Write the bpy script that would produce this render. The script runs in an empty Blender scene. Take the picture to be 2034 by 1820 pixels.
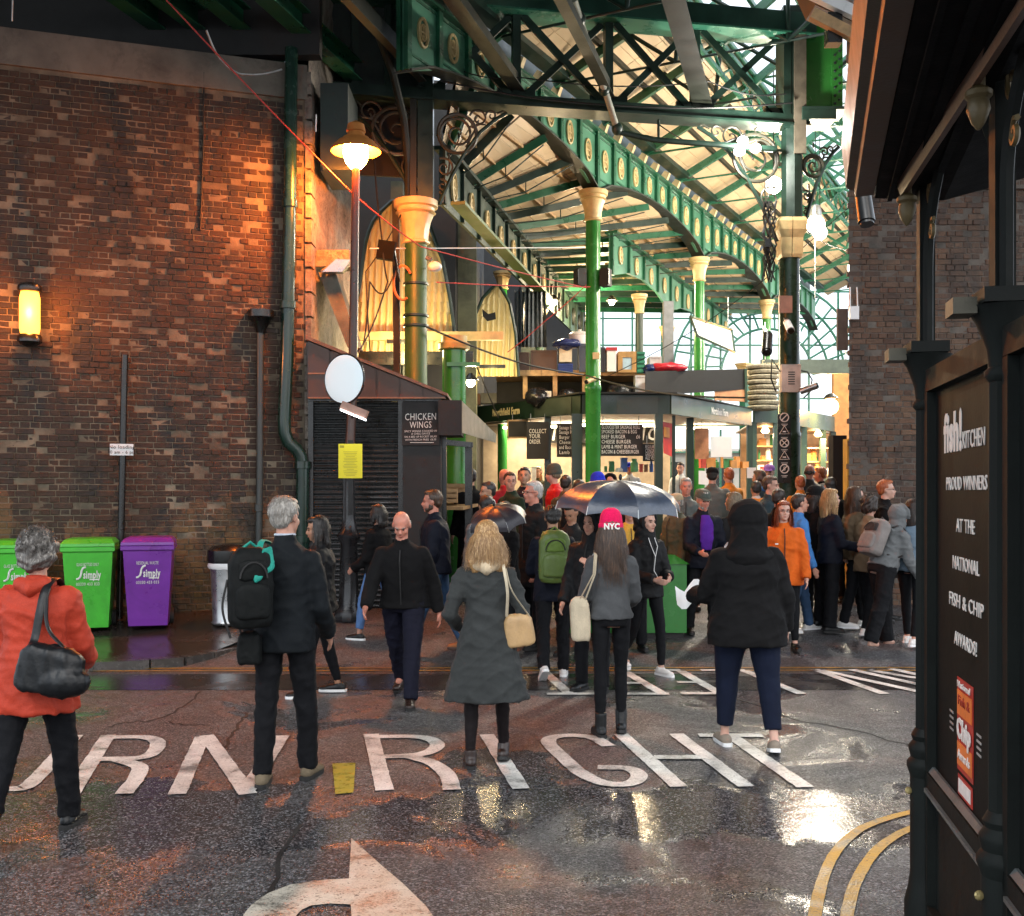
import bpy, bmesh, math, random
import numpy as np
from mathutils import Vector, Matrix, Euler, noise
random.seed(7)
SC = bpy.context.scene
COL = SC.collection
PI = math.pi
F = 2150.0      # focal length in the units the place was measured in
CAMH = 1.8
# ------------------------------------------------------------------ camera
cam = bpy.data.cameras.new("camera")
cam.sensor_width = 36.0
cam.lens = 36.0 * F / 2034.0
cam.shift_y = 68.0 / 2034.0
cam.clip_end = 400
cam_o = bpy.data.objects.new("camera", cam)
cam_o.location = (0, 0, CAMH)
cam_o.rotation_euler = (math.radians(90), 0, 0)
COL.objects.link(cam_o)
SC.camera = cam_o
# ------------------------------------------------------------------ world, sun, exposure
w = bpy.data.worlds.new("World")
SC.world = w
w.use_nodes = True
nt = w.node_tree
bg = nt.nodes["Background"]
sky = nt.nodes.new("ShaderNodeTexSky")
sky.sky_type = 'NISHITA'
sky.sun_disc = False
sky.sun_elevation = math.radians(42)
sky.sun_rotation = math.radians(150)
sky.dust_density = 4.0
sky.air_density = 1.0
mixc = nt.nodes.new("ShaderNodeMix")
mixc.data_type = 'RGBA'
mixc.inputs[0].default_value = 0.75
mixc.inputs[7].default_value = (6.5, 7.0, 7.6, 1)      # overcast cloud layer
nt.links.new(sky.outputs[0], mixc.inputs[6])
nt.links.new(mixc.outputs[2], bg.inputs[0])
bg.inputs[1].default_value = 0.13
sun = bpy.data.lights.new("sun", 'SUN')
sun.energy = 0.5
sun.angle = math.radians(25)
sun.color = (1.0, 0.97, 0.92)
so = bpy.data.objects.new("sun", sun)
so.rotation_euler = (math.radians(48), 0, math.radians(150 - 180))
COL.objects.link(so)
SC.view_settings.view_transform = 'Standard'
SC.view_settings.look = 'None'
SC.view_settings.gamma = 1.0
SC.view_settings.exposure = 1.35
SC.cycles.use_denoising = True
SC.cycles.max_bounces = 6
SC.cycles.diffuse_bounces = 3
SC.cycles.glossy_bounces = 3
SC.cycles.transmission_bounces = 4
SC.cycles.transparent_max_bounces = 12
SC.cycles.sample_clamp_indirect = 6.0
SC.cycles.caustics_reflective = False
SC.cycles.caustics_refractive = False

# ------------------------------------------------------------------ measuring helpers
def X(px, d): return (px - 1017.0) / F * d
def Z(py, d): return CAMH - (py - 978.0) / F * d
def P(px, py, d): return Vector((X(px, d), d, Z(py, d)))
def interp(x, xs, ys):
    return float(np.interp(x, xs, ys))
def g(y):
    return interp(y, [11.2, 12, 13, 14, 15, 18, 24, 60], [0, .08, .2, .29, .35, .5, .6, .7])
def gp(px, py, z=0.0):
    d = F * (CAMH - z) / (py - 978.0)
    return Vector((X(px, d), d, z))
def sm3(p, n=6):
    q = [Vector(a) for a in p]; q = [q[0] * 2 - q[1]] + q + [q[-1] * 2 - q[-2]]; out = []
    for i in range(1, len(q) - 2):
        a, b_, c, d = q[i - 1], q[i], q[i + 1], q[i + 2]
        for k in range(n):
            t = k / n; out.append(.5 * ((2 * b_) + (c - a) * t + (2 * a - 5 * b_ + 4 * c - d) * t * t + (-a + 3 * b_ - 3 * c + d) * t ** 3))
    out.append(q[-2]); return out
def noi(p, s=1.0): return noise.noise(Vector(p) * s)

# ------------------------------------------------------------------ objects
WM = {}
def tag(o, label=None, cat=None, group=None, kind=None):
    if label: o["label"] = label
    if cat: o["category"] = cat
    if group: o["group"] = group
    if kind: o["kind"] = kind
    return o
def thing(name, label, cat, loc=(0, 0, 0), rotz=0.0, group=None):
    o = bpy.data.objects.new(name, None)
    o.empty_display_size = 0.1
    o.location = loc
    o.rotation_euler = (0, 0, rotz)
    COL.objects.link(o)
    WM[o] = Matrix.Translation(Vector(loc)) @ Matrix.Rotation(rotz, 4, 'Z')
    return tag(o, label, cat, group)
def place(name, data, parent=None, mw=None, label=None):
    """link another object that shares mesh data; mw = world matrix"""
    mw = mw or Matrix.Identity(4)
    o = bpy.data.objects.new(name, data)
    COL.objects.link(o)
    if parent is not None:
        o.parent = parent
        o.matrix_local = WM[parent].inverted() @ mw
    else:
        o.matrix_world = mw
    WM[o] = mw.copy()
    if label: o["label"] = label
    return o
def copy_tree(o, children, parent=None):
    c = o.copy()
    COL.objects.link(c)
    c.parent = parent
    for ch in children(o):
        copy_tree(ch, children, c)
    return c

def frame(dirv, up=(0, 0, 1)):
    d = Vector(dirv).normalized()
    u = Vector(up)
    s = d.cross(u)
    if s.length < 1e-4:
        s = d.cross(Vector((0, 1, 0)))
    s.normalize()
    u = s.cross(d).normalized()
    return d, s, u

class MB:
    def __init__(self):
        self.v = []; self.f = []; self.mi = []; self.cur = 0
    def add(self, vs, fs):
        b = len(self.v)
        self.v.extend([tuple(q) for q in vs])
        for q in fs:
            self.f.append(tuple(b + i for i in q)); self.mi.append(self.cur)
        return self
    def box(self, c, s, R=None):
        c = Vector(c); hx, hy, hz = s[0] / 2, s[1] / 2, s[2] / 2
        vs = [Vector((x, y, z)) for x in (-hx, hx) for y in (-hy, hy) for z in (-hz, hz)]
        if R is not None: vs = [R @ q for q in vs]
        return self.add([c + q for q in vs], [(0, 1, 3, 2), (4, 6, 7, 5), (0, 4, 5, 1), (2, 3, 7, 6), (0, 2, 6, 4), (1, 5, 7, 3)])
    def box2(self, a, b):
        a = Vector(a); b = Vector(b)
        return self.box((a + b) / 2, [abs(b[i] - a[i]) for i in range(3)])
    def beam(self, a, b, w, h, up=(0, 0, 1)):
        a = Vector(a); b = Vector(b)
        d, s, u = frame(b - a, up)
        vs = []
        for p in (a, b):
            for sx, sz in ((-1, -1), (1, -1), (1, 1), (-1, 1)):
                vs.append(p + s * (sx * w / 2) + u * (sz * h / 2))
        return self.add(vs, [(0, 3, 2, 1), (4, 5, 6, 7), (0, 1, 5, 4), (1, 2, 6, 5), (2, 3, 7, 6), (3, 0, 4, 7)])
    def tube(self, pts, r, n=8, closed=False, flat=1.0):
        pts = [Vector(p) for p in pts]
        m = len(pts)
        rs = r if isinstance(r, (list, tuple)) else [r] * m
        vs = []; prev = None
        for i, p in enumerate(pts):
            if closed: t = pts[(i + 1) % m] - pts[i - 1]
            else: t = pts[min(i + 1, m - 1)] - pts[max(i - 1, 0)]
            if t.length < 1e-9: t = Vector((0, 0, 1))
            t.normalize()
            if prev is None:
                s = t.cross(Vector((0, 0, 1)))
                if s.length < 1e-3: s = t.cross(Vector((0, 1, 0)))
            else:
                s = prev - t * prev.dot(t)
            s.normalize(); prev = s
            u = s.cross(t)
            for k in range(n):
                a = 2 * PI * k / n
                vs.append(p + (s * math.cos(a) + u * math.sin(a) * flat) * rs[i])
        fs = []
        for i in range(m if closed else m - 1):
            j = (i + 1) % m
            for k in range(n):
                k2 = (k + 1) % n
                fs.append((i * n + k, i * n + k2, j * n + k2, j * n + k))
        if not closed:
            fs.append(tuple(range(n - 1, -1, -1)))
            fs.append(tuple((m - 1) * n + k for k in range(n)))
        return self.add(vs, fs)
    def lathe(self, prof, c=(0, 0, 0), n=16, M=None, flute=0, fl=0.0, caps=True):
        """prof: list of (r, z)"""
        vs = []; c = Vector(c)
        for r, z in prof:
            for k in range(n):
                a = 2 * PI * k / n
                rr = r * (1 + (fl * math.cos(flute * a) if flute else 0))
                q = Vector((rr * math.cos(a), rr * math.sin(a), z))
                if M is not None: q = M @ q
                vs.append(c + q)
        fs = []
        for i in range(len(prof) - 1):
            for k in range(n):
                k2 = (k + 1) % n
                fs.append((i * n + k, i * n + k2, (i + 1) * n + k2, (i + 1) * n + k))
        if caps:
            fs.append(tuple(range(n - 1, -1, -1)))
            fs.append(tuple((len(prof) - 1) * n + k for k in range(n)))
        return self.add(vs, fs)
    def sphere(self, c, r, nu=14, nv=9, R=None):
        c = Vector(c)
        if not isinstance(r, (list, tuple)): r = (r, r, r)
        vs = []
        for i in range(nv + 1):
            t = PI * i / nv
            for k in range(nu):
                a = 2 * PI * k / nu
                q = Vector((r[0] * math.sin(t) * math.cos(a), r[1] * math.sin(t) * math.sin(a), r[2] * math.cos(t)))
                if R is not None: q = R @ q
                vs.append(c + q)
        fs = []
        for i in range(nv):
            for k in range(nu):
                k2 = (k + 1) % nu
                fs.append((i * nu + k, (i + 1) * nu + k, (i + 1) * nu + k2, i * nu + k2))
        return self.add(vs, fs)
    def prism(self, poly, vec):
        poly = [Vector(p) for p in poly]; vec = Vector(vec); n = len(poly)
        fs = [tuple(range(n - 1, -1, -1)), tuple(range(n, 2 * n))]
        for i in range(n):
            j = (i + 1) % n
            fs.append((i, j, n + j, n + i))
        return self.add(poly + [p + vec for p in poly], fs)
    def quad(self, a, b, c, d):
        return self.add([a, b, c, d], [(0, 1, 2, 3)])
    def loft(self, rings, cap=True):
        n = len(rings[0]); vs = []
        for r in rings: vs += [Vector(p) for p in r]
        fs = []
        for i in range(len(rings) - 1):
            for k in range(n):
                k2 = (k + 1) % n
                fs.append((i * n + k, i * n + k2, (i + 1) * n + k2, (i + 1) * n + k))
        if cap:
            fs.append(tuple(range(n - 1, -1, -1)))
            fs.append(tuple((len(rings) - 1) * n + k for k in range(n)))
        return self.add(vs, fs)
    def mesh(self, name, mats, smooth=False):
        me = bpy.data.meshes.new(name)
        me.from_pydata([tuple(q) for q in self.v], [], self.f)
        if not isinstance(mats, (list, tuple)): mats = [mats]
        for m in mats: me.materials.append(m)
        if len(mats) > 1: me.polygons.foreach_set("material_index", self.mi)
        bm = bmesh.new(); bm.from_mesh(me)
        bmesh.ops.recalc_face_normals(bm, faces=bm.faces)
        bm.to_mesh(me); bm.free()
        if smooth:
            me.polygons.foreach_set("use_smooth", [True] * len(me.polygons))
            try: me.set_sharp_from_angle(angle=math.radians(42))
            except Exception: pass
        me.update()
        return me
    def build(self, name, mat, parent=None, smooth=False, kind=None, label=None):
        if parent is not None:
            inv = WM[parent].inverted()
            self.v = [inv @ Vector(q) for q in self.v]
            off = Matrix.Identity(4)
        me = self.mesh(name, mat, smooth)
        o = bpy.data.objects.new(name, me)
        COL.objects.link(o)
        if parent is not None:
            o.parent = parent
            WM[o] = WM[parent].copy()
        else: WM[o] = Matrix.Identity(4)
        if kind: o["kind"] = kind
        if label: o["label"] = label
        return o

# ------------------------------------------------------------------ materials
class NT:
    def __init__(self, name):
        self.m = bpy.data.materials.new(name); self.m.use_nodes = True
        self.t = self.m.node_tree; self.b = self.t.nodes["Principled BSDF"]; self.out = self.t.nodes["Material Output"]
    def n(self, typ, **kw):
        nd = self.t.nodes.new(typ)
        for k, v in kw.items():
            if k.startswith('i_'):
                key = k[2:]
                key = int(key) if key.isdigit() else key.replace('_', ' ')
                nd.inputs[key].default_value = v
            else: setattr(nd, k, v)
        return nd
    def l(self, a, b): self.t.links.new(a, b)
    def ramp(self, fac, stops):
        r = self.n("ShaderNodeValToRGB")
        e = r.color_ramp.elements
        while len(e) < len(stops): e.new(0.5)
        for i, (p, c) in enumerate(stops):
            e[i].position = p; e[i].color = (c[0], c[1], c[2], 1) if isinstance(c, (tuple, list)) else (c, c, c, 1)
        self.l(fac, r.inputs[0]); return r.outputs[0]
    def mix(self, fac, a, b, blend='MIX'):
        m = self.n("ShaderNodeMix", data_type='RGBA', blend_type=blend)
        for sock, val in ((m.inputs[0], fac), (m.inputs[6], a), (m.inputs[7], b)):
            if hasattr(val, 'is_linked') or isinstance(val, bpy.types.NodeSocket): self.l(val, sock)
            elif isinstance(val, (tuple, list)): sock.default_value = (val[0], val[1], val[2], 1)
            else: sock.default_value = val
        return m.outputs[2]
    def math(self, op, a, b=0.0, c=0.0):
        m = self.n("ShaderNodeMath", operation=op)
        for i, v in enumerate((a, b, c)):
            if isinstance(v, bpy.types.NodeSocket): self.l(v, m.inputs[i])
            else: m.inputs[i].default_value = v
        return m.outputs[0]
    def coords(self, kind='Object', scale=None):
        tc = self.n("ShaderNodeTexCoord")
        if kind == 'World':
            ge = self.n("ShaderNodeNewGeometry"); o = ge.outputs["Position"]
        else: o = tc.outputs[kind]
        if scale:
            mp = self.n("ShaderNodeMapping"); self.l(o, mp.inputs[0]); mp.inputs["Scale"].default_value = scale; o = mp.outputs[0]
        return o
    def noise(self, co, scale, detail=4, rough=.55, dist=0.0):
        nz = self.n("ShaderNodeTexNoise"); self.l(co, nz.inputs["Vector"])
        nz.inputs["Scale"].default_value = scale; nz.inputs["Detail"].default_value = detail
        nz.inputs["Roughness"].default_value = rough; nz.inputs["Distortion"].default_value = dist
        return nz.outputs[0]
    def bump(self, h, strength=.3, dist=.01, prev=None):
        b = self.n("ShaderNodeBump"); b.inputs["Strength"].default_value = strength; b.inputs["Distance"].default_value = dist
        self.l(h, b.inputs["Height"])
        if prev: self.l(prev, b.inputs["Normal"])
        return b.outputs[0]

MATS = {}
def mat(name, col, rough=.6, metal=0.0, var=.25, scale=6.0, bump=.15, bscale=60.0, dirt=0.0, coat=0.0, world=True, spec=.5, rvar=.15):
    if name in MATS: return MATS[name]
    t = NT(name)
    co = t.coords('World' if world else 'Object')
    n1 = t.noise(co, scale, 5, .6)
    n2 = t.noise(co, bscale, 3, .6)
    c = t.ramp(n1, [(.3, tuple(x * (1 - var) for x in col)), (.7, tuple(min(1, x * (1 + var)) for x in col))])
    if dirt:
        n3 = t.noise(co, 2.2, 6, .7, .6)
        fac = t.ramp(n3, [(.48, 0.0), (.72, dirt)])
        c = t.mix(fac, c, tuple(x * .25 + .004 for x in col))
    t.l(c, t.b.inputs["Base Color"])
    t.l(t.ramp(n1, [(.2, max(.02, rough - rvar)), (.8, min(1, rough + rvar))]), t.b.inputs["Roughness"])
    t.b.inputs["Metallic"].default_value = metal
    t.b.inputs["Specular IOR Level"].default_value = spec
    t.b.inputs["Coat Weight"].default_value = coat
    if bump: t.l(t.bump(n2, bump, .01), t.b.inputs["Normal"])
    MATS[name] = t.m
    return t.m
def emit(name, col, strength):
    if name in MATS: return MATS[name]
    t = NT(name)
    t.b.inputs["Base Color"].default_value = (*[min(1, c) for c in col], 1)
    t.b.inputs["Emission Color"].default_value = (*col, 1)
    t.b.inputs["Emission Strength"].default_value = strength
    MATS[name] = t.m
    return t.m

def brick_mat(name, palette, soot=.6, light=.25, warm_side=True):
    t = NT(name)
    ge = t.n("ShaderNodeNewGeometry"); oi = t.n("ShaderNodeObjectInfo")
    r = t.math('FRACT', t.math('ADD', ge.outputs["Random Per Island"], oi.outputs["Random"]))
    pos = ge.outputs["Position"]
    base = t.ramp(r, [(i / (len(palette) - 1) * .999, c) for i, c in enumerate(palette)])
    grain = t.noise(pos, 55, 4, .65)
    base = t.mix(t.ramp(grain, [(.35, 0.0), (.75, .55)]), base, (0.03, .02, .015))
    big = t.noise(pos, .75, 5, .62, .8)
    sep = t.n("ShaderNodeSeparateXYZ"); t.l(pos, sep.inputs[0])
    # yellower stock bricks low down and to the left, redder above
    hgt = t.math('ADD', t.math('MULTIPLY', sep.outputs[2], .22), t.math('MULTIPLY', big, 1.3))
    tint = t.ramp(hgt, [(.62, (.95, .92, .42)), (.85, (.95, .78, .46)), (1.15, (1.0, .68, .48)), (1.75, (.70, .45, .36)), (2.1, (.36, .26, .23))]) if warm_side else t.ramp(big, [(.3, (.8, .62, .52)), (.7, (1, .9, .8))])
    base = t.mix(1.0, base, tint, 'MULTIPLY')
    mp = t.n('ShaderNodeMapping'); t.l(pos, mp.inputs[0]); mp.inputs['Scale'].default_value = (1, 1, .42)
    so_ = t.noise(mp.outputs[0], 1.7, 8, .74, 1.2)
    base = t.mix(t.ramp(so_, [(.46, 0.0), (.60, soot)]), base, (.010, .008, .007))
    ef = t.noise(pos, 7.5, 5, .7, .5); ef2 = t.noise(pos, .9, 2, .5)
    ff = t.math('MULTIPLY', t.ramp(ef, [(.60, 0.0), (.72, light)]), t.ramp(ef2, [(.48, 0.0), (.62, 1.0)]))
    base = t.mix(ff, base, (.28, .24, .19))
    t.l(base, t.b.inputs["Base Color"])
    t.l(t.ramp(so_, [(.3, .85), (.7, .55)]), t.b.inputs["Roughness"])
    b1 = t.bump(t.noise(pos, 22, 5, .7), .7, .012)
    t.l(t.bump(grain, .5, .004, b1), t.b.inputs["Normal"])
    return t.m

def asphalt_mat():
    t = NT("wet_asphalt")
    pos = t.coords('World')
    vo = t.n("ShaderNodeTexVoronoi"); t.l(pos, vo.inputs["Vector"]); vo.inputs["Scale"].default_value = 105; vo.inputs["Randomness"].default_value = 1
    stone = t.n("ShaderNodeSeparateColor"); t.l(vo.outputs["Color"], stone.inputs[0])
    big = t.noise(pos, .55, 5, .6, .5)
    base = t.ramp(stone.outputs[0], [(0, (.012, .012, .014)), (.45, (.034, .035, .038)), (.72, (.085, .085, .090)), (.9, (.15, .15, .16)), (1.0, (.26, .26, .27))])
    brown = t.mix(t.ramp(big, [(.56, 0.0), (.61, .45)]), base, t.mix(1.0, base, (1.35, .95, .80), 'MULTIPLY'))
    t.l(brown, t.b.inputs["Base Color"])
    wet = t.noise(pos, .8, 6, .62, .7)
    sp = t.n("ShaderNodeSeparateXYZ"); t.l(pos, sp.inputs[0])
    yy = t.math('ADD', sp.outputs[1], t.math('MULTIPLY', t.math('ADD', t.noise(pos, .7, 4, .6), -.5), 1.6))
    band = t.ramp(t.math('MULTIPLY', yy, .05), [(.268, 0.0), (.283, 1.0), (.318, 1.0), (.338, 0.0)])   # worn dip across the lane where water lies
    wet = t.math('SUBTRACT', wet, t.math('MULTIPLY', band, .16))
    wetm = t.ramp(wet, [(.36, 0.0), (.54, 1.0)])       # 1 = rough, drained; 0 = standing water
    fine = t.noise(pos, 130, 3, .6)
    rr = t.math('ADD', t.math('MULTIPLY', wetm, .24), .16)
    rr = t.math('ADD', rr, t.math('MULTIPLY', t.math('MULTIPLY', stone.outputs[1], wetm), .24))
    t.l(rr, t.b.inputs["Roughness"])
    t.b.inputs["Specular IOR Level"].default_value = .6
    h = t.math('ADD', t.math('MULTIPLY', vo.outputs["Distance"], -1.2), t.math('MULTIPLY', fine, .35))
    h = t.math('MULTIPLY', h, t.math('ADD', t.math('MULTIPLY', wetm, .9), .06))
    soft = t.noise(pos, 9, 3, .5)
    b0 = t.bump(soft, .12, .02)
    t.l(t.bump(h, .62, .012, b0), t.b.inputs["Normal"])
    return t.m
def smooth_tar_mat(name, col=(.014, .013, .013), r0=.06, r1=.3):
    t = NT(name); pos = t.coords('World')
    n1 = t.noise(pos, 1.6, 6, .65, .5); n2 = t.noise(pos, 60, 4, .7)
    t.l(t.ramp(n2, [(.3, tuple(c * .6 for c in col)), (.75, tuple(c * 2.2 for c in col))]), t.b.inputs["Base Color"])
    t.l(t.ramp(n1, [(.4, r0), (.62, r1)]), t.b.inputs["Roughness"])
    t.l(t.bump(n2, .22, .006), t.b.inputs["Normal"])
    return t.m
def paint_mat(name, col, wear=.5):
    t = NT(name); pos = t.coords('World')
    vo = t.n("ShaderNodeTexVoronoi"); t.l(pos, vo.inputs["Vector"]); vo.inputs["Scale"].default_value = 75
    n1 = t.noise(pos, 3.5, 6, .7, .4); n2 = t.noise(pos, 45, 4, .7)
    f = t.math('ADD', t.math('MULTIPLY', n1, .6), t.math('MULTIPLY', n2, .4))
    c = t.ramp(f, [(.40, tuple(x * .22 for x in col)), (.475, tuple(x * .7 for x in col)), (.58, col)])
    c = t.mix(t.ramp(n2, [(.57, 0.0), (.64, wear)]), c, (.03, .028, .026))
    t.l(c, t.b.inputs["Base Color"])
    t.l(t.ramp(n1, [(.35, .3), (.6, .55)]), t.b.inputs["Roughness"])
    t.l(t.bump(vo.outputs["Distance"], .25, .006), t.b.inputs["Normal"])
    return t.m
def glass_mat(name, tint=(.9, .97, .95), t_amt=.85, rough=.1):
    t = NT(name)
    tr = t.n("ShaderNodeBsdfTransparent"); tr.inputs[0].default_value = (*tint, 1)
    gl = t.n("ShaderNodeBsdfGlossy"); gl.inputs["Roughness"].default_value = rough
    mx = t.n("ShaderNodeMixShader")
    n1 = t.noise(t.coords('World'), 3, 4, .6)
    t.l(t.ramp(n1, [(.3, 1 - t_amt - .05), (.7, 1 - t_amt + .12)]), mx.inputs[0])
    t.l(tr.outputs[0], mx.inputs[1]); t.l(gl.outputs[0], mx.inputs[2]); t.l(mx.outputs[0], t.out.inputs[0])
    return t.m
def rubble_mat():
    t = NT("rendered_stone"); pos = t.coords('World')
    n1 = t.noise(pos, 2.2, 6, .7, .8); n2 = t.noise(pos, 16, 6, .7)
    c = t.ramp(n1, [(.3, (.10, .085, .07)), (.5, (.24, .20, .165)), (.68, (.34, .30, .25))])
    c = t.mix(t.ramp(n2, [(.5, 0.0), (.68, .75)]), c, (.05, .038, .03))
    t.l(c, t.b.inputs["Base Color"]); t.b.inputs["Roughness"].default_value = .85
    t.l(t.bump(n2, .9, .03), t.b.inputs["Normal"])
    return t.m
def board_mat(name, col, planks=True):
    t = NT(name); pos = t.coords('World')
    oi = t.n("ShaderNodeObjectInfo"); ge = t.n("ShaderNodeNewGeometry")
    r = t.math('FRACT', t.math('ADD', ge.outputs["Random Per Island"], oi.outputs["Random"]))
    n1 = t.noise(pos, 1.3, 5, .6, .4); n2 = t.noise(pos, 30, 4, .6)
    c = t.ramp(r, [(0, tuple(x * .82 for x in col)), (1, tuple(min(1, x * 1.1) for x in col))])
    c = t.mix(t.ramp(n1, [(.5, 0.0), (.75, .45)]), c, tuple(x * .55 for x in col))
    t.l(c, t.b.inputs["Base Color"]); t.b.inputs["Roughness"].default_value = .55
    t.l(t.bump(n2, .15, .006), t.b.inputs["Normal"])
    return t.m

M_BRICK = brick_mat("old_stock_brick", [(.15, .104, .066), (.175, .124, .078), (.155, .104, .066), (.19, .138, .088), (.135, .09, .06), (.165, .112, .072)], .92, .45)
M_BRICK2 = brick_mat("dark_pier_brick", [(.11, .068, .045), (.15, .10, .065), (.085, .052, .036), (.18, .125, .085), (.125, .072, .048)], .7, .6, False)
M_MORTAR = mat("lime_mortar", (.165, .132, .092), .9, var=.75, scale=1.6, bump=.5, bscale=50, dirt=.9)
M_MORTAR2 = mat("sooty_mortar", (.11, .095, .08), .9, var=.5, scale=3, bump=.5, bscale=50, dirt=.8)
M_CONC = mat("stained_concrete", (.16, .145, .12), .85, var=.35, scale=2, bump=.4, bscale=30, dirt=.7)
M_ASPH = asphalt_mat()
M_TAR = smooth_tar_mat("smooth_tarmac", (.022, .021, .021), .12, .38)
M_PAVE = smooth_tar_mat("wet_pavement", (.028, .022, .018), .05, .35)
M_KERB = mat("wet_granite_kerb", (.055, .05, .046), .25, var=.4, scale=9, bump=.3, bscale=80)
M_WHITE = paint_mat("white_road_paint", (.74, .73, .69), .7)
M_DIRTYW = paint_mat("worn_white_road_paint", (.58, .54, .45), .8)
M_YELLOW = paint_mat("yellow_road_paint", (.50, .27, .016), .7)
M_GREEN = mat("market_green_paint", (.014, .098, .050), .32, var=.25, scale=3, bump=.05, bscale=40, dirt=.35)
M_GREENB = mat("bright_green_paint", (.028, .19, .032), .22, var=.15, scale=2.5, bump=.04, dirt=.2)
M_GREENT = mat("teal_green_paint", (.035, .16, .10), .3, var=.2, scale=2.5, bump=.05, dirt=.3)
M_DGREEN = mat("dark_green_ironwork", (.010, .028, .020), .38, var=.4, scale=4, bump=.12, bscale=50, dirt=.5)
M_DECK = mat("dark_deck_steel", (.012, .022, .018), .5, var=.4, scale=2, bump=.1, dirt=.6)
M_JOIST = mat("grey_green_joist", (.013, .016, .010), .5, var=.3, scale=2.5, bump=.12, dirt=.5)
M_CREAM = mat("cream_capital_paint", (.62, .46, .22), .42, var=.15, scale=6, bump=.12, dirt=.3)
M_CEIL = board_mat("cream_roof_boards", (.64, .48, .30))
M_BLACK = mat("black_gloss_paint", (.008, .009, .009), .28, var=.3, scale=5, bump=.08)
M_BLACKM = mat("black_matt", (.012, .012, .012), .7, var=.3, scale=8)
M_SHOPG = mat("shopfront_dark_green", (.006, .0085, .0075), .68, var=.35, scale=5, bump=.10, bscale=45, dirt=.4, spec=.22)
M_SHOPP = mat("shopfront_panel", (.008, .0095, .009), .6, var=.3, scale=2, bump=.08, spec=.10)
M_RUBBLE = rubble_mat()
M_GLASS = glass_mat("skylight_glass", (.97, .99, .98), .93)
M_WGLASS = glass_mat("stall_glass", (.85, .9, .88), .7, .05)
M_WOOD = mat("pale_timber", (.42, .26, .12), .6, var=.3, scale=9, bump=.2, bscale=30)
M_BROWN = mat("brown_painted_board", (.075, .038, .026), .5, var=.25, scale=4, bump=.08, dirt=.3)
M_STEEL = mat("galvanised_steel", (.42, .43, .43), .33, .85, var=.2, scale=9, bump=.05)
M_WPAINT = mat("white_gloss_paint", (.78, .79, .79), .35, var=.05, scale=5, bump=.02)
M_CHALK = mat("white_lettering", (.75, .74, .70), .7, var=.12, scale=40, bump=0)
M_CABLE = mat("black_cable", (.01, .01, .01), .5, var=.2)
M_ROPE = mat("red_rope", (.45, .05, .045), .7, var=.3, scale=30)
ORD = ["first", "second", "third", "fourth", "fifth", "sixth", "seventh", "eighth", "ninth", "tenth"]
# ================================================================== shared builders
def text_obj(body, size, c, mat_, parent, right=(1, 0, 0), up=(0, 0, 1), wfit=None, ext=.0015, name="lettering", bold=0.0, align='CENTER', shear=0.0):
    cu = bpy.data.curves.new(name, 'FONT')
    cu.body = body; cu.size = size; cu.align_x = align; cu.align_y = 'CENTER'
    cu.extrude = ext; cu.space_character = 1.08; cu.offset = bold; cu.shear = shear; cu.resolution_u = 2
    tmp = bpy.data.objects.new(name, cu)
    me = bpy.data.meshes.new_from_object(tmp)
    bpy.data.objects.remove(tmp); bpy.data.curves.remove(cu)
    me.materials.clear(); me.materials.append(mat_)
    r = Vector(right).normalized(); u = Vector(up).normalized(); n = r.cross(u)
    sx = 1.0
    if wfit and len(me.vertices):
        xs = [v.co.x for v in me.vertices]; wd = max(xs) - min(xs)
        if wd > 0: sx = wfit / wd
    M = Matrix(((r.x * sx, u.x, n.x, c[0]), (r.y * sx, u.y, n.y, c[1]), (r.z * sx, u.z, n.z, c[2]), (0, 0, 0, 1)))
    inv = WM[parent].inverted() if parent else Matrix.Identity(4)
    me.transform(inv @ M)
    o = bpy.data.objects.new(name, me); COL.objects.link(o)
    if parent: o.parent = parent; WM[o] = WM[parent].copy()
    return o

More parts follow.
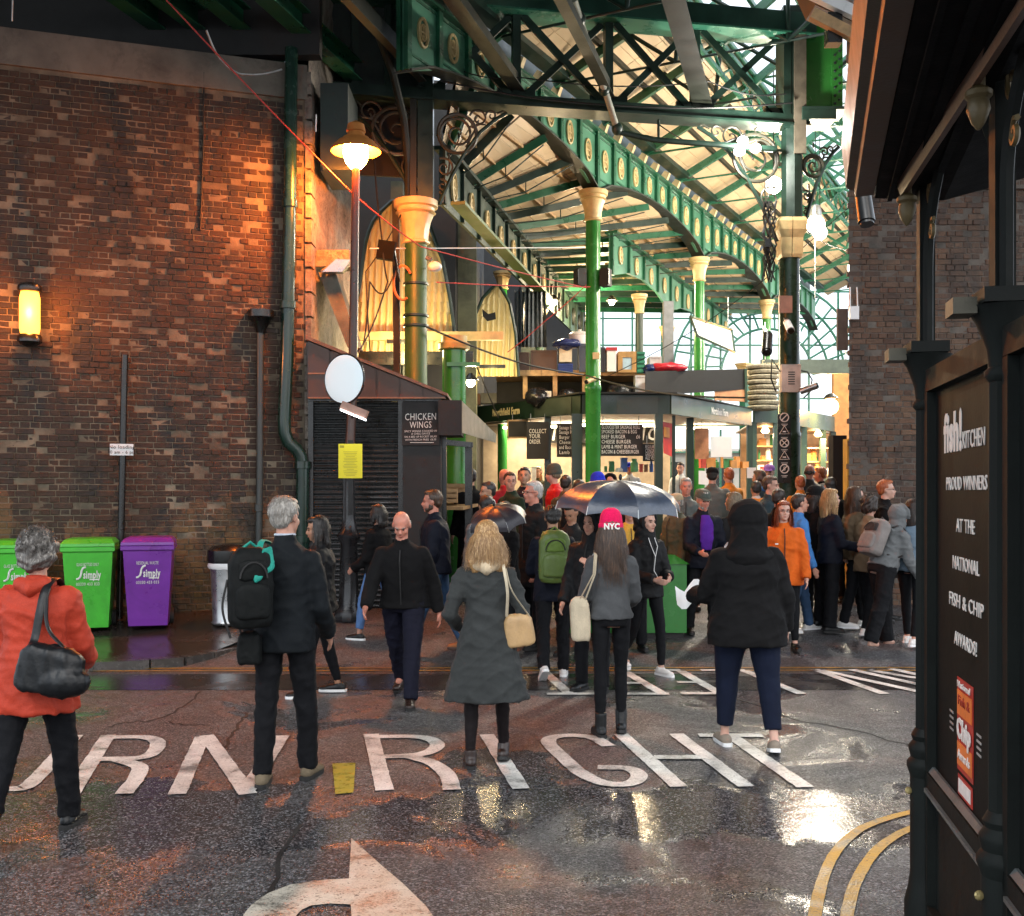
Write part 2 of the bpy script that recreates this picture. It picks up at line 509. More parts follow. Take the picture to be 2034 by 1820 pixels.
def brick_mesh(nm, L, H, seed, mat_, D=.05):
    rnd = random.Random(seed)
    b = MB(); c = .006
    j = lambda a=.003: rnd.uniform(-a, a)
    vs = []
    for (x, z) in ((0, 0), (L, 0), (L, H), (0, H)): vs.append((x + j(.002), D, z + j(.002)))
    for (x, z) in ((0, 0), (L, 0), (L, H), (0, H)): vs.append((x + j(.002), .004, z + j(.002)))
    for (x, z) in ((c, c), (L - c, c), (L - c, H - c), (c, H - c)): vs.append((x + j(), -.001 + j(.003), z + j()))
    fs = [(4, 5, 1, 0), (5, 6, 2, 1), (6, 7, 3, 2), (7, 4, 0, 3), (8, 9, 5, 4), (9, 10, 6, 5), (10, 11, 7, 6), (11, 8, 4, 7), (8, 11, 10, 9)]
    b.add(vs, fs)
    return b.mesh(nm, mat_)
def brick_face(parent, o, u, u0, u1, z0, z1, mt, rank, seed=1, ztop=None, hole=None, cap=300):
    """courses of bricks on a vertical face; o origin, u unit direction along the wall, normal toward the viewer = u x z"""
    rnd = random.Random(seed); u = Vector(u).normalized(); n = Vector((u.y, -u.x, 0)); o = Vector(o)
    ms = [brick_mesh("brick", .215, .065, s, mt) for s in range(4)]
    mh = [brick_mesh("brick", .1025, .065, 10 + s, mt) for s in range(3)]
    items = []
    k = 0; z = z0
    while z < z1:
        head = (k % 2 == 1)
        L = .1125 if head else .225
        s = u0 + (0 if not head else -.05625) + (rnd.uniform(-.02, .02))
        while s < u1:
            zt = ztop(s) if ztop else z1
            if s > u0 - .02 and s + L < u1 + .03 and z + .07 < zt and not (hole and hole(s + L / 2, z)):
                pr = rnd.gauss(0, .0055) - (.025 if rnd.random() < .03 else 0) 
                items.append((s, z + rnd.uniform(-.002, .002), head, rnd.randrange(3), pr))
            s += L
        z += .075; k += 1
    items.sort(key=lambda t: rank(t[0], t[1]))
    R = Matrix(((u.x, -n.x, 0), (u.y, -n.y, 0), (0, 0, 1))).to_4x4()
    rest = MB()
    for i, (s, z, hd, vi, pr) in enumerate(items):
        me = (mh if hd else ms)[vi]
        mw = Matrix.Translation(o + u * s + Vector((0, 0, z)) + n * pr) @ R
        if i < cap: place("brick", me, parent, mw)
        else: rest.add([mw @ v.co for v in me.vertices], [tuple(p.vertices) for p in me.polygons])
    if rest.v:
        rest.build("further_bricks", mt, parent, kind="stuff")
    return len(items)

def spiral(c, r0, r1, a0, a1, ex, ez, n=22):
    c = Vector(c); ex = Vector(ex); ez = Vector(ez)
    return [c + (ex * math.cos(a) + ez * math.sin(a)) * r for a, r in ((a0 + (a1 - a0) * i / n, r0 + (r1 - r0) * i / n) for i in range(n + 1))]

# ================================================================== ground
def grid_mesh(xs, ys, zf):
    b = MB(); nx = len(xs)
    b.add([(x, y, zf(x, y)) for y in ys for x in xs], [(j * nx + i, j * nx + i + 1, (j + 1) * nx + i + 1, (j + 1) * nx + i) for j in range(len(ys) - 1) for i in range(nx - 1)])
    return b
gb = grid_mesh([-60, -20, -8, -4, -2, 0, 2, 4, 8, 20, 60], [-60, -20, 0, 4, 8, 11.2, 12, 13, 14, 15, 18, 24, 60, 160], lambda x, y: g(y))
ROAD = gb.build("road", M_ASPH, kind="structure")
def sheet(name, poly, z, m, parent=None, kind=None, n=1):
    b = MB(); b.add([(p[0], p[1], z) for p in poly], [tuple(range(len(poly)))])
    return b.build(name, m, parent, kind=kind)
# trench strip of smooth tarmac alongside the kerb and a long patch across the lane
sheet("smooth_tarmac_strip", [(-14, 9.82), (-3, 9.84), (3.9, 9.84), (9, 9.9), (9, 10.76), (3, 10.72), (-3, 10.7), (-14, 10.7)], .004, M_TAR, kind="structure")
pt = [gp(*q) for q in ((560, 1590), (640, 1555), (900, 1562), (1060, 1540), (1240, 1556), (1420, 1575), (1640, 1588), (1820, 1580), (1990, 1575), (2000, 1640), (1800, 1655), (1560, 1630), (1300, 1632), (1100, 1600), (900, 1640), (700, 1628), (560, 1640))]
pt = [gp(*q) for q in ((360, 1700), (600, 1660), (760, 1670), (700, 1740), (560, 1770), (420, 1840), (200, 1900), (150, 1820))]
# pavement beside the wall, with kerb stones
kpx = [(-300, 1336), (-60, 1331), (60, 1327), (191, 1321), (300, 1316), (365, 1311), (420, 1302), (459, 1293), (500, 1283), (545, 1268)]
kl = [gp(a, b, .05) for a, b in kpx]
wallA = Vector((X(0, 12.9), 12.9, 0)); wallB = Vector((X(610, 14.1), 14.1, 0))
wdir = (wallB - wallA).normalized()
pv = MB(); nk = len(kl)
back = [wallA + wdir * s for s in np.linspace(-3.2, 3.6, nk)]
def pz(y): return max(.075, g(y) + .045)
for i in range(nk - 1):
    a, b2 = kl[i], kl[i + 1]; c, d = back[i + 1], back[i]
    m1 = a.lerp(d, .5); m2 = b2.lerp(c, .5)
    for q in ((a, b2, m2, m1), (m1, m2, c, d)):
        pv.quad(*[(p.x, p.y, pz(p.y)) for p in q])
pv.build("pavement", M_PAVE, kind="structure")
kroot = thing("kerb", "low curved granite kerb round the wet pavement below the brick wall", "kerb", (kl[3].x, kl[3].y, 0))
for i in range(1, nk - 1):
    a, b2 = kl[i], kl[i + 1]
    L = (b2 - a).length; nst = max(1, round(L / .9))
    for s in range(nst):
        p = a.lerp(b2, s / nst + .004); q = a.lerp(b2, (s + 1) / nst - .004)
        k = MB(); k.beam((p.x, p.y - .05, .03), (q.x, q.y - .05, .03), .13, .125)
        k.build("kerb_stone", M_KERB, kroot)

# ================================================================== road paint
def stroke(pts, wd=.11, m=None, name="painted_letter", z=.008, raw=False, b=None):
    pts = [Vector(p).to_2d() if raw else gp(*p).to_2d() for p in pts]
    mine = b is None
    b = b or MB()
    rs = []
    for i in range(len(pts) - 1):
        k_ = max(1, int((pts[i + 1] - pts[i]).length / .06))
        for q_ in range(k_): rs.append(pts[i].lerp(pts[i + 1], q_ / k_))
    rs.append(pts[-1]); pts = rs
    jr = random.Random(int(abs(pts[0].x) * 1000))
    n = len(pts); L = []; R = []
    for i in range(n):
        if i == 0: t = pts[1] - pts[0]
        elif i == n - 1: t = pts[-1] - pts[-2]
        else: t = (pts[i + 1] - pts[i]).normalized() + (pts[i] - pts[i - 1]).normalized()
        t.normalize(); nn = Vector((-t.y, t.x)) * wd / 2
        L.append(pts[i] + nn * jr.uniform(.93, 1.04)); R.append(pts[i] - nn * jr.uniform(.93, 1.04))
    for i in range(n - 1):
        b.quad((R[i].x, R[i].y, z), (R[i + 1].x, R[i + 1].y, z), (L[i + 1].x, L[i + 1].y, z), (L[i].x, L[i].y, z))
    if mine: return b.build(name, m or M_WHITE, ROAD)
    return b
def letter(strokes, wd=.11, m=None):
    b = MB()
    for i, s in enumerate(strokes): stroke(s, wd, z=.008 + .0015 * i, b=b)
    b.build("painted_letter", m or M_WHITE, ROAD)
def smoothed(p, n=5):
    out = []
    q = [Vector(a) for a in p]
    q = [q[0] * 2 - q[1]] + q + [q[-1] * 2 - q[-2]]
    for i in range(1, len(q) - 2):
        for k in range(n):
            t = k / n
            a, b_, c, d = q[i - 1], q[i], q[i + 1], q[i + 2]
            v = .5 * ((2 * b_) + (c - a) * t + (2 * a - 5 * b_ + 4 * c - d) * t * t + (-a + 3 * b_ - 3 * c + d) * t ** 3)
            out.append((v.x, v.y))
    out.append(tuple(p[-1])); return out
for pl in ([(400, 1375), (372, 1398), (340, 1420), (300, 1432), (250, 1436), (215, 1446)], [(338, 1436), (372, 1441), (410, 1440)], [(492, 1415), (474, 1440), (455, 1470), (440, 1500)], [(1420, 1372), (1500, 1398), (1580, 1430), (1700, 1452), (1830, 1490)], [(600, 1640), (560, 1690), (545, 1760), (500, 1830)]):
    stroke([(a + 3 * math.sin(a * .7), b_ + 2 * math.sin(a * .31 + 1)) for a, b_ in smoothed(pl, 4)], .022, M_BLACKM, "asphalt_crack", z=.003)
letter([[(-210, 1463), (-300, 1560)], smoothed([(12, 1463), (-70, 1552), (-40, 1574), (20, 1570), (62, 1558), (150, 1463)])])
letter([[(140, 1581), (215, 1462)], smoothed([(205, 1467), (290, 1467), (314, 1481), (286, 1506), (185, 1511)]), smoothed([(235, 1512), (276, 1526), (270, 1550), (246, 1580)])])
letter([[(352, 1580), (402, 1465)], [(410, 1463), (493, 1580)], [(487, 1579), (560, 1464)]])
letter([[(737, 1460), (764, 1572)], smoothed([(725, 1466), (830, 1466), (866, 1477), (862, 1491), (828, 1502), (755, 1506)]), smoothed([(815, 1505), (862, 1520), (890, 1545), (898, 1572)])])
letter([[(967, 1461), (1035, 1569)]])
letter([smoothed([(1209, 1484), (1180, 1468), (1140, 1463), (1100, 1466), (1090, 1478), (1120, 1508), (1155, 1538), (1200, 1558), (1248, 1559), (1270, 1545), (1250, 1529), (1187, 1526)])])
letter([[(1233, 1460), (1349, 1565)], [(1343, 1460), (1482, 1565)], [(1300, 1507), (1400, 1507)]])
letter([[(1447, 1460), (1600, 1566)], [(1388, 1463), (1515, 1463)]])
letter([[(1082, 1336), (1132, 1381)], [(1086, 1380), (1184, 1380)]], .1)
letter([[(1237, 1333), (1317, 1380)], [(1230, 1380), (1329, 1380)], [(1234, 1359), (1285, 1359)]], .1)
letter([[(1350, 1333), (1432, 1380)], [(1300, 1333), (1352, 1333)], [(1345, 1357), (1392, 1357)], [(1353, 1380), (1440, 1380)]], .1)
letter([[(1477, 1333), (1592, 1380)], [(1392, 1333), (1480, 1333)]], .1)
letter([[(1618, 1331), (1757, 1380)], [(1630, 1333), (1845, 1380)], [(1690, 1332), (1900, 1378)]], .1)
letter([smoothed([(1725, 1332), (1800, 1345), (1870, 1352), (1930, 1345)]), [(1770, 1330), (1990, 1380)]], .1)
# turning arrow at the bottom
ar = MB()
hd = [gp(*q) for q in ((698, 1668), (722, 1690), (760, 1724), (800, 1758), (845, 1802), (880, 1850), (700, 1850), (693, 1748))]
ar.add([(p.x, p.y, .008) for p in hd], [tuple(range(len(hd)))])
arc_o = [gp(*q) for q in ((694, 1748), (641, 1751), (578, 1760), (533, 1777), (500, 1800), (484, 1820), (474, 1850))]
arc_i = [gp(*q) for q in ((700, 1800), (654, 1798), (618, 1802), (600, 1810), (590, 1820), (583, 1832), (578, 1850))]
for i in range(6):
    ar.quad(*[(p.x, p.y, .0075) for p in (arc_o[i], arc_o[i + 1], arc_i[i + 1], arc_i[i])])
ar.build("painted_arrow", M_DIRTYW, ROAD)
yp = [gp(*q) for q in ((660, 1519), (706, 1517), (702, 1577), (666, 1580))]
sheet("painted_patch", yp, .008, mat("mustard_paint", (.30, .27, .03), .3, var=.3, scale=12), ROAD)
for off, nm in ((0, 0), (.16, 1)):
    pts = [(-14, 11.0 - off), (-4, 11.02 - off), (0, 11.06 - off), (4.6, 11.06 - off)]
    stroke(pts, .045, M_YELLOW, "yellow_line", raw=True)
for pl in ([(1870, 1600), (1815, 1614), (1750, 1632), (1700, 1655), (1660, 1695), (1638, 1740), (1624, 1790), (1612, 1860)],
           [(1880, 1625), (1830, 1640), (1780, 1662), (1738, 1695), (1708, 1740), (1690, 1785), (1676, 1860)]):
    stroke(smoothed(pl), .055, M_YELLOW, "yellow_line")

# ================================================================== left brick wall
WALL = thing("brick_wall", "tall old brick wall at the left, glowing orange by the street lamp", "wall", (wallA.x, wallA.y, .1))
WTOP = 6.9
wn = Vector((wdir.y, -wdir.x, 0))
def wpt(px, z=0.0, off=0.0):
    k = (px - 1017.0) / F
    # intersect the sight line with the wall plane in plan
    s = (k * wallA.y - wallA.x) / (wdir.x - k * wdir.y)
    p = wallA + wdir * s + wn * off
    return Vector((p.x, p.y, z))
WL = (wallB - wallA).length
m = MB()
a = wallA - wdir * 3.2 - wn * .007; b_ = wallB - wn * .007
m.prism([(a.x, a.y, 0), (b_.x, b_.y, 0), (b_.x, b_.y, WTOP), (a.x, a.y, WTOP)], -wn * .5)
m.build("mortar_backing", M_MORTAR, WALL)
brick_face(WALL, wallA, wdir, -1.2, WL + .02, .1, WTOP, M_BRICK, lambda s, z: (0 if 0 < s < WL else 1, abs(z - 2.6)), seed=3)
cb = MB()
a = wallA - wdir * 3.2 + wn * .03; b_ = wallB + wn * .03
cb.prism([(a.x, a.y, WTOP + .003), (b_.x, b_.y, WTOP + .003), (b_.x, b_.y, 7.35), (a.x, a.y, 7.33)], -wn * .55)
cb.build("concrete_band", M_CONC, WALL)
# vertical crack seam
cr = MB(); cr.tube([wpt(405, 7.1, .02), wpt(404, 6.2, .012), wpt(400, 5.5, .012), wpt(398, 5.1, .012)], .012, 5); cr.build("crack_filler", M_BLACKM, WALL)

# stone return of the wall, seen behind the street lamp
PIER = thing("stone_pier", "pale rendered stone return of the viaduct pier behind the street lamp", "pier", (wallB.x, wallB.y, .3))
def disp_panel(p00, p10, p11, p01, nu, nv, amp, nrm, sc=3.0):
    b = MB(); vs = []; nrm = Vector(nrm)
    for j in range(nv + 1):
        for i in range(nu + 1):
            s = i / nu; t = j / nv
            p = Vector(p00).lerp(Vector(p10), s).lerp(Vector(p01).lerp(Vector(p11), s), t)
            e = 0 if (i in (0, nu) or j in (0, nv)) else 1
            p = p + nrm * (noi(p, sc) * amp + noi(p, sc * 4) * amp * .4) * e
            vs.append(p)
    b.add(vs, [(j * (nu + 1) + i, j * (nu + 1) + i + 1, (j + 1) * (nu + 1) + i + 1, (j + 1) * (nu + 1) + i) for j in range(nv) for i in range(nu)])
    return b
E = Vector((X(712, 17.2), 17.2, 0))
c0 = wallB + Vector((.015, 0.02, 0))
disp_panel((c0.x, c0.y, .2), (E.x, E.y, .2), (E.x, E.y, 9), (c0.x, c0.y, 9), 14, 50, .06, (1, -.1, 0), 2.5).build("rendered_face", M_RUBBLE, PIER, smooth=True)
q = MB(); rr = random.Random(5)
for zc in np.arange(.4, 7.2, .32):        # quoin stones up the corner
    L = .22 if int(zc / .32) % 2 else .34
    q2 = MB(); q2.box((wallB.x + .02, wallB.y + L / 2 - .03, zc), (.07 + rr.uniform(0, .03), L, .29)); q2.build("quoin_stone", M_RUBBLE, PIER)
cbk = MB(); cbk.box((X(655, 14.6) , 14.7, Z(515, 14.6)), (.55, .35, .22)); cbk.build("corbel_stone", M_RUBBLE, PIER)
rk = MB(); rk.prism([P(632, 540, 14.4), P(668, 545, 14.4), P(712, 690, 14.4), P(690, 690, 14.4)], (0, .5, 0)); rk.build("sloping_buttress", mat("grey_render", (.10, .11, .09), .8, var=.4, scale=4, bump=.6, bscale=20), PIER)
vb = MB(); vb.box((X(665, 14.2), 14.6, Z(265, 14.4)), (.36, .9, 1.15)); vb.build("dark_vent_box", M_DECK, PIER)
vb = MB(); vb.box((X(672, 14.0), 14.3, Z(340, 14.2)), (.42, .5, .05)); vb.build("vent_ledge", M_DECK, PIER)

# ================================================================== pipes and posts on the wall
def pipe_obj(label, pts, r, m_, cat="pipe", collars=(), extra=None):
    t = thing("drainpipe", label, cat, pts[-1])
    b = MB(); b.tube(pts, r, 14); b.build("pipe", m_, t, True)
    for c in collars:
        c = Vector(c); k = MB(); k.lathe([(r * 1.05, -.05), (r * 1.25, -.045), (r * 1.25, .045), (r * 1.05, .05)], c, 14); k.build("collar", m_, t, True)
    if extra: extra(t)
    return t
M_PIPEG = mat("green_drainpipe", (.007, .032, .022), .25, var=.3, scale=4, bump=.05, dirt=.5)
o = .13
pts = [wpt(576, 7.5, o), wpt(573, 5.5, o), wpt(568, 3.6, o), wpt(562, 2.72, o), wpt(563, 2.56, o), wpt(570, 2.44, o), wpt(585, 2.36, o), wpt(594, 2.26, o), wpt(598, 2.1, o), wpt(597, 1.0, o), wpt(594, .25, o)]
pipe_obj("thick green drainpipe with a swan-neck bend at the right end of the brick wall", pts, .083, M_PIPEG, collars=[wpt(573, 5.5, o), wpt(569, 4.2, o), wpt(598, 2.15, o), wpt(597, 1.2, o)])
o = .07
def hopper(t):
    b = MB(); c = wpt(517, Z(622, 13.6), o)
    b.lathe([(.05, -.22), (.07, -.16), (.13, -.06), (.17, -.02), (.17, .07), (.14, .07)], c, 14); b.build("hopper_head", M_BLACK, t, True)
pipe_obj("slim dark downpipe with a hopper head on the brick wall", [wpt(516, Z(640, 13.6), o), wpt(515, 2.2, o), wpt(511, .25, o)], .045, mat("grey_downpipe", (.03, .04, .038), .4), collars=[wpt(513, 1.6, o), wpt(512, .9, o)], extra=hopper)
POLE = thing("sign_pole", "plain black pole against the brick wall carrying a small white plate", "pole", wpt(237, .2, .15))
b = MB(); b.tube([wpt(237, .15, .15), wpt(248, Z(703, 13.1), .15)], .042, 10); b.build("pole", M_BLACK, POLE, True)
c = wpt(242, Z(893, 13.1), .205)
sg = thing("loading_sign", "small white no loading plate fixed to the black pole", "sign", c)
b = MB(); b.prism([c + wdir * -.135 + Vector((0, 0, -.07)), c + wdir * .135 + Vector((0, 0, -.07)), c + wdir * .135 + Vector((0, 0, .07)), c + wdir * -.135 + Vector((0, 0, .07))], -wn * .01); b.build("plate", M_WPAINT, sg)
M_INK = mat("black_ink", (.015, .015, .015), .6, var=.1)
text_obj("No loading", .062, c + wn * .004 + Vector((0, 0, .03)), M_INK, sg, wdir)
text_obj("10 am - 6 pm", .056, c + wn * .004 + Vector((0, 0, -.032)), M_INK, sg, wdir)

# wall lantern
c = wpt(62, Z(625, 12.9), .2)
wl = thing("wall_lantern", "glowing cylinder wall lantern with black caps at the left edge of the wall", "lamp", c)
M_FLAME = emit("lantern_glow", (1.0, .30, .035), 3.0)
b = MB(); b.lathe([(.10, -.25), (.115, -.18), (.115, .18), (.10, .25)], c, 18); b.build("glass_cylinder", M_FLAME, wl, True)
b = MB(); b.lathe([(.06, .25), (.13, .255), (.14, .29), (.13, .33), (.08, .36), (.02, .37)], c, 18); b.build("top_cap", M_BLACK, wl, True)
b = MB(); b.lathe([(.03, -.40), (.09, -.38), (.14, -.34), (.14, -.28), (.12, -.25)], c, 18); b.build("bottom_cap", M_BLACK, wl, True)
b = MB(); b.beam(c + Vector((0, 0, .3)), c + Vector((0, 0, .3)) - wn * .22, .05, .05); b.build("bracket", M_BLACK, wl)
def lamp(kind, loc, energy, col, size=.1, parent=None, name="lamp_light", target=None, spot=None, blend=.5):
    L = bpy.data.lights.new(name, kind); L.energy = energy; L.color = col
    if kind == 'AREA':
        L.shape = 'RECTANGLE'; L.size = size[0]; L.size_y = size[1]
    else: L.shadow_soft_size = size
    if kind == 'SPOT': L.spot_size = math.radians(spot); L.spot_blend = blend
    o = bpy.data.objects.new(name, L); COL.objects.link(o)
    loc = Vector(loc)
    if target is not None:
        R = (Vector(target) - loc).to_track_quat('-Z', 'Y').to_matrix().to_4x4()
    else: R = Matrix.Identity(4)
    mw = Matrix.Translation(loc) @ R
    if parent: o.parent = parent; o.matrix_local = WM[parent].inverted() @ mw
    else: o.matrix_world = mw
    return o
lamp('POINT', c + wn * .17, 48, (1, .27, .045), .1, wl)

# ================================================================== bins
def wheelie(px, d, colr, label, l1, l2, l3, rot=0.0, sc=1.0):
    y = d; x = X(px, d); z0 = pz(y)
    t = thing("wheelie_bin", label, "bin", (x, y, z0), rot, "wheelie bins along the brick wall")
    Wm = WM[t]
    def L(p): return Wm @ (Vector(p) * sc)
    mb = mat("bin_" + label.split()[0] + "_plastic", colr, .33, var=.12, scale=4, bump=.05, dirt=.4)
    b = MB()
    def ring(w_, dd, z, yc=0): return [L((-w_, yc - dd, z)), (L((w_, yc - dd, z))), L((w_, yc + dd, z)), L((-w_, yc + dd, z))]
    b.loft([ring(.215, .23, .04), ring(.22, .24, .12), ring(.262, .30, .80), ring(.268, .31, .93)]); b.build("bin_body", mb, t)
    b = MB(); b.loft([ring(.285, .325, .915), ring(.292, .335, .925), ring(.292, .335, .965), ring(.285, .325, .975)]); b.build("rim", mb, t)
    b = MB(); b.loft([ring(.290, .34, .978), ring(.288, .335, 1.01), ring(.255, .27, 1.055, .02), ring(.22, .22, 1.065, .03)]); b.build("lid", mb, t)
    for s in (-1, 1):
        b = MB(); b.tube([L((s * .20, .24, .10)), L((s * .265, .24, .10))], .10 * sc, 16); b.build("wheel", M_BLACKM, t, True)
    b = MB(); b.tube([L((-.24, .36, .95)), L((.24, .36, .95))], .016 * sc, 8); b.build("handle", mb, t, True)
    r = (Wm.to_3x3() @ Vector((1, 0, 0))); u = Wm.to_3x3() @ Vector((0, -.085, 1)).normalized()
    fr = lambda xx, zz: L((xx, -.243 - (zz - .12) * .089 - .004, zz))
    if l1: text_obj(l1, .052 * sc, fr(0, .77), M_CHALK, t, r, u, wfit=.24)
    if l2:
        text_obj(l2, .125 * sc, fr(.045, .65), M_CHALK, t, r, u, wfit=.19, bold=.003)
        b = MB(); pts = [fr(-.075 + .035 * math.sin((q - .5) * 4.2) , .60 + q * .15) for q in np.linspace(0, 1, 12)]
        b.tube([fr(-.125, .605), fr(-.105, .608), fr(-.082, .628), fr(-.072, .66), (fr(-.066, .70)), fr(-.05, .732), fr(-.02, .742)], .012 * sc, 6); b.build("logo_swoosh", M_CHALK, t)
        b = MB(); b.box(fr(.05, .598), (.155, .004, .012)); b.build("small_print", M_CHALK, t)
    if l3: text_obj(l3, .05 * sc, fr(0, .545), M_CHALK, t, r, u, wfit=.25)
    return t
wheelie(38, 12.55, (.06, .50, .03), "lime green wheelie bin at the left edge, half hidden behind the grey-haired woman", "GLASS BOTTLES ONLY", "simply", "03330 433 033", .30)
wheelie(180, 12.65, (.06, .46, .035), "green wheelie bin between the grey-haired woman and the black pole", "GLASS BOTTLES ONLY", "simply", "03330 433 033", .27)
wheelie(297, 12.75, (.16, .025, .30), "purple wheelie bin to the right of the black pole", "RESIDUAL WASTE", "simply", "03330 433 033", .25)
x, y = X(455, 12.9), 12.9; z0 = pz(y)
lb = thing("litter_bin", "round galvanised litter bin with a black top beside the purple bin", "bin", (x, y, z0))
b = MB(); b.lathe([(.19, 0), (.205, .02), (.19, .05), (.20, .3), (.215, .62), (.225, .70)], (x, y, z0), 22); b.build("drum", M_STEEL, lb, True)
b = MB(); b.lathe([(.235, .66), (.25, .69), (.24, .74)], (x, y, z0), 22); b.build("bag_rim", M_WPAINT, lb, True)
b = MB(); b.lathe([(.245, .73), (.255, .76), (.25, .88), (.20, .93), (.05, .95)], (x, y, z0), 22); b.build("black_top", M_BLACK, lb, True)

# ================================================================== kiosk with the shutter
KD = 14.0
kx0, kx1 = X(612, KD), X(876, KD)
kz = lambda py: Z(py, KD)
kg = g(KD)
KI = thing("market_kiosk", "closed black market kiosk with roller shutter and chicken wings board", "kiosk", ((kx0 + kx1) / 2, KD, kg))
b = MB()
b.box2((kx0, KD + .12, kg), (kx1, KD + 1.3, kz(797)))
b.build("kiosk_body", M_BLACKM, KI)
b = MB(); sx0, sx1 = X(622, KD), X(791, KD)
for (a_, c_) in (((kx0, KD, kg), (sx0, KD + .1, kz(797))), ((sx1, KD - .01, kg), (X(800, KD), KD + .1, kz(797)))): b.box2(a_, c_)
b.box2((kx0, KD - .02, kz(797)), (kx1, KD + .1, kz(792))); b.build("shutter_frame", M_BLACK, KI)
slat = MB(); nsl = 40; pitch = (kz(799) - kg) / nsl
prof = [(-.0, 0), (-.018, pitch * .25), (-.022, pitch * .5), (-.016, pitch * .75), (0, pitch * .93), (0, pitch)]
vs = []
for yy, zz in prof: vs += [(sx0, yy, zz), (sx1, yy, zz)]
slat.add(vs, [(2 * i, 2 * i + 1, 2 * i + 3, 2 * i + 2) for i in range(len(prof) - 1)])
M_SHUT = mat("shutter_black_paint", (.016, .018, .018), .26, var=.3, scale=5, bump=.05, dirt=.3)
sm = slat.mesh("shutter_slat", M_SHUT)
for i in range(nsl): place("shutter_slat", sm, KI, Matrix.Translation((0, KD + .06, kg + i * pitch)))
b = MB(); b.box2((X(797, KD), KD - .005, kg), (kx1, KD + .1, kz(797))); b.build("side_panel", M_BLACKM, KI)
bd = MB(); bd.box2((X(799, KD), KD - .03, kz(885)), (X(873, KD), KD - .008, kz(801))); bd.build("chalkboard", M_BLACKM, KI)
tx = (X(836, KD), KD - .034)
def ktx(s, size, py, wf): text_obj(s, size, (tx[0], tx[1], kz(py)), M_CHALK, KI, (1, 0, .02), (0, 0, 1), wfit=wf)
ktx("CHICKEN", .125, 829, .40); ktx("WINGS", .12, 845, .28)
for s, py, wf in (("SPICY WINGS COOKED IN", 857, .42), ("A CHILLI SAUCE", 862, .24), ("ON A BED OF ROCKET SALAD", 868, .42), ("WITH FRENCH FRIES  £6.50", 874, .40)): ktx(s, .035, py, wf)
b = MB(); b.box2((X(815, KD), KD - .033, kz(880)), (X(862, KD), KD - .031, kz(879))); b.build("chalk_rule", M_CHALK, KI)
# roof fascia: brown boards under a sloping orange-lit capping
b = MB(); b.prism([(kx0, KD - .06, kz(793)), (X(885, KD), KD - .06, kz(793)), (X(885, KD), KD - .06, kz(786)), (X(612, KD), KD - .06, kz(682))], (0, .08, 0)); b.build("fascia", M_BROWN, KI)
b = MB(); b.prism([(X(610, KD), KD - .12, kz(676)), (X(890, KD), KD - .12, kz(789)), (X(890, KD), KD - .12, kz(783)), (X(610, KD), KD - .12, kz(669))], (0, 1.5, 0)); b.build("sloping_roof", mat("rusty_felt_edge", (.16, .10, .075), .8, var=.5, scale=12, bump=.6, bscale=30), KI)
for i in range(6):
    p = i / 6; px0 = 612 + 275 * p + 2; px1 = 612 + 275 * (p + 1 / 6) - 2
    f = lambda px: 676 + (px - 612) * .404 + 3
    if f(px0) < 785:
        b = MB(); b.prism([(X(px0, KD), KD - .075, kz(792)), (X(px1, KD), KD - .075, kz(792)), (X(px1, KD), KD - .075, kz(min(790, f(px1)))), (X(px0, KD), KD - .075, kz(f(px0)))], (0, .012, 0)); b.build("fascia_board", M_BROWN, KI)
for (x0, y0, x1, y1) in ((614, 742, 655, 745), (614, 790, 884, 793)):
    b = MB(); b.box2((X(x0, KD), KD - .09, kz(y1)), (X(x1, KD), KD - .06, kz(y0))); b.build("trim_strip", mat("rust_trim", (.28, .14, .08), .6), KI)
# side awning box and glazed canopy running back
b = MB(); b.box2((X(872, KD), KD - .15, kz(866)), (X(918, KD), KD + .5, kz(797))); b.build("awning_box", M_BLACKM, KI)
cp = MB()
cp.quad(P(918, 797, 13.9), P(985, 862, 17.5), P(985, 880, 17.5), P(918, 860, 13.9)); cp.build("glazed_canopy", mat("grey_canopy_sheet", (.06, .07, .07), .4, var=.3, scale=4), KI)
b = MB(); b.beam(P(880, 865, 14.2), P(880, 1180, 14.2), .09, .09); b.beam(P(931, 880, 14.8), P(931, 1170, 14.8), .10, .09); b.beam(P(876, 878, 14.2), P(936, 884, 14.8), .06, .07); b.build("door_frame", M_BLACK, KI)
b = MB(); b.beam(P(885, 1010, 14.5), P(930, 1000, 15.5), .5, .04); b.build("serving_shelf", M_WOOD, KI)
for k, (px, py) in enumerate(((890, 985), (906, 975), (915, 985))):
    t = thing("wooden_crate", ["pale wooden crate nearest on the kiosk's side shelf", "pale wooden crate in the middle of the kiosk's side shelf", "pale wooden crate farthest right on the kiosk's side shelf"][k], "crate", P(px, 1000, 14.9 + .3 * k), group="crates on the kiosk shelf")
    c = P(px, py, 14.9 + .3 * k)
    for dz in (-.07, 0, .07):
        b = MB(); b.box(c + Vector((0, -.11, dz)), (.26, .012, .05)); b.build("slat", M_WOOD, t)
    b = MB(); b.box(c + Vector((0, 0, -.08)), (.26, .21, .02)); b.box(c + Vector((0, .11, 0)), (.26, .012, .2)); b.box(c + Vector((-.125, 0, 0)), (.012, .2, .2)); b.box(c + Vector((.125, 0, 0)), (.012, .2, .2)); b.build("tray", M_WOOD, t)

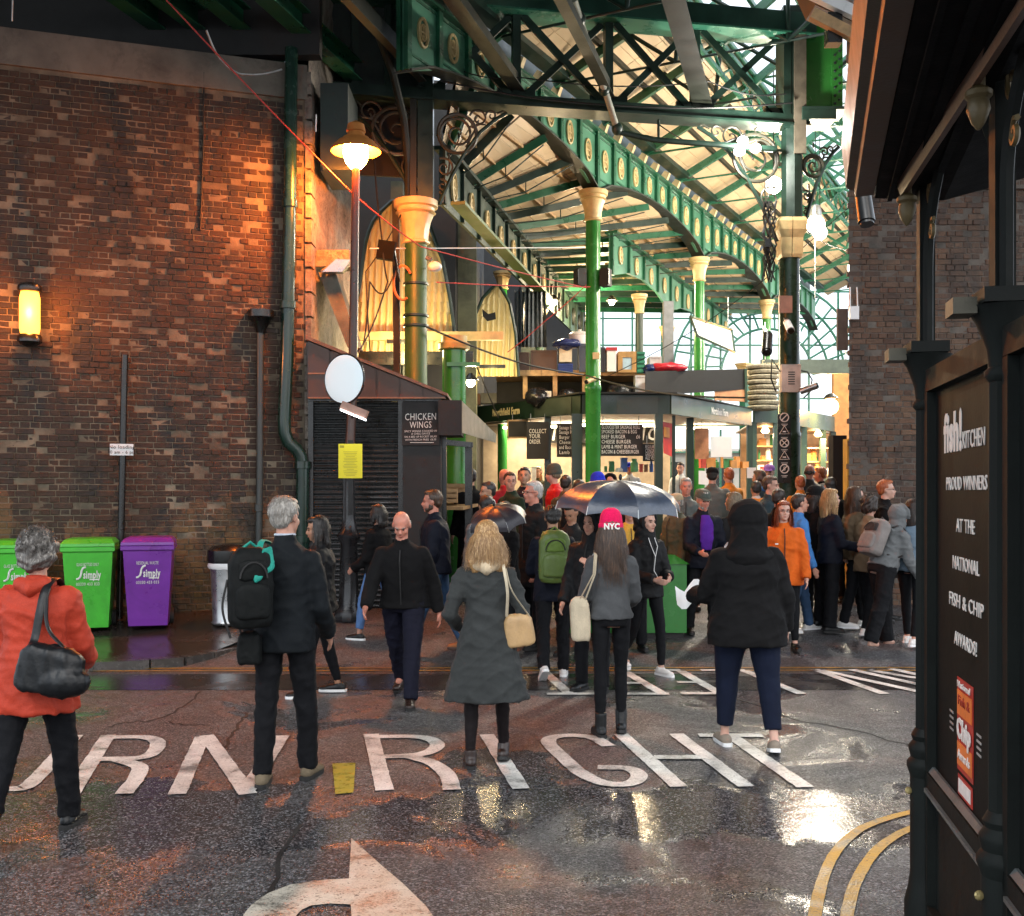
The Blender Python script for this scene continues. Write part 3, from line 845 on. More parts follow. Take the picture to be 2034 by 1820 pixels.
# ================================================================== street lamp, round sign, notice
SD = 13.3
sb = Vector((X(693, SD), SD, g(SD)))
SL = thing("street_lamp", "tall cast iron street lamp glowing orange beside the kiosk shutter", "street lamp", sb)
top = Vector((X(707, SD), SD, Z(332, SD)))
M_POST = mat("black_lamp_post", (.012, .013, .015), .3, var=.3, dirt=.3)
b = MB(); b.lathe([(.17, 0), (.18, .05), (.16, .12), (.12, .18), (.11, .5), (.10, .95), (.13, 1.0), (.14, 1.05), (.10, 1.1), (.075, 1.25), (.07, 1.9)], sb, 20, flute=10, fl=.04); b.build("fluted_base", M_POST, SL, True)
b = MB(); b.tube([sb + Vector((0, 0, 1.85)), sb.lerp(top, .5), top], [.062, .055, .048], 14); b.build("shaft", mat("rust_brown_shaft", (.07, .03, .02), .35, var=.3), SL, True)
hc = Vector((X(707, SD), SD, Z(296, SD)))
b = MB(); b.lathe([(.31, -.035), (.30, .0), (.22, .09), (.12, .14), (.10, .2), (.12, .21), (.10, .3), (.03, .34)], hc, 26, caps=False); b.lathe([(.305, -.035), (.22, .06), (.16, .135)], hc, 26, caps=False)
b.build("lamp_shade", mat("orange_enamel_shade", (.42, .16, .04), .4, var=.1), SL, True)
b = MB(); b.lathe([(.01, -.25), (.07, -.235), (.125, -.17), (.155, -.07), (.15, .03), (.10, .10)], hc, 22); b.build("globe", emit("sodium_globe", (1.0, .24, .03), 400.0), SL, True)
b = MB(); b.tube([top, hc + Vector((0, .0, -.2))], .03, 8); b.build("neck", M_POST, SL)
# round sign
c = Vector((X(684, 12.85), 12.85, Z(753, 12.85)))
RS = thing("round_sign", "blank round white illuminated sign on the lamp post", "sign", c)
R90 = Matrix.Rotation(math.radians(90), 3, 'X')
Ry = Matrix.Rotation(math.radians(-30), 3, 'Z')
b = MB(); b.lathe([(.285, -.015), (.285, .012), (.27, .02), (.15, .03), (.01, .034)], c, 36, M=Ry @ R90); b.build("sign_face", emit("sign_white_glow", (.80, .95, 1.0), .10), RS, True)  # faint self-glow of the face stands in for light from the lamp below
b = MB(); b.tube([c + Ry @ Vector((.292 * math.cos(a), 0, .292 * math.sin(a))) for a in np.linspace(0, 2 * PI, 36, endpoint=False)], .014, 6, closed=True); b.build("rim", M_POST, RS, True)
b = MB(); b.beam(c + Vector((0, .03, 0)), Vector((X(700, SD), SD, c.z)), .05, .05); b.build("bracket", M_POST, RS)
lc = Vector((X(704, 12.75), 12.75, Z(815, 12.75)))
FL = thing("sign_floodlight", "small tilted floodlight box under the round white sign", "lamp", lc)
Rt = Matrix.Rotation(math.radians(22), 3, 'Y')
b = MB(); b.box(lc, (.32, .14, .10), Rt); b.build("housing", mat("pinkish_housing", (.42, .24, .18), .5), FL)
b = MB(); b.box(lc + Vector((-.01, -.02, -.058)), (.31, .12, .016), Rt); b.build("tube_lamp", emit("tube_white", (.9, .95, 1), 5), FL)
b = MB(); b.beam(lc + Vector((0, .05, 0)), Vector((X(699, SD), SD, lc.z - .05)), .03, .03); b.build("arm", M_POST, FL)
# yellow notice
c = Vector((X(696, 12.93), 12.93, Z(916, 12.93)))
YN = thing("yellow_notice", "yellow paper notice tied to the lamp post in front of the shutter", "notice", c)
b = MB(); b.box(c, (.285, .006, .41)); b.build("sheet", mat("yellow_card", (.78, .66, .015), .5, var=.04), YN)
b = MB(); b.box(c + Vector((0, .02, -.2)), (.06, .02, .9)); b.build("backing_strip", M_BLACKM, YN)
b = MB()
for i in range(2): b.box(c + Vector((-.10, -.004, .180 - i * .014)), (.05, .002, .010))
for i in range(16): b.box(c + Vector((0, -.004, .11 - i * .019)), (.17 - (.06 if i % 4 == 3 else 0) - .012 * (i % 3), .002, .004))
b.build("printed_lines", mat("notice_print", (.25, .2, .02), .6), YN)
# ================================================================== iron columns
def capital(b, c, r, h, n=24):
    """bell-shaped cream capital with a moulded abacus; c = centre of its foot"""
    b.lathe([(r * 1.02, 0), (r * 1.18, h * .03), (r * 1.18, h * .07), (r * 1.02, h * .10), (r * 1.08, h * .3), (r * 1.25, h * .52), (r * 1.5, h * .68)], c, n, flute=8, fl=.045)
    b.lathe([(r * 1.35, h * .66), (r * 1.75, h * .72), (r * 1.62, h * .76), (r * 1.66, h * .82), (r * 1.9, h * .85), (r * 1.92, h * .99), (r * 1.7, h)], c, n)
def iron_column(px, d, cap_top, cap_bot, dia, label, shaft_mat, foot=None, group=None, n=24, base_z=None):
    x = X(px, d); z0 = g(d)
    t = thing("iron_column", label, "column", (x, d, z0), group=group)
    zt, zb = Z(cap_top, d), Z(cap_bot, d)
    b = MB(); b.lathe([(dia * .62, 0), (dia * .62, .5), (dia * .55, .56), (dia * .58, .62), (dia * .5, .7)], (x, d, z0), n); b.build("base", M_BLACK, t, True)
    b = MB(); b.lathe([(dia * .5, .68), (dia * .5, (zb - z0) * .5), (dia * .545, (zb - z0) * .5 + .02), (dia * .545, (zb - z0) * .5 + .10), (dia * .495, (zb - z0) * .5 + .12), (dia * .48, zb - z0)], (x, d, z0), n)
    b.build("shaft", shaft_mat, t, True)
    b = MB(); capital(b, (x, d, zb), dia * .5, zt - zb, n); b.build("capital", M_CREAM, t, True)
    return t, Vector((x, d, zt))
AD, BD = 15.7, 16.8
M_SHAFTA = mat("olive_green_shaft", (.022, .085, .022), .5, var=.3, scale=3, bump=.06, dirt=.45)
COLA, topA = iron_column(826, AD, 400, 487, .335, "thick olive iron column with orange-lit cream capital behind the kiosk", M_SHAFTA)
bz = MB()
for dz in (Z(565, AD), Z(628, AD), Z(648, AD)):
    bz.lathe([(.17, -.02), (.185, -.015), (.185, .015), (.17, .02)], (topA.x, AD, dz), 20)
bz.build("band", M_DGREEN, COLA, True)
# column B: base plinth, cylinder, flared square capital
xb = X(1568, BD); gz = g(BD)
COLB = thing("iron_column", "dark green iron column with prohibition roundels and a flared cream capital", "column", (xb, BD, gz))
b = MB(); b.lathe([(.30, 0), (.30, .55), (.26, .6), (.285, .66), (.285, 1.0), (.25, 1.06), (.20, 1.12), (.165, 1.16)], (xb, BD, gz), 8); b.build("base", M_BLACK, COLB)
b = MB(); b.lathe([(.165, 1.14), (.165, 2.2), (.175, 2.22), (.175, 2.28), (.16, 2.3), (.155, Z(515, BD) - gz)], (xb, BD, gz), 26); b.build("shaft", mat("column_dark_green", (.012, .035, .018), .3, var=.3, dirt=.3), COLB, True)
for s in (-1, 1):
    zt, zb_ = Z(437, BD), Z(515, BD)
    def rg(z, wx, wy): return [(xb + s * .006, BD - wy, z), (xb + s * wx, BD - wy, z), (xb + s * wx, BD + wy, z), (xb + s * .006, BD + wy, z)]
    b = MB(); b.loft([rg(zb_, .15, .16), rg(zb_ + .05, .165, .17), rg(zb_ + .3, .17, .18), rg(zb_ + .42, .215, .21), rg(zt - .06, .225, .22), rg(zt, .2, .2)]); b.build("capital", M_CREAM, COLB)
# sign strip with roundels and triangles
ss = thing("hazard_sign_strip", "tall black strip with five white prohibition symbols on the dark column", "sign", (xb - .09, BD - .17, 2.0))
pz0, pz1 = Z(960, BD), Z(838, BD)
xs_ = X(1552, BD); ys_ = BD - .185
b = MB(); b.box2((xs_ - .10, ys_, pz0), (xs_ + .10, ys_ + .02, pz1 + .1)); b.build("board", M_BLACK, ss)
for i, py in enumerate((831, 857, 881, 907, 932)):
    c = Vector((xs_, ys_ - .004, Z(py, BD)))
    b = MB()
    if i % 2 == 0:
        b.tube([c + Vector((.065 * math.cos(a), 0, .065 * math.sin(a))) for a in np.linspace(0, 2 * PI, 20, endpoint=False)], .009, 5, closed=True)
        b.tube([c + Vector((-.045, 0, -.045)), c + Vector((.045, 0, .045))], .008, 5)
        if i == 2: b.tube([c + Vector((-.045, 0, .045)), c + Vector((.045, 0, -.045))], .008, 5)
    else:
        b.tube([c + Vector((-.075, 0, -.05)), c + Vector((.075, 0, -.05)), c + Vector((0, 0, .075))], .009, 5, closed=True)
        b.box(c + Vector((0, 0, -.015)), (.05, .004, .02))
    b.build("symbol", M_CHALK, ss)
    if i == 4: text_obj("5", .085, c, M_CHALK, ss)
    b = MB()
    for k in range(2): b.box(c + Vector((0, 0, -.105 - .02 * k)), (.10 - .03 * k, .003, .008))
    b.build("caption_lines", M_CHALK, ss)

# ================================================================== lattice girder between the columns
def TP(px, py, off=0.0):
    k = (px - 1017.0) / F
    d = 83.05 / (5.2 - k) + off
    return P(px, py, d)
GIR = thing("lattice_girder", "deep dark green lattice girder spanning between the two thick columns", "girder", TP(1200, 188))
tdir = (TP(1500, 0) - TP(900, 0)); tdir.z = 0; tdir.normalize()
tn = Vector((tdir.y, -tdir.x, 0))
zb0 = Z(188, AD); zt0 = Z(14, AD)
def TZ(px, z, off=0.0):
    p = TP(px, 0); return Vector((p.x, p.y, z)) + tn * off
b = MB(); b.beam(TZ(545, 7.55), TZ(1600, 7.55), .30, .14); b.beam(TZ(545, 7.46), TZ(1600, 7.46), .40, .03); b.build("bottom_chord", M_DGREEN, GIR)
b = MB(); b.beam(TZ(545, 9.02), TZ(1612, 9.02), .34, .34); b.build("top_chord", mat("green_top_chord", (.012, .06, .04), .4, var=.3, scale=2, dirt=.4), GIR)
b = MB(); b.beam(TZ(545, 8.84), TZ(1612, 8.84), .50, .03); b.build("top_flange", M_GREENT, GIR)
pan = [846, 1025, 1208, 1380, 1556]
for i, px in enumerate(pan):
    b = MB(); b.beam(TZ(px, 7.6), TZ(px, 8.85), .14 if i not in (0, 4) else .30, .12, up=tuple(tdir)); b.build("vertical_post", M_DGREEN, GIR)
def diag(p0, p1):
    b = MB(); b.beam(p0, p1, .10, .06, up=tuple(tn)); b.build("diagonal", M_DGREEN, GIR)
for i in range(4):
    a, c = pan[i], pan[i + 1]
    diag(TZ(a + 12, 8.82, .05), TZ(c - 12, 7.62, .05)); diag(TZ(c - 12, 8.82, -.03), TZ(a + 12, 7.62, -.03))
    mid = TZ((a + c) / 2, 8.22, .09)
    for q in (TZ(a + 22, 7.66, .0), TZ(c - 22, 7.66, .0)):
        b = MB(); b.box(q, (.24, .07, .16), Matrix.Rotation(math.atan2(tdir.y, tdir.x), 3, 'Z')); b.build("gusset", M_DGREEN, GIR)
# plated continuation to the left, over the wall
PG = thing("plate_girder", "dark riveted plate girder in the shade left of the olive column", "girder", TZ(700, 7.5))
b = MB(); b.beam(TZ(545, 8.2, -.1), TZ(838, 8.2, -.1), .04, 1.35); b.build("web_plate", M_DECK, PG)
for px in (575, 640, 705, 770):
    b = MB(); b.beam(TZ(px, 7.6), TZ(px, 8.85), .10, .10, up=tuple(tdir)); b.build("stiffener", M_DGREEN, PG)
b = MB(); b.beam(TZ(545, 8.2, -.5), TZ(838, 8.2, -.5), .04, 3.4); b.build("back_plate", M_BLACKM, PG)  # black sheet stands in for the dark void behind the girder
# column stanchions above the capitals
b = MB(); zc = topA.z
b.beam((X(846, AD), AD, zc - .02), (X(846, AD), AD, 9.2), .22, .24, up=(0, 1, 0)); b.build("upper_stanchion", M_DGREEN, COLA)
b = MB(); b.tube([(X(812, AD), AD - .1, zc), (X(812, AD), AD - .1, zc + .5), (X(806, AD), AD - .3, zc + 1.1), (X(790, AD), AD - .7, zc + 1.6), (X(770, AD), AD - 1.2, zc + 1.95)], .055, 8); b.build("forward_strut", M_JOIST, COLA, True)
b = MB(); b.beam((X(823, AD), AD - .14, zc - .02), (X(823, AD), AD - .14, 7.45), .09, .06, up=(0, 1, 0)); b.build("side_strut", M_JOIST, COLA)
b = MB(); b.lathe([(.165, 0), (.165, 7.45 - Z(437, BD))], (X(1573, BD), BD, Z(437, BD)), 8); b.build("upper_shaft", M_DGREEN, COLB)
b = MB(); b.beam((X(1571, BD), BD, 7.4), (X(1571, BD), BD, 9.3), .30, .28, up=(0, 1, 0)); b.build("upper_post", M_DGREEN, COLB)
b = MB(); b.beam((X(1583, BD), BD - .18, 7.0), (X(1583, BD), BD - .18, 8.9), .18, .05, up=(0, 1, 0)); b.build("cover_plate", mat("brown_grey_plate", (.10, .085, .06), .6, dirt=.5), COLB)
# bright green riveted girder end beside column B
GE = thing("green_girder_end", "bright green riveted plate girder end beside the dark column top", "girder", P(1632, 230, BD))
gx0, gx1 = X(1592, BD), X(1671, BD); gz0, gz1 = Z(222, BD), Z(48, BD)
b = MB(); b.box2((gx0, BD - .05, gz0), (gx1, BD + .1, gz1)); b.build("web_plate", M_GREENB, GE)
b = MB(); b.box2((gx0 - .05, BD - .25, gz0 - .05), (gx1 + .04, BD + .3, gz0 - .003)); b.box2((gx0 - .05, BD - .25, gz0 - .2), (gx1 - .15, BD + .3, gz0 - .053)); b.build("bottom_flange", M_DGREEN, GE)
b = MB(); b.box2((gx1 - .17, BD - .075, gz0), (gx1, BD - .052, gz1)); b.build("cover_strip", M_GREENB, GE)
rv = MB(); rv.sphere((0, 0, 0), (.022, .016, .022), 8, 5); rm = rv.mesh("rivet", M_DGREEN)
for i in range(11):
    place("rivet", rm, GE, Matrix.Translation((gx1 - .12, BD - .076, gz0 + .1 + i * .125)))
    place("rivet", rm, GE, Matrix.Translation((gx1 - .05, BD - .076, gz0 + .16 + i * .125)))
# scrolled brackets
M_SCROLL = mat("scroll_iron", (.045, .045, .032), .45, var=.4, scale=6, bump=.15, dirt=.4)
def scroll_bracket(corner, ex, ez, W, H, label, parent_name="scroll_bracket", mt=M_SCROLL):
    """corner = where post and chord meet; ex = along the chord away from the post, ez = down the post"""
    t = thing(parent_name, label, "bracket", corner)
    ex = Vector(ex).normalized(); ez = Vector(ez).normalized(); c = Vector(corner)
    n_ = ex.cross(ez)
    at = lambda u, v: c + ex * (u * W) + ez * (v * H)
    b = MB(); b.tube([at(*q) for q in ((.04, 1.0), (.12, .86), (.22, .70), (.40, .46), (.62, .24), (.84, .10), (1.0, .03))], .03, 6); b.build("arch_bar", M_DGREEN, t, True)
    R = .27 * min(W, H); cc = at(.30, .27)
    b = MB(); b.tube([cc + (ex * math.cos(a) + ez * math.sin(a)) * R for a in np.linspace(0, 2 * PI, 28, endpoint=False)], .028, 6, closed=True); b.build("ring", mt, t, True)
    b = MB(); b.tube(spiral(cc, R * .95, R * .12, 2.6, 2.6 + 3.4 * PI, ex, ez, 34), [.024 - .010 * i / 34 for i in range(35)], 6); b.build("large_scroll", mt, t, True)
    for (u, v, r_, a0, tr) in ((.60, .10, .13, 3.4, 2.8), (.78, .065, .08, 3.2, 2.4), (.12, .62, .14, 4.2, 2.8), (.09, .80, .09, 4.4, 2.4)):
        rr_ = r_ * min(W, H); b = MB(); p = at(u, v)
        b.tube(spiral(p, rr_, rr_ * .15, a0, a0 + tr * PI, ex, ez, 22), [.018 - .007 * i / 22 for i in range(23)], 6)
        b.build("small_scroll", mt, t, True)
    for (u0, v0, u1, v1) in ((.42, .40, .60, .12), (.50, .20, .70, .16), (.18, .48, .16, .70), (.86, .04, .98, .02), (.05, .86, .09, .97), (.28, .0, .30, .06), (.0, .3, .08, .3)):
        b = MB(); b.tube([at(u0, v0), at((u0 + u1) / 2 + .02, (v0 + v1) / 2 - .02), at(u1, v1)], .015, 5); b.build("leaf_bar", mt, t)
    return t
scroll_bracket(TZ(866, 7.43), tdir, (0, 0, -1), 1.05, 1.45, "scrolled iron bracket to the right of the olive column, under the girder")
scroll_bracket(TZ(838, 7.43), -tdir, (0, 0, -1), 1.25, 1.5, "scrolled iron bracket to the left of the olive column, behind the street lamp")
scroll_bracket(TZ(1550, 7.43), -tdir, (0, 0, -1), 1.35, 1.75, "scrolled iron bracket left of the dark column, around the bright floodlights")
scroll_bracket(TZ(1593, 7.25), tdir, (0, 0, -1), .62, 1.35, "scrolled iron bracket under the bright green girder end")
# overhead joists that run from the girder back over the road
JD = Vector((.276, 1, 0)).normalized()
jgrp = "parallel joists overhead"
for k, (px, zz, wd, lab) in enumerate(((420, 7.75, .22, "leftmost dark green joist over the brick wall"), (500, 7.75, .22, "second dark green joist from the left, over the brick wall"), (590, 7.75, .22, "third dark green joist from the left, over the brick wall"), (705, 7.7, .24, "green joist reaching the girder just left of the street lamp"), (846, 7.72, .12, "grey joist meeting the head of the olive column"), (1030, 7.72, .20, "wide grey-green joist crossing the girder right of the olive column"), (1212, 7.72, .15, "joist meeting the middle panel point of the lattice girder"), (1396, 7.72, .28, "wide grey-green joist meeting the third panel point of the lattice girder"))):
    e = TZ(px, zz)
    s = e - JD * 17.5
    t = thing("overhead_joist", lab, "joist", e, group=jgrp)
    b = MB(); b.beam(s, e, wd, .02); b.build("bottom_flange", M_JOIST if k > 3 else M_GREEN, t)
    b = MB(); b.beam(s + Vector((0, 0, .13)), e + Vector((0, 0, .13)), .03, .24); b.build("web", M_JOIST if k > 3 else M_GREEN, t)
    if k < 4:
        b = MB(); b.beam(s + Vector((0, 0, .26)), e + Vector((0, 0, .26)), wd, .02); b.build("top_flange", M_GREEN, t)
# viaduct deck over the road
DK = thing("viaduct_deck", "dark underside of the railway viaduct high above the road", "bridge", (-3, 10, 9.6))
b = MB(); b.box2((-22, 2.5, 9.5), (9.5, 16.2, 9.7)); b.build("deck_plate", M_DECK, DK)
b = MB(); b.box2((-22, 13.9, 7.42), (X(640, 14.1), 14.1, 9.5)); b.build("end_plate", M_BLACKM, DK)  # black plate added above the wall to fill a gap of sky
for i in range(5):
    b = MB(); b.beam((-22, 3.5 + i * 2.6, 9.3), (9.5, 3.5 + i * 2.6, 9.3), .12, .4); b.build("cross_beam", M_GREEN, DK)

# ================================================================== arcade C: thin green columns, riveted arched girder with roundels
C1 = Vector((1.497, 20.0, 0)); cdir = Vector((.517, 1, 0)).normalized(); cn = Vector((cdir.y, -cdir.x, 0))   # toward the right
def CP(d, z, off=0.0):
    return Vector((1.497 + .517 * (d - 20), d, z)) + cn * off
cols = [(1178, 20.0, 380, 441, "nearest bright green column, in front of the meat stall", .285), (1389, 25.7, 513, 560, "bright green column behind the white hanging sign", .26), (1523, 31.5, 597, 634, "farthest green column of the row, mostly behind the dark column", .25)]
for px, d, ct, cb_, lab, dia in cols:
    iron_column(px, d, ct, cb_, dia, lab + ", with cream capital", M_GREENB, group="green columns of the market arcade", n=18)
def roundel(parent, c, ex, ez, r, mt, share={}):
    b = MB(); nrm = Vector(ex).cross(Vector(ez)).normalized()
    ex = Vector(ex); ez = Vector(ez); c = Vector(c)
    b.tube([c + (ex * math.cos(a) * .62 + ez * math.sin(a)) * r for a in np.linspace(0, 2 * PI, 20, endpoint=False)], r * .13, 5, closed=True)
    b.tube([c + (ex * math.cos(a) * .36 + ez * math.sin(a) * .58) * r for a in np.linspace(0, 2 * PI, 12, endpoint=False)], r * .09, 5, closed=True)
    for a in (0, PI / 2, PI, 1.5 * PI):
        b.beam(c, c + (ex * math.cos(a) * .3 + ez * math.sin(a) * .5) * r, r * .12, r * .12, up=tuple(nrm))
    b.build("roundel", mt, parent)
M_GIRD = mat("girder_green_light", (.07, .22, .14), .4, var=.2, scale=2, bump=.05, dirt=.25)
CG = thing("arcade_girder", "green riveted arched girder with cream roundels above the thin columns", "girder", CP(20, 7.4))
spans = [(14.3, 20.0), (20.0, 25.7), (25.7, 31.4), (31.4, 37.1)]
ZT = 8.46
def zbot(s): # s 0..1 in a span
    return 7.36 + .50 * math.sin(PI * min(1, max(0, s))) ** .6
for si, (d0, d1) in enumerate(spans):
    N = 8
    for i in range(N):
        a0 = d0 + (d1 - d0) * i / N; a1 = d0 + (d1 - d0) * (i + 1) / N
        s0, s1 = i / N, (i + 1) / N
        side = -1
        w_ = MB(); o_ = .0
        w_.prism([CP(a0, zbot(s0), 0), CP(a1, zbot(s1), 0), CP(a1, ZT), CP(a0, ZT)], cn * .06); w_.build("web_panel", M_GIRD, CG)
        for a_, s_ in ((a0, s0),):
            b = MB(); b.beam(CP(a_, zbot(s_), -.03), CP(a_, ZT, -.03), .06, .10, up=tuple(cdir)); b.beam(CP(a_, zbot(s_), .09), CP(a_, ZT, .09), .06, .10, up=tuple(cdir)); b.build("stiffener", M_GREEN, CG)
        mid = (a0 + a1) / 2; zc_ = (zbot((s0 + s1) / 2) + ZT) / 2
        if si < 3: roundel(CG, CP(mid, zc_, .075), cdir, (0, 0, 1), min(.19, (ZT - zbot((s0 + s1) / 2)) * .27), M_CREAM)
        # frame inside the panel
        b = MB()
        for (zz) in (zbot((s0 + s1) / 2) + .07, ZT - .07):
            b.beam(CP(a0 + .05, zz, .072), CP(a1 - .05, zz, .072), .02, .03)
        b.build("panel_moulding", M_GREEN, CG)
    ns = 12
    b = MB()
    for i in range(ns):
        a0 = d0 + (d1 - d0) * i / ns; a1 = d0 + (d1 - d0) * (i + 1) / ns
        b.beam(CP(a0, zbot(i / ns)), CP(a1, zbot((i + 1) / ns)), .30, .03)
    b.build("arch_soffit", M_JOIST, CG)
b = MB(); b.beam(CP(14.3, ZT), CP(37.1, ZT), .34, .04); b.build("top_flange", M_GREEN, CG)
# eaves corbels along the girder top, cream
cbm = MB(); cbm.prism([(-.09, 0, 0), (.12, 0, .0), (.20, 0, .20), (.10, 0, .26), (-.02, 0, .12), (-.09, 0, .10)], (0, .10, 0))
cme = cbm.mesh("eaves_corbel", M_CREAM)
RC = Matrix(((cn.x, cdir.x, 0), (cn.y, cdir.y, 0), (0, 0, 1))).to_4x4()
EV = thing("eaves_gutter", "eaves along the arcade girder carried on small cream corbels", "gutter", CP(20, ZT))
for i in range(26):
    d = 17.2 + i * .62
    place("eaves_corbel", cme, EV, Matrix.Translation(CP(d, ZT + .03, -.05)) @ RC)
b = MB(); b.prism([CP(14.3, ZT + .03, -.12), CP(37.1, ZT + .03, -.12), CP(37.1, ZT + .52, -.12), CP(14.3, ZT + .52, -.12)], -cn * .05); b.build("eaves_board", M_DGREEN, EV)
b = MB(); b.beam(CP(14.3, ZT + .34, .22), CP(37.1, ZT + .34, .22), .26, .10); b.build("gutter_trough", M_DGREEN, EV)

# ================================================================== arcade D: dark girder at the left of the lower aisle
def DP(d, z, off=0.0):
    dd = Vector((.208, 1, 0)).normalized(); nn = Vector((dd.y, -dd.x, 0))
    return Vector((-.987 + .208 * (d - 16.2), d, z)) + nn * off
DG = thing("aisle_girder", "dark girder with dim roundels down the left side of the lower aisle", "girder", DP(18, 6))
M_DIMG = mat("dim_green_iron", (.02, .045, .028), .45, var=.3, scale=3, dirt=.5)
ddir = Vector((.208, 1, 0)).normalized()
for i in range(14):
    a0 = 16.0 + i * 1.1; a1 = a0 + 1.1
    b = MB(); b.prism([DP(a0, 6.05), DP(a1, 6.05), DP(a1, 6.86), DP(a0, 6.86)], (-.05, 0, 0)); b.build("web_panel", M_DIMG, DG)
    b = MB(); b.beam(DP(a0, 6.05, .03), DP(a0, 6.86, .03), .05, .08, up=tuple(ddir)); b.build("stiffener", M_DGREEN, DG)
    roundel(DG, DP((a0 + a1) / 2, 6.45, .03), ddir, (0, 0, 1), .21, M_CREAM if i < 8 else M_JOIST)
b = MB(); b.beam(DP(16.0, 6.9), DP(31.4, 6.9), .26, .06); b.build("top_flange", M_DGREEN, DG)
b = MB(); b.beam(DP(15.95, 6.05, .25), DP(24, 5.98, .25), .22, .05); b.build("bottom_flange", mat("lime_grey_flange", (.09, .15, .05), .5, dirt=.4), DG)
iron_column(998, 23.9, 540, 575, .215, "slim green column left of the meat stall, with a weathered cream capital", M_GREENB, n=16)
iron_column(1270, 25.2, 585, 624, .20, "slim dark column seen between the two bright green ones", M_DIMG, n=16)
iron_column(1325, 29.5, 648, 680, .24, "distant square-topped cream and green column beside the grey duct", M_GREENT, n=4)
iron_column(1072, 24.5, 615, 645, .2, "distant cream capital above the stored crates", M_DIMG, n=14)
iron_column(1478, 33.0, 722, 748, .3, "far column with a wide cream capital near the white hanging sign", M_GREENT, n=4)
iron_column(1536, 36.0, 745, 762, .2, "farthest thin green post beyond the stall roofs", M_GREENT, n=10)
# second low arcade girder, deeper in the aisle
AG2 = thing("inner_girder", "teal girder with pale roundels deep between the two bright green columns", "girder", (3, 25.2, 7))
def IP(d, z, o=0.0): return Vector((2.96 + .42 * (d - 25.2) + o, d, z))
for i in range(10):
    a0 = 23.2 + i * 1.15; a1 = a0 + 1.15; zc0 = 6.45 + .35 * math.sin(PI * ((i % 4) / 4)) ** .7; zc1 = 6.45 + .35 * math.sin(PI * (((i % 4) + 1) / 4)) ** .7
    b = MB(); b.prism([IP(a0, zc0), IP(a1, zc1), IP(a1, 7.35), IP(a0, 7.35)], (-.05, 0, 0)); b.build("web_panel", M_GIRD, AG2)
    b = MB(); b.beam(IP(a0, zc0, .03), IP(a0, 7.35, .03), .06, .08, up=(.39, .92, 0)); b.build("stiffener", M_GREEN, AG2)
    roundel(AG2, IP((a0 + a1) / 2, 7.0, .03), Vector((.42, 1, 0)).normalized(), (0, 0, 1), .18, M_CREAM)
    for k in range(2):
        b = MB(); b.box(IP(a0 + .3 + .55 * k, 7.62, .1), (.10, .16, .42)); b.build("timber_stud", M_CREAM, AG2)
b = MB(); b.beam(IP(23.2, 7.38), IP(34.7, 7.38), .28, .05); b.beam(IP(23.2, 7.86), IP(34.7, 7.86), .2, .07); b.build("top_flange", M_GREEN, AG2)
# big bright green column at the kiosk side door
x, d = X(902, 16.6), 16.6
GCn = thing("iron_column", "fat bright green cylinder column behind the kiosk doorway", "column", (x, d, g(d)))
b = MB(); b.lathe([(.185, 0), (.185, 1.9), (.18, Z(692, d) - g(d))], (x, d, g(d)), 24); b.build("shaft", M_GREENB, GCn, True)
b = MB(); b.lathe([(.19, 0), (.24, .02), (.25, .10), (.2, .13), (.2, .22)], (x, d, Z(697, d)), 24); b.build("capital", mat("yellowed_cap", (.45, .36, .14), .5), GCn, True)
b = MB(); b.beam((x - .1, d - .2, Z(727, d)), (x + .4, d - .2, Z(727, d)), .05, .06); b.build("clamp_bar", M_GREENB, GCn)

# ================================================================== lower aisle roof between D and C
LR = thing("aisle_roof", "low cream boarded aisle roof with dark green rafters, seen from below", "roof", DP(20, 7))
def LA(s, d): # s 0 at D side .. 1 at C side ; d 0..1 along
    p = DP(16.0 + 15.0 * d, 7.0); q = CP(15.6 + 21.4 * d, 7.86)
    return p.lerp(q, s)
NB = 24; NBL = 7
for j in range(NB):
    for i in range(NBL):
        a0, a1 = j / NB + .0012, (j + 1) / NB - .0012
        s0, s1 = i / NBL + .004, (i + 1) / NBL - .004
        b = MB(); b.prism([LA(s0, a0), LA(s1, a0), LA(s1, a1), LA(s0, a1)], (0, 0, .02)); b.build("ceiling_board", M_CEIL, LR)
b = MB()
for j in range(NB):
    b.quad(*[LA(s_, a_) + Vector((0, 0, .12)) for s_, a_ in ((0, j / NB), (1, j / NB), (1, (j + 1) / NB), (0, (j + 1) / NB))])
b.build("roof_underlay", M_BLACKM, LR)
for i in range(19):
    a = (i + .35) / 19 * .98
    b = MB(); dn = Vector((0, 0, -.10)); b.beam(LA(.0, a) + dn, LA(1, a) + dn, .055, .13); b.build("rafter", M_DGREEN if i % 2 else M_GREEN, LR)
    if i < 12:
        b = MB(); dn2 = Vector((0, 0, -.34)); b.tube([LA(.02, a) + Vector((0, 0, -.22)), LA(.45, a) + dn2, LA(.97, a) + Vector((0, 0, -.2))], .012, 5); b.tube([LA(.45, a) + dn2, LA(.45, a) + dn], .011, 5); b.build("tie_rod", M_DGREEN, LR)
for s in (.30, .68):
    b = MB(); b.beam(LA(s, 0) + Vector((0, 0, -.02)), LA(s, 1) + Vector((0, 0, -.02)), .05, .05); b.build("purlin", M_WOOD, LR)

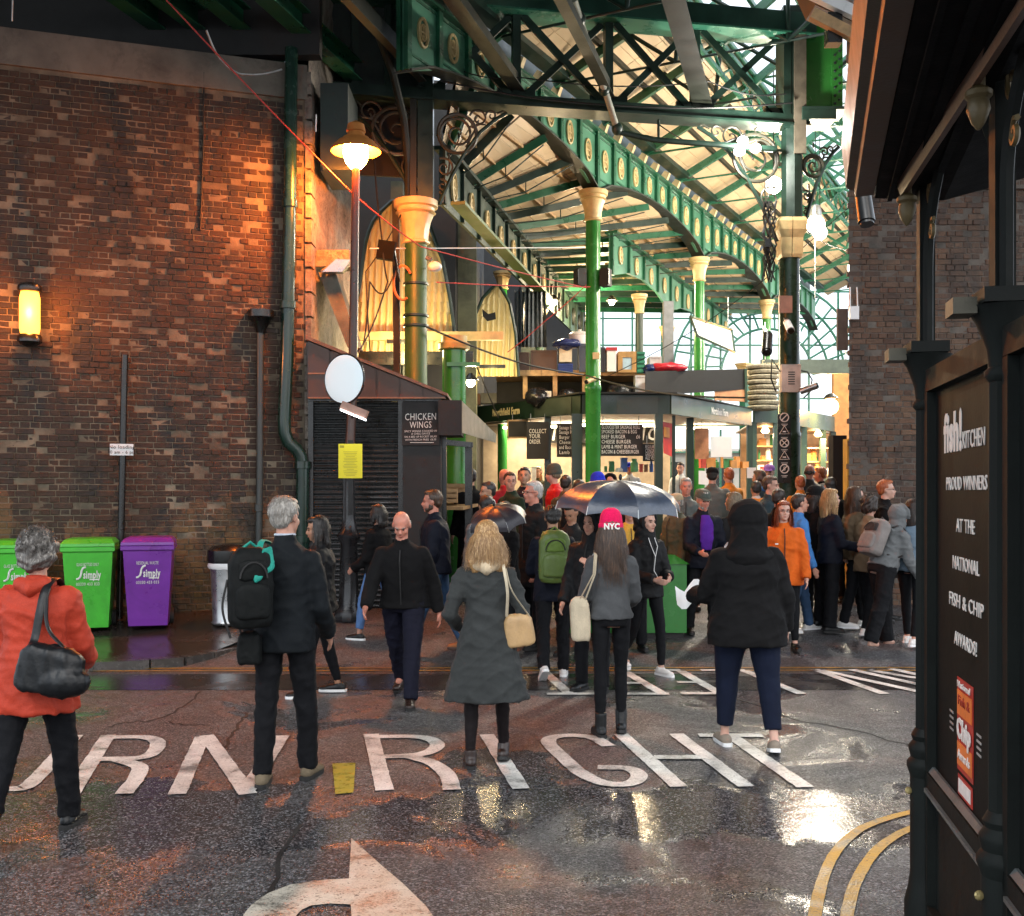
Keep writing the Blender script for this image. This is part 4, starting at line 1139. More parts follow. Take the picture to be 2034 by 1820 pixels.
# ================================================================== main hall roof
MR = thing("main_hall_roof", "high cream boarded hall roof with green trusses and glazed ridge", "roof", CP(24, 9))
pn = Vector((cdir.y, -cdir.x, 0))
def RP(t, wd, z): # t = depth of the foot on arcade C, wd = metres to the right, square to the arcade
    return CP(t, z) + pn * wd
E0 = (0.05, ZT + .42); E1 = (2.35, 9.95); E2 = (4.0, 11.1); E3 = (5.65, 9.95); E4 = (8.0, 8.5)
nb = 14
t0_, t1_ = 15.5, 39.0
segs = np.linspace(t0_, t1_, 13)
def slope_boards(A, B, nbd, m, nm, thick=.02, gap=.006):
    for si in range(len(segs) - 1):
        for i in range(nbd):
            u0 = i / nbd + gap / 2; u1 = (i + 1) / nbd - gap / 2
            wa = A[0] + (B[0] - A[0]) * u0; za = A[1] + (B[1] - A[1]) * u0
            wb = A[0] + (B[0] - A[0]) * u1; zb = A[1] + (B[1] - A[1]) * u1
            b = MB(); b.prism([RP(segs[si] + .006, wa, za), RP(segs[si + 1] - .006, wa, za), RP(segs[si + 1] - .006, wb, zb), RP(segs[si] + .006, wb, zb)], (0, 0, thick)); b.build(nm, m, MR)
slope_boards(E0, E1, 9, M_CEIL, "ceiling_board")
slope_boards(E3, E4, 9, M_CEIL, "ceiling_board")
for A, B in ((E0, E1), (E3, E4)):
    b = MB(); b.prism([RP(t0_, A[0], A[1] + .03), RP(t1_, A[0], A[1] + .03), RP(t1_, B[0], B[1] + .03), RP(t0_, B[0], B[1] + .03)], (0, 0, .05)); b.build("roof_covering", M_BLACKM, MR)
for A, B in ((E1, E2), (E2, E3)):
    for si in range(len(segs) - 1):
        for i in range(3):
            u0, u1 = i / 3 + .01, (i + 1) / 3 - .01
            L_ = lambda u: (A[0] + (B[0] - A[0]) * u, A[1] + (B[1] - A[1]) * u)
            (wa, za), (wb, zb) = L_(u0), L_(u1)
            b = MB(); b.quad(RP(segs[si] + .03, wa, za), RP(segs[si + 1] - .03, wa, za), RP(segs[si + 1] - .03, wb, zb), RP(segs[si] + .03, wb, zb)); b.build("glass_pane", M_GLASS, MR)
    for i in range(4):
        u = i / 3; wa = A[0] + (B[0] - A[0]) * u; za = A[1] + (B[1] - A[1]) * u
        b = MB(); b.beam(RP(t0_, wa, za), RP(t1_, wa, za), .07, .08); b.build("glazing_purlin", M_GREENT, MR)
    for t in segs:
        b = MB(); b.beam(RP(t, *A), RP(t, *B), .06, .08); b.build("glazing_bar", M_GREENT, MR)
# trusses
for k, t in enumerate(np.arange(16.5, 38.6, 1.9)):
    dn = -.16
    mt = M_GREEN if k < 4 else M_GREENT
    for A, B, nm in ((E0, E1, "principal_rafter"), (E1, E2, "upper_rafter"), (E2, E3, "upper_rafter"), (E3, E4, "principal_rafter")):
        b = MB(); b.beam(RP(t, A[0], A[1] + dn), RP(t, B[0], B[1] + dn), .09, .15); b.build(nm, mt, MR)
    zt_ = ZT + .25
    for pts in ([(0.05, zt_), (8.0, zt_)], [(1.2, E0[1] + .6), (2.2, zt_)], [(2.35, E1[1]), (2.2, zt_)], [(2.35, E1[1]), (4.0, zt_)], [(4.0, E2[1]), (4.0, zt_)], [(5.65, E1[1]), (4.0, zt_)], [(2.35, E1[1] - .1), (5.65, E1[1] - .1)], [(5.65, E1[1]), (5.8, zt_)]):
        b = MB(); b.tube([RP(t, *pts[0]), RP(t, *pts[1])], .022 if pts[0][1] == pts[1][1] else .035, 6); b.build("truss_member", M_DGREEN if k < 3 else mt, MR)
# longitudinal lattice along both lantern feet
for wd in (E1[0], E3[0]):
    b = MB(); b.beam(RP(t0_, wd, E1[1] - .2), RP(t1_, wd, E1[1] - .2), .07, .08); b.beam(RP(t0_, wd, E1[1] - .75), RP(t1_, wd, E1[1] - .75), .07, .07); b.build("lattice_chord", M_GREENT, MR)
    for t in np.arange(t0_, t1_ - 1, .95):
        for (za, zb) in ((-.2, -.75), (-.75, -.2)):
            b = MB(); b.beam(RP(t, wd, E1[1] + za), RP(t + .95, wd, E1[1] + zb), .05, .03); b.build("lattice_bar", M_GREENT, MR)
for wd, zz in ((.9, None), (1.7, None), (6.4, None), (7.2, None)):
    zz = E0[1] + (E1[1] - E0[1]) * (wd / 2.35) if wd < 3 else E4[1] + (E3[1] - E4[1]) * ((8 - wd) / 2.35)
    b = MB(); b.beam(RP(t0_, wd, zz - .05), RP(t1_, wd, zz - .05), .06, .09); b.build("ceiling_purlin", M_JOIST, MR)

# glazed end wall
GW = thing("glazed_end_wall", "bright glazed end wall of the hall, behind the stalls", "window wall", (6, 40.5, .7))
xs = np.arange(-1, 21, 1.1)
zs_ = [3.3, 4.3, 5.3, 6.3, 7.3, 8.3, 9.3]
gm = MB(); gm.quad((.03, 0, .03), (1.07, 0, .03), (1.07, 0, .97), (.03, 0, .97)); gme = gm.mesh("glass_pane", M_GLASS)
for x in xs:
    b = MB(); b.beam((x, 40.5, .7), (x, 40.5, 9.9), .07, .1, up=(0, 1, 0)); b.build("mullion", M_GREENT, GW)
    for z in zs_: place("glass_pane", gme, GW, Matrix.Translation((x, 40.5, z)))
for z in zs_:
    b = MB(); b.beam((-1, 40.5, z), (20.8, 40.5, z), .07, .06); b.build("transom", M_GREENT, GW)
# fan tracery in the head of the end wall
b = MB(); cc = Vector((9.5, 40.35, 6.2))
for r_ in (1.7, 2.3, 2.9, 3.5):
    b.tube([cc + Vector((r_ * math.cos(a), 0, r_ * math.sin(a))) for a in np.linspace(0, PI, 26)], .05, 5)
b.build("fan_ribs", M_GREENT, GW)
b = MB()
for a in np.linspace(0, PI, 19):
    b.tube([cc + Vector((1.7 * math.cos(a), 0, 1.7 * math.sin(a))), cc + Vector((3.5 * math.cos(a + .1), 0, 3.5 * math.sin(a + .1)))], .04, 5)
b.build("fan_tracery", M_GREENT, GW)
EB = thing("far_building", "pale building front seen through the glazed end of the hall", "building", (8, 50, .7))
M_PALE = mat("pale_render", (.45, .42, .36), .8, var=.2, scale=1, dirt=.3)
b = MB(); b.box2((-14, 50, .7), (26, 52, 3.6)); b.build("wall", M_PALE, EB)
for i in range(14):
    b = MB(); b.box2((-10 + i * 2.4, 49.94, 1.6), (-9 + i * 2.4, 49.99, 3.2)); b.build("window", M_BLACK, EB)
b = MB(); b.box2((-14, 49.8, 3.6), (26, 52, 3.8)); b.build("cornice", M_PALE, EB)
# black backing wall added at the left to shut out the sky
VW = thing("viaduct_wall", "black backing wall added to shut out the sky behind the olive column", "wall", (-4, 19.6, .4))
b = MB(); b.prism([(-14, 18.6, .3), (X(905, 20), 20.0, .3), (X(905, 20), 20.0, 9.4), (-14, 18.6, 9.4)], (0, .3, 0)); b.build("wall_face", M_BLACKM, VW)
b = MB(); b.prism([(X(905, 20), 20.35, .3), (X(960, 24), 24.5, .3), (X(960, 24), 24.5, 9.4), (X(905, 20), 20.35, 9.4)], (-.3, 0, 0)); b.build("return_wall", M_BLACKM, VW)
# left boundary of the hall
HW = thing("hall_side_wall", "dark side wall with masonry piers left of the aisle", "wall", (-1, 22, .5))
for (xa, ya, xb_, yb) in ((-3.6, 19.6, -.6, 20.0),):
    pass
b = MB(); b.prism([(-6, 24.5, .4), (2.2, 34, .4), (2.2, 34, 9), (-6, 24.5, 9)], (-.3, .3, 0)); b.build("dark_backing", M_BLACKM, HW)
M_MASON = mat("green_grey_masonry", (.12, .13, .085), .8, var=.35, scale=2, bump=.5, bscale=14, dirt=.7)
for (px0, px1, d, py) in ((905, 946, 20.5, 380), (776, 800, 18.5, 360), (1035, 1085, 26.5, 560)):
    b = MB(); b.box2((X(px0, d), d, .5), (X(px1, d), d + .6, Z(py, d))); b.build("masonry_pier", M_MASON, HW)
M_CURT = mat("grey_plastic_sheeting", (.16, .18, .19), .3, var=.5, scale=3, bump=.4, bscale=6)
pc = thing("plastic_curtain", "grey draped plastic sheeting behind the slim green column", "curtain", P(1060, 700, 22.5))
b = MB(); vs = []; NN = 26
for i in range(NN + 1):
    px = 1022 + 62 * i / NN; dd = 22.5 + .10 * math.sin(i * 1.9) + .05 * math.sin(i * 4.1)
    vs += [P(px, 575 + 6 * math.sin(i), dd), P(px + 2 * math.sin(i * 2), 690, dd)]
b.add(vs, [(2 * i, 2 * i + 2, 2 * i + 3, 2 * i + 1) for i in range(NN)]); b.build("sheet", M_CURT, pc, True)
# arches lined with corrugated sheet, lit yellow
M_CORR = mat("yellow_corrugated_sheet", (.66, .56, .30), .5, var=.08, scale=3, bump=.03)
def corr_arch(label, d, prof_l, prof_r, py0, py1, lampe, yaw=0.0):
    """arched opening filled with a corrugated sheet; profiles give px at each py"""
    t = thing("corrugated_arch", label, "arch panel", P((prof_l[0][1] + prof_r[0][1]) / 2, py1, d))
    n = 16
    rows = np.linspace(py0, py1, n); b = MB(); vs = []; m_ = 150
    for py in rows:
        l = interp(py, [a for a, _ in prof_l], [c for _, c in prof_l]); r = interp(py, [a for a, _ in prof_r], [c for _, c in prof_r])
        for i in range(m_ + 1):
            px = l + (r - l) * i / m_
            x = X(px, d); off = .035 * math.sin(x * 2 * PI / .11 + (py - py0) * .02)
            vs.append((x, d + off + abs(x - X((l + r) / 2, d)) * 0, Z(py, d)))
    b.add(vs, [(j * (m_ + 1) + i, j * (m_ + 1) + i + 1, (j + 1) * (m_ + 1) + i + 1, (j + 1) * (m_ + 1) + i) for j in range(n - 1) for i in range(m_)])
    b.build("corrugated_sheet", M_CORR, t, True)
    rim = [P(interp(py, [a for a, _ in prof_l], [c for _, c in prof_l]), py, d - .06) for py in rows[::-1]] + [P(interp(py, [a for a, _ in prof_r], [c for _, c in prof_r]), py, d - .06) for py in rows]
    b = MB(); b.tube(rim, .035, 6); b.build("rim", M_DGREEN, t)
    l0 = P((prof_l[-1][1] + prof_r[-1][1]) / 2, py1 - 10, d - .9)
    lamp('POINT', l0, lampe, (1, .72, .30), .12, t)  # unseen warm lamp and housing added to light the sheet
    b = MB(); b.box(l0 + Vector((0, .05, .10)), (.5, .08, .06)); b.build("lamp_housing", M_BLACK, t)
    return t
corr_arch("tall yellow-lit corrugated arch between the street lamp and olive column", 18.2,
          [(400, 778), (430, 745), (470, 728), (560, 715), (700, 690)], [(400, 790), (440, 850), (520, 880), (600, 895), (700, 908)], 400, 700, 75)
corr_arch("smaller yellow-lit corrugated arch behind the slim green column", 21.5,
          [(568, 982), (590, 960), (640, 938), (748, 926)], [(568, 992), (600, 1012), (660, 1024), (748, 1030)], 568, 748, 34)
b = MB(); b.beam(P(700, 668, 18.0), P(1000, 668, 18.0), .12, .14); b.build("cross_rail", mat("cream_rail", (.5, .4, .2), .5), HW)
b = MB(); b.beam(P(700, 712, 18.0), P(940, 712, 18.0), .10, .22); b.build("lower_rail", M_BLACK, HW)
# ================================================================== market stalls
M_FASC = mat("stall_green_fascia", (.010, .026, .016), .35, var=.2, scale=3, bump=.03, dirt=.3)
M_FASCL = mat("stall_grey_green_fascia", (.04, .08, .055), .35, var=.15, scale=3, bump=.03, dirt=.3)
M_GOLD = mat("gold_lettering", (.72, .62, .35), .5, var=.1)
M_WARMW = mat("warm_white_wall", (.72, .62, .48), .5, var=.1)
def seg_beam(parent, name, m, p, q, w_, h_):
    b = MB(); b.beam(p, q, w_, h_); return b.build(name, m, parent)
ST = thing("meat_stall", "dark green corner stall with hanging chalkboard burger menus", "stall", P(1230, 950, 21))
SDp = 20.5
A0 = P(936, 817, 23.6); A1 = P(1156, 804, 20.6); A2 = P(1330, 804, 20.6); A3 = P(1490, 831, 24.2)
fz = .42
zt = 3.47
pA0 = Vector((A0.x, A0.y, zt)); pA1 = Vector((A1.x, A1.y, zt)); pA2 = Vector((A2.x, A2.y, zt)); pA3 = Vector((A3.x, A3.y, zt))
seg_beam(ST, "fascia", M_FASC, pA0, pA1, .08, .36)
seg_beam(ST, "fascia", M_FASC, pA1 + Vector((.0, 0, 0)), pA2, .08, .37)
seg_beam(ST, "fascia", M_FASCL, pA2, pA3, .08, .36)
for (p, q, s0, s1) in ((pA0, pA1, .62, .93), (pA1, pA2, .40, .86)):
    dr = (q - p); nn = Vector((dr.y, -dr.x, 0)).normalized()
    seg_beam(ST, "worn_fascia_panel", mat("worn_grey_green", (.035, .05, .038), .4, var=.3, scale=3), p + dr * s0 + nn * .045, p + dr * s1 + nn * .045, .012, .33)
dr = (pA1 - pA0); nn = Vector((dr.y, -dr.x, 0)).normalized()
text_obj("Northfield Farm", .21, pA0 + dr * .36 + nn * .048, M_GOLD, ST, dr.normalized(), (0, 0, 1), wfit=.95, bold=.006)
dr = (pA3 - pA2); nn = Vector((dr.y, -dr.x, 0)).normalized()
text_obj("Northfield Farm", .2, pA2 + dr * .56 + nn * .048, M_CHALK, ST, dr.normalized(), (0, 0, 1), wfit=.9, bold=.006)
for px, d, w_ in ((1088, 21.6, .13), (1146, 20.62, .20), (1308, 20.62, .15), (1370, 21.8, .14), (1338, 21.0, .06), (1489, 24.2, .12)):
    p = P(px, 900, d); b = MB(); b.beam((p.x, p.y, g(d)), (p.x, p.y, zt - .18), w_, w_, up=(0, 1, 0)); b.build("post", M_FASC, ST)
# inside: back wall, worktop, lamps
b = MB(); b.box2((X(960, 24.5), 24.4, .6), (X(1330, 24.5), 24.5, 3.3)); b.build("back_wall", mat("stall_back_wall", (.34, .27, .19), .6, var=.2), ST)
b = MB(); b.prism([(X(960, 24.4), 24.3, 3.3), (X(1156, 20.7), 20.7, 3.3), (X(1330, 20.7), 20.7, 3.3), (X(1490, 24.3), 24.3, 3.3)], (0, 0, .05)); b.build("stall_ceiling", M_WARMW, ST)
b = MB(); b.prism([(X(930, 24), 24.9, 3.66), (X(1150, 20.4), 20.4, 3.66), (X(1345, 20.4), 20.4, 3.66), (X(1500, 24.6), 24.6, 3.66)], (0, 0, .03)); b.build("stall_roof", M_BLACKM, ST)
b = MB(); b.box2((X(1196, 20.9), 20.9, .5), (X(1300, 20.9), 21.5, 1.75)); b.build("steel_counter", mat("pebbled_steel_counter", (.34, .36, .34), .35, .6, var=.2, scale=8, bump=.5, bscale=25), ST)
b = MB(); b.box2((X(1000, 21.6), 21.9, .5), (X(1140, 21.0), 22.5, 1.5)); b.build("counter", M_WARMW, ST)
def chalk(label, px0, py0, px1, py1, d, lines, sz, al='LEFT', framed=False, yaw=0.0, wf=None):
    c = P((px0 + px1) / 2, (py0 + py1) / 2, d)
    t = thing("chalkboard", label, "menu board", c)
    b = MB(); b.box2((X(px0, d), d, Z(py1, d)), (X(px1, d), d + .03, Z(py0, d))); b.build("board", M_BLACKM, t)
    if framed:
        b = MB()
        for (a_, c_) in (((px0 - 3, py0 - 3), (px1 + 3, py0)), ((px0 - 3, py1), (px1 + 3, py1 + 3)), ((px0 - 3, py0 - 3), (px0, py1 + 3)), ((px1, py0 - 3), (px1 + 3, py1 + 3))):
            b.box2((X(a_[0], d), d - .01, Z(c_[1], d)), (X(c_[0], d), d + .02, Z(a_[1], d)))
        b.build("frame", M_WOOD, t)
    for i, (s, py, pw) in enumerate(lines):
        cx = X((px0 + px1) / 2, d) if al == 'CENTER' else X(px0 + 5 + pw / 2, d)
        text_obj(s, sz, (cx, d - .006, Z(py, d)), M_CHALK, t, wfit=pw / F * d)
    for px in (px0 + 8, px1 - 8):
        b = MB(); b.tube([(X(px, d), d + .01, Z(py0, d)), (X(px, d), d + .01, Z(py0, d) + .16)], .008, 5); b.build("chain", M_STEEL, t)
    return t
chalk("large hanging chalkboard menu right of the bright green column", 1190, 843, 1277, 906, 20.75, [("GLOUCESTER SAUSAGE ROLL", 849, 76), ("SMOKED BACON & EGG", 858, 70), ("BEEF BURGER         £6", 868, 76), ("CHEESE BURGER", 878, 58), ("LAMB & MINT BURGER", 888, 70), ("BACON & CHEESEBURGER", 898, 74)], .10)
chalk("hanging chalkboard menu left of the bright green column", 1106, 842, 1146, 908, 20.9, [("Sausage Bun", 850, 30), ("Sausage Roll", 859, 31), ("Burger", 869, 20), ("Cheese", 879, 22), ("and Bacon", 889, 28), ("Lamb", 899, 20)], .10)
chalk("framed empty chalkboard at the left end of the stall", 1010, 837, 1046, 868, 22.2, [], .1, framed=True)
chalk("hanging black collection board with bold white capitals", 1046, 838, 1090, 912, 21.4, [("COLLECT", 857, 34), ("YOUR", 867, 22), ("ORDER", 878, 22)], .12, 'LEFT')
NB_ = thing("stall_banner", "black name banner along the back of the meat stall", "banner", P(1200, 860, 24.2))
b = MB(); b.box2((X(1090, 24.2), 24.15, Z(880, 24.2)), (X(1318, 24.2), 24.2, Z(838, 24.2))); b.build("banner_board", M_BLACKM, NB_)
text_obj("Northfield", .62, (X(1200, 24.1), 24.12, Z(858, 24.1)), M_CHALK, NB_, wfit=2.4, shear=.2)
chalk("tall black board with bold white capitals by the corner post", 1277, 882, 1308, 916, 20.95, [("REGULAR OR", 888, 24), ("CONGRESS", 896, 24), ("GARDEN AL", 903, 24), ("ALE VEG", 910, 20)], .10)
for i_, (px, d) in enumerate(((1040, 23.8), (1110, 23.4), (1180, 22.9), (1260, 23.0), (1400, 24.0))):
    t = thing("stall_lamp", ORD[i_] + " strip lamp from the left under the meat stall ceiling" , "lamp", P(px, 840, d), group="strip lamps inside the meat stall")
    p = Vector((X(px, d), d, 3.22)); b = MB(); b.box(p, (.9, .12, .05)); b.build("tube", emit("stall_tube", (1, .86, .62), 7), t)
    lamp('AREA', p - Vector((0, 0, .05)), 19, (1, .78, .50), (.8, .2), t, target=p - Vector((0, 0, 1)))
# things on the stall
RBn = thing("red_banner", "red vertical banner just right of the stall corner post", "banner", P(1332, 880, 21.2))
b = MB(); b.prism([P(1317, 838, 20.9), P(1337, 842, 21.4), P(1336, 908, 21.4), P(1318, 900, 20.9)], (0, .02, 0)); b.build("cloth", mat("red_banner_cloth", (.55, .03, .02), .6), RBn)
b = MB(); b.prism([P(1319, 848, 20.87), P(1330, 850, 21.15), P(1330, 870, 21.15), P(1319, 868, 20.87)], (0, .01, 0)); b.build("orange_print", mat("orange_print", (.7, .25, .03), .6), RBn)
def hang_sheet(label, px0, py0, px1, py1, d, m, tilt=0):
    t = thing("hanging_sheet", label, "sign", P(px0, py0, d))
    b = MB(); b.prism([P(px0, py0, d), P(px1, py0 + tilt, d), P(px1, py1 + tilt, d), P(px0, py1, d)], (0, .015, 0)); b.build("sheet", m, t)
    b = MB(); b.tube([P((px0 + px1) / 2, py0 - 14, d), P((px0 + px1) / 2, py0, d)], .006, 4); b.build("string", M_CABLE, t)
hang_sheet("blank white sheet hanging in the side of the corner stall", 1412, 867, 1454, 908, 22.3, M_WPAINT)
hang_sheet("orange-brown board hanging behind the side post of the stall", 1380, 850, 1408, 912, 22.6, mat("orange_brown_board", (.45, .20, .10), .6))
hang_sheet("small white price card on a stick in front of the far stalls", 1484, 929, 1502, 950, 19.5, M_WPAINT)
hang_sheet("white sheet leaning low beside the side post", 1388, 935, 1418, 962, 21.8, M_WPAINT, 2)
# produce and bits on the counters
CNAME = {"tub_white": "small white pack", "jar_amber": "small amber pack", "tub_red": "small red pack", "pack_blue": "small blue pack", "pack_orange": "small orange pack", "pack_brown": "small brown pack", "pack_green": "small green pack"}
def clutter(px0, px1, py, d, n, seed, label, grp, smax=.16):
    rnd = random.Random(seed)
    pal = [("tub_white", (.7, .7, .68)), ("jar_amber", (.45, .2, .05)), ("tub_red", (.5, .06, .04)), ("pack_blue", (.05, .12, .4)), ("pack_orange", (.6, .25, .06)), ("pack_brown", (.18, .09, .04)), ("pack_green", (.05, .22, .08))]
    for i in range(n):
        px = px0 + (px1 - px0) * (i + rnd.uniform(.2, .8)) / n; p = P(px, py, d + rnd.uniform(-.1, .3))
        nm, c_ = pal[rnd.randrange(len(pal))]; m_ = mat(nm, c_, .45)
        s = rnd.uniform(.05, smax); h = rnd.uniform(.08, smax * 1.7)
        b = MB()
        if rnd.random() < .5: b.lathe([(s * .4, 0), (s * .5, .01), (s * .5, h * .7), (s * .32, h * .82), (s * .34, h)], p, 10)
        else: b.box(p + Vector((0, 0, h / 2)), (s, s, h), Matrix.Rotation(rnd.uniform(-.4, .4), 3, 'Z')); b.box(p + Vector((0, 0, h + .008)), (s * 1.06, s * 1.06, .015), Matrix.Rotation(rnd.uniform(-.4, .4), 3, 'Z'))
        o = b.build("food_packet", m_)
        tag(o, "%s, %s from the left %s" % (CNAME[nm], ORD[i], label), "packet", grp)
clutter(1200, 1300, 938, 21.1, 9, 1, "on the steel counter of the meat stall", "packets on the steel counter")
clutter(1010, 1085, 955, 22.0, 5, 2, "on the left counter of the meat stall", "packets on the left counter")
clutter(1395, 1480, 930, 23.0, 8, 3, "on the side counter of the corner stall", "packets on the side counter", .2)

# second and third stalls, to the right
S2 = thing("deli_stall", "green framed stall behind the dark column with warm shelves", "stall", P(1560, 900, 27))
B0 = P(1497, 825, 25.0); B1 = P(1543, 828, 25.2); B2 = P(1655, 850, 29.0)
z2 = 3.62
q0, q1, q2 = [Vector((p.x, p.y, z2)) for p in (B0, B1, B2)]
seg_beam(S2, "fascia", M_FASCL, q0, q1, .08, .42); seg_beam(S2, "fascia", M_FASCL, q1, q2, .08, .40)
for p in (q0, q1, q1.lerp(q2, .45), q2, q1.lerp(q2, .8)):
    b = MB(); b.beam((p.x, p.y + .05, .6), (p.x, p.y + .05, z2 - .2), .14, .14, up=(0, 1, 0)); b.build("post", M_FASCL if p is not q2 else M_FASC, S2)
b = MB(); b.box2((X(1470, 30), 29.9, .6), (X(1690, 30), 30, 3.5)); b.build("back_wall", mat("warm_brown_wall", (.35, .2, .10), .6), S2)
b = MB(); b.prism([(X(1470, 29), 29.6, 3.4), (X(1497, 25), 25.1, 3.4), (X(1543, 25.2), 25.3, 3.4), (X(1665, 29), 29.6, 3.4)], (0, 0, .04)); b.build("stall_ceiling", M_WARMW, S2)
for k in range(5):
    zz = 1.5 + k * .36
    b = MB(); b.box2((X(1500, 27.5), 27.3, zz), (X(1546, 27.5), 27.7, zz + .04)); b.box2((X(1600, 28.6), 28.4, zz), (X(1648, 28.6), 28.8, zz + .04)); b.build("shelf", M_WOOD, S2)
for k in range(5):
    zz = 1.54 + k * .36; py = 978 - (zz - 1.8) / 27.4 * F
    clutter(1502, 1545, py, 27.45, 5, 20 + k, "on the %s shelf left of the dark column" % ORD[k], "jars on the deli shelves", .22)
for k in range(4):
    zz = 1.54 + k * .36; py = 978 - (zz - 1.8) / 28.5 * F
    clutter(1602, 1646, py, 28.5, 5, 40 + k, "on the %s shelf right of the dark column" % ORD[k], "jars on the far shelves", .22)
for px, d in ((1520, 26.4), (1625, 28.0)):
    t = thing("stall_lamp", "warm lamp under the %s of the deli stall" % ("left end" if px < 1560 else "right end"), "lamp", P(px, 850, d))
    p = Vector((X(px, d), d, 3.3)); b = MB(); b.lathe([(.04, .1), (.10, 0), (.10, -.02), (.06, -.06)], p, 12); b.build("bulb", emit("warm_bulb", (1, .6, .25), 14), t)
    lamp('AREA', p - Vector((0, 0, .1)), 60, (1, .66, .36), (.8, .5), t, target=p - Vector((0, 0, 1)))
# orange wall lamp at the far right
wlx = P(1650, 808, 27.5)
t = thing("wall_lamp", "orange glowing lamp by the far brick pier, above the deli stall", "lamp", wlx)
b = MB(); b.sphere(wlx, .20, 14, 9); b.build("globe", emit("orange_globe", (1, .5, .14), 14), t, True)
b = MB(); b.lathe([(.05, .18), (.2, .2), (.12, .3), (.03, .34)], wlx, 14); b.build("cap", M_BLACK, t, True)
lamp('POINT', wlx + Vector((.0, -.35, 0)), 120, (1, .48, .15), .15, t)
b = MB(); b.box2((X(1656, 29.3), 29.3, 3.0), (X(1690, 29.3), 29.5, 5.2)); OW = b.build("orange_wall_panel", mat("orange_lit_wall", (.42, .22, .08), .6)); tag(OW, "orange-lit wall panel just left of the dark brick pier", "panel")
t = thing("dark_doorway", "tall black door post beside the dark brick pier", "door", P(1670, 1000, 15.5))
b = MB(); b.box2((X(1655, 16.0), 16.0, g(16)), (X(1682, 16.0), 16.25, Z(865, 16))); b.build("post", M_BLACKM, t)
b = MB(); b.box2((X(1683, 15.2), 15.2, g(15)), (X(1691, 15.2), 15.4, Z(872, 15.2))); b.build("yellow_strip", mat("yellow_strip", (.6, .4, .08), .5), t)

# stacked netting / baskets, black box roof, storage platform
BK = thing("basket_stack", "tall stack of grey wicker baskets on the stall roof", "baskets", P(1515, 810, 24.6))
bm_ = MB(); bm_.lathe([(.26, 0), (.34, .02), (.36, .07), (.33, .10), (.28, .11)], (0, 0, 0), 14); bmm = bm_.mesh("basket", mat("grey_wicker", (.26, .24, .18), .9, var=.5, scale=25, bump=.9, bscale=40))
for i in range(9): place("basket", bmm, BK, Matrix.Translation((X(1515, 24.6) + .03 * math.sin(i * 2.1), 24.6, 3.66 + .115 * i)) @ Matrix.Rotation(i, 4, 'Z'))
BBx = thing("black_hoarding", "long black hoarding on top of the corner stall", "hoarding", P(1410, 790, 21.5))
zz0 = 3.69
b = MB(); b.prism([P(1282, 738, 21.2), P(1480, 733, 22.6), Vector((X(1480, 22.6), 22.6, 3.95)), Vector((X(1282, 21.2), 21.2, zz0))], (0, .06, 0)); b.build("panel", M_BLACKM, BBx)
b = MB(); b.prism([Vector((X(1420, 22.2), 22.2, 3.69)), Vector((X(1480, 22.6), 22.6, 3.69)), Vector((X(1480, 22.6), 22.6, 3.94)), Vector((X(1420, 22.2), 22.2, 3.9))], (0, .06, 0)); b.build("lower_board", mat("orange_ply", (.5, .25, .12), .6), BBx)
b = MB(); b.beam(P(1481, 733, 22.58), P(1482, 800, 22.58), .05, .05, up=(0, 1, 0)); b.build("end_post", M_FASCL, BBx)
PF = thing("storage_platform", "timber storage platform above the meat stall, crowded with crates", "platform", P(1180, 745, 22.2))
pd = 22.0
b = MB(); b.box2((X(985, pd), pd - .2, Z(748, pd)), (X(1285, pd), pd + 1.3, Z(740, pd))); b.build("deck", M_WOOD, PF)
for i in range(10):
    x0 = X(985 + i * 30, pd); x1 = X(985 + (i + 1) * 30, pd) - .01
    b = MB(); b.box2((x0, pd - .23, Z(749, pd)), (x1, pd - .2, Z(738, pd))); b.build("edge_board", M_WOOD, PF)
for px in (1043, 1102, 1160, 1262):
    b = MB(); b.beam((X(px, pd), pd - .1, 3.69), (X(px, pd), pd - .1, Z(748, pd)), .09, .09, up=(0, 1, 0)); b.build("prop", M_WOOD, PF)
b = MB(); b.box2((X(985, pd), pd + 1.1, 3.7), (X(1285, pd), pd + 1.2, Z(748, pd))); b.build("backing", M_BLACKM, PF)
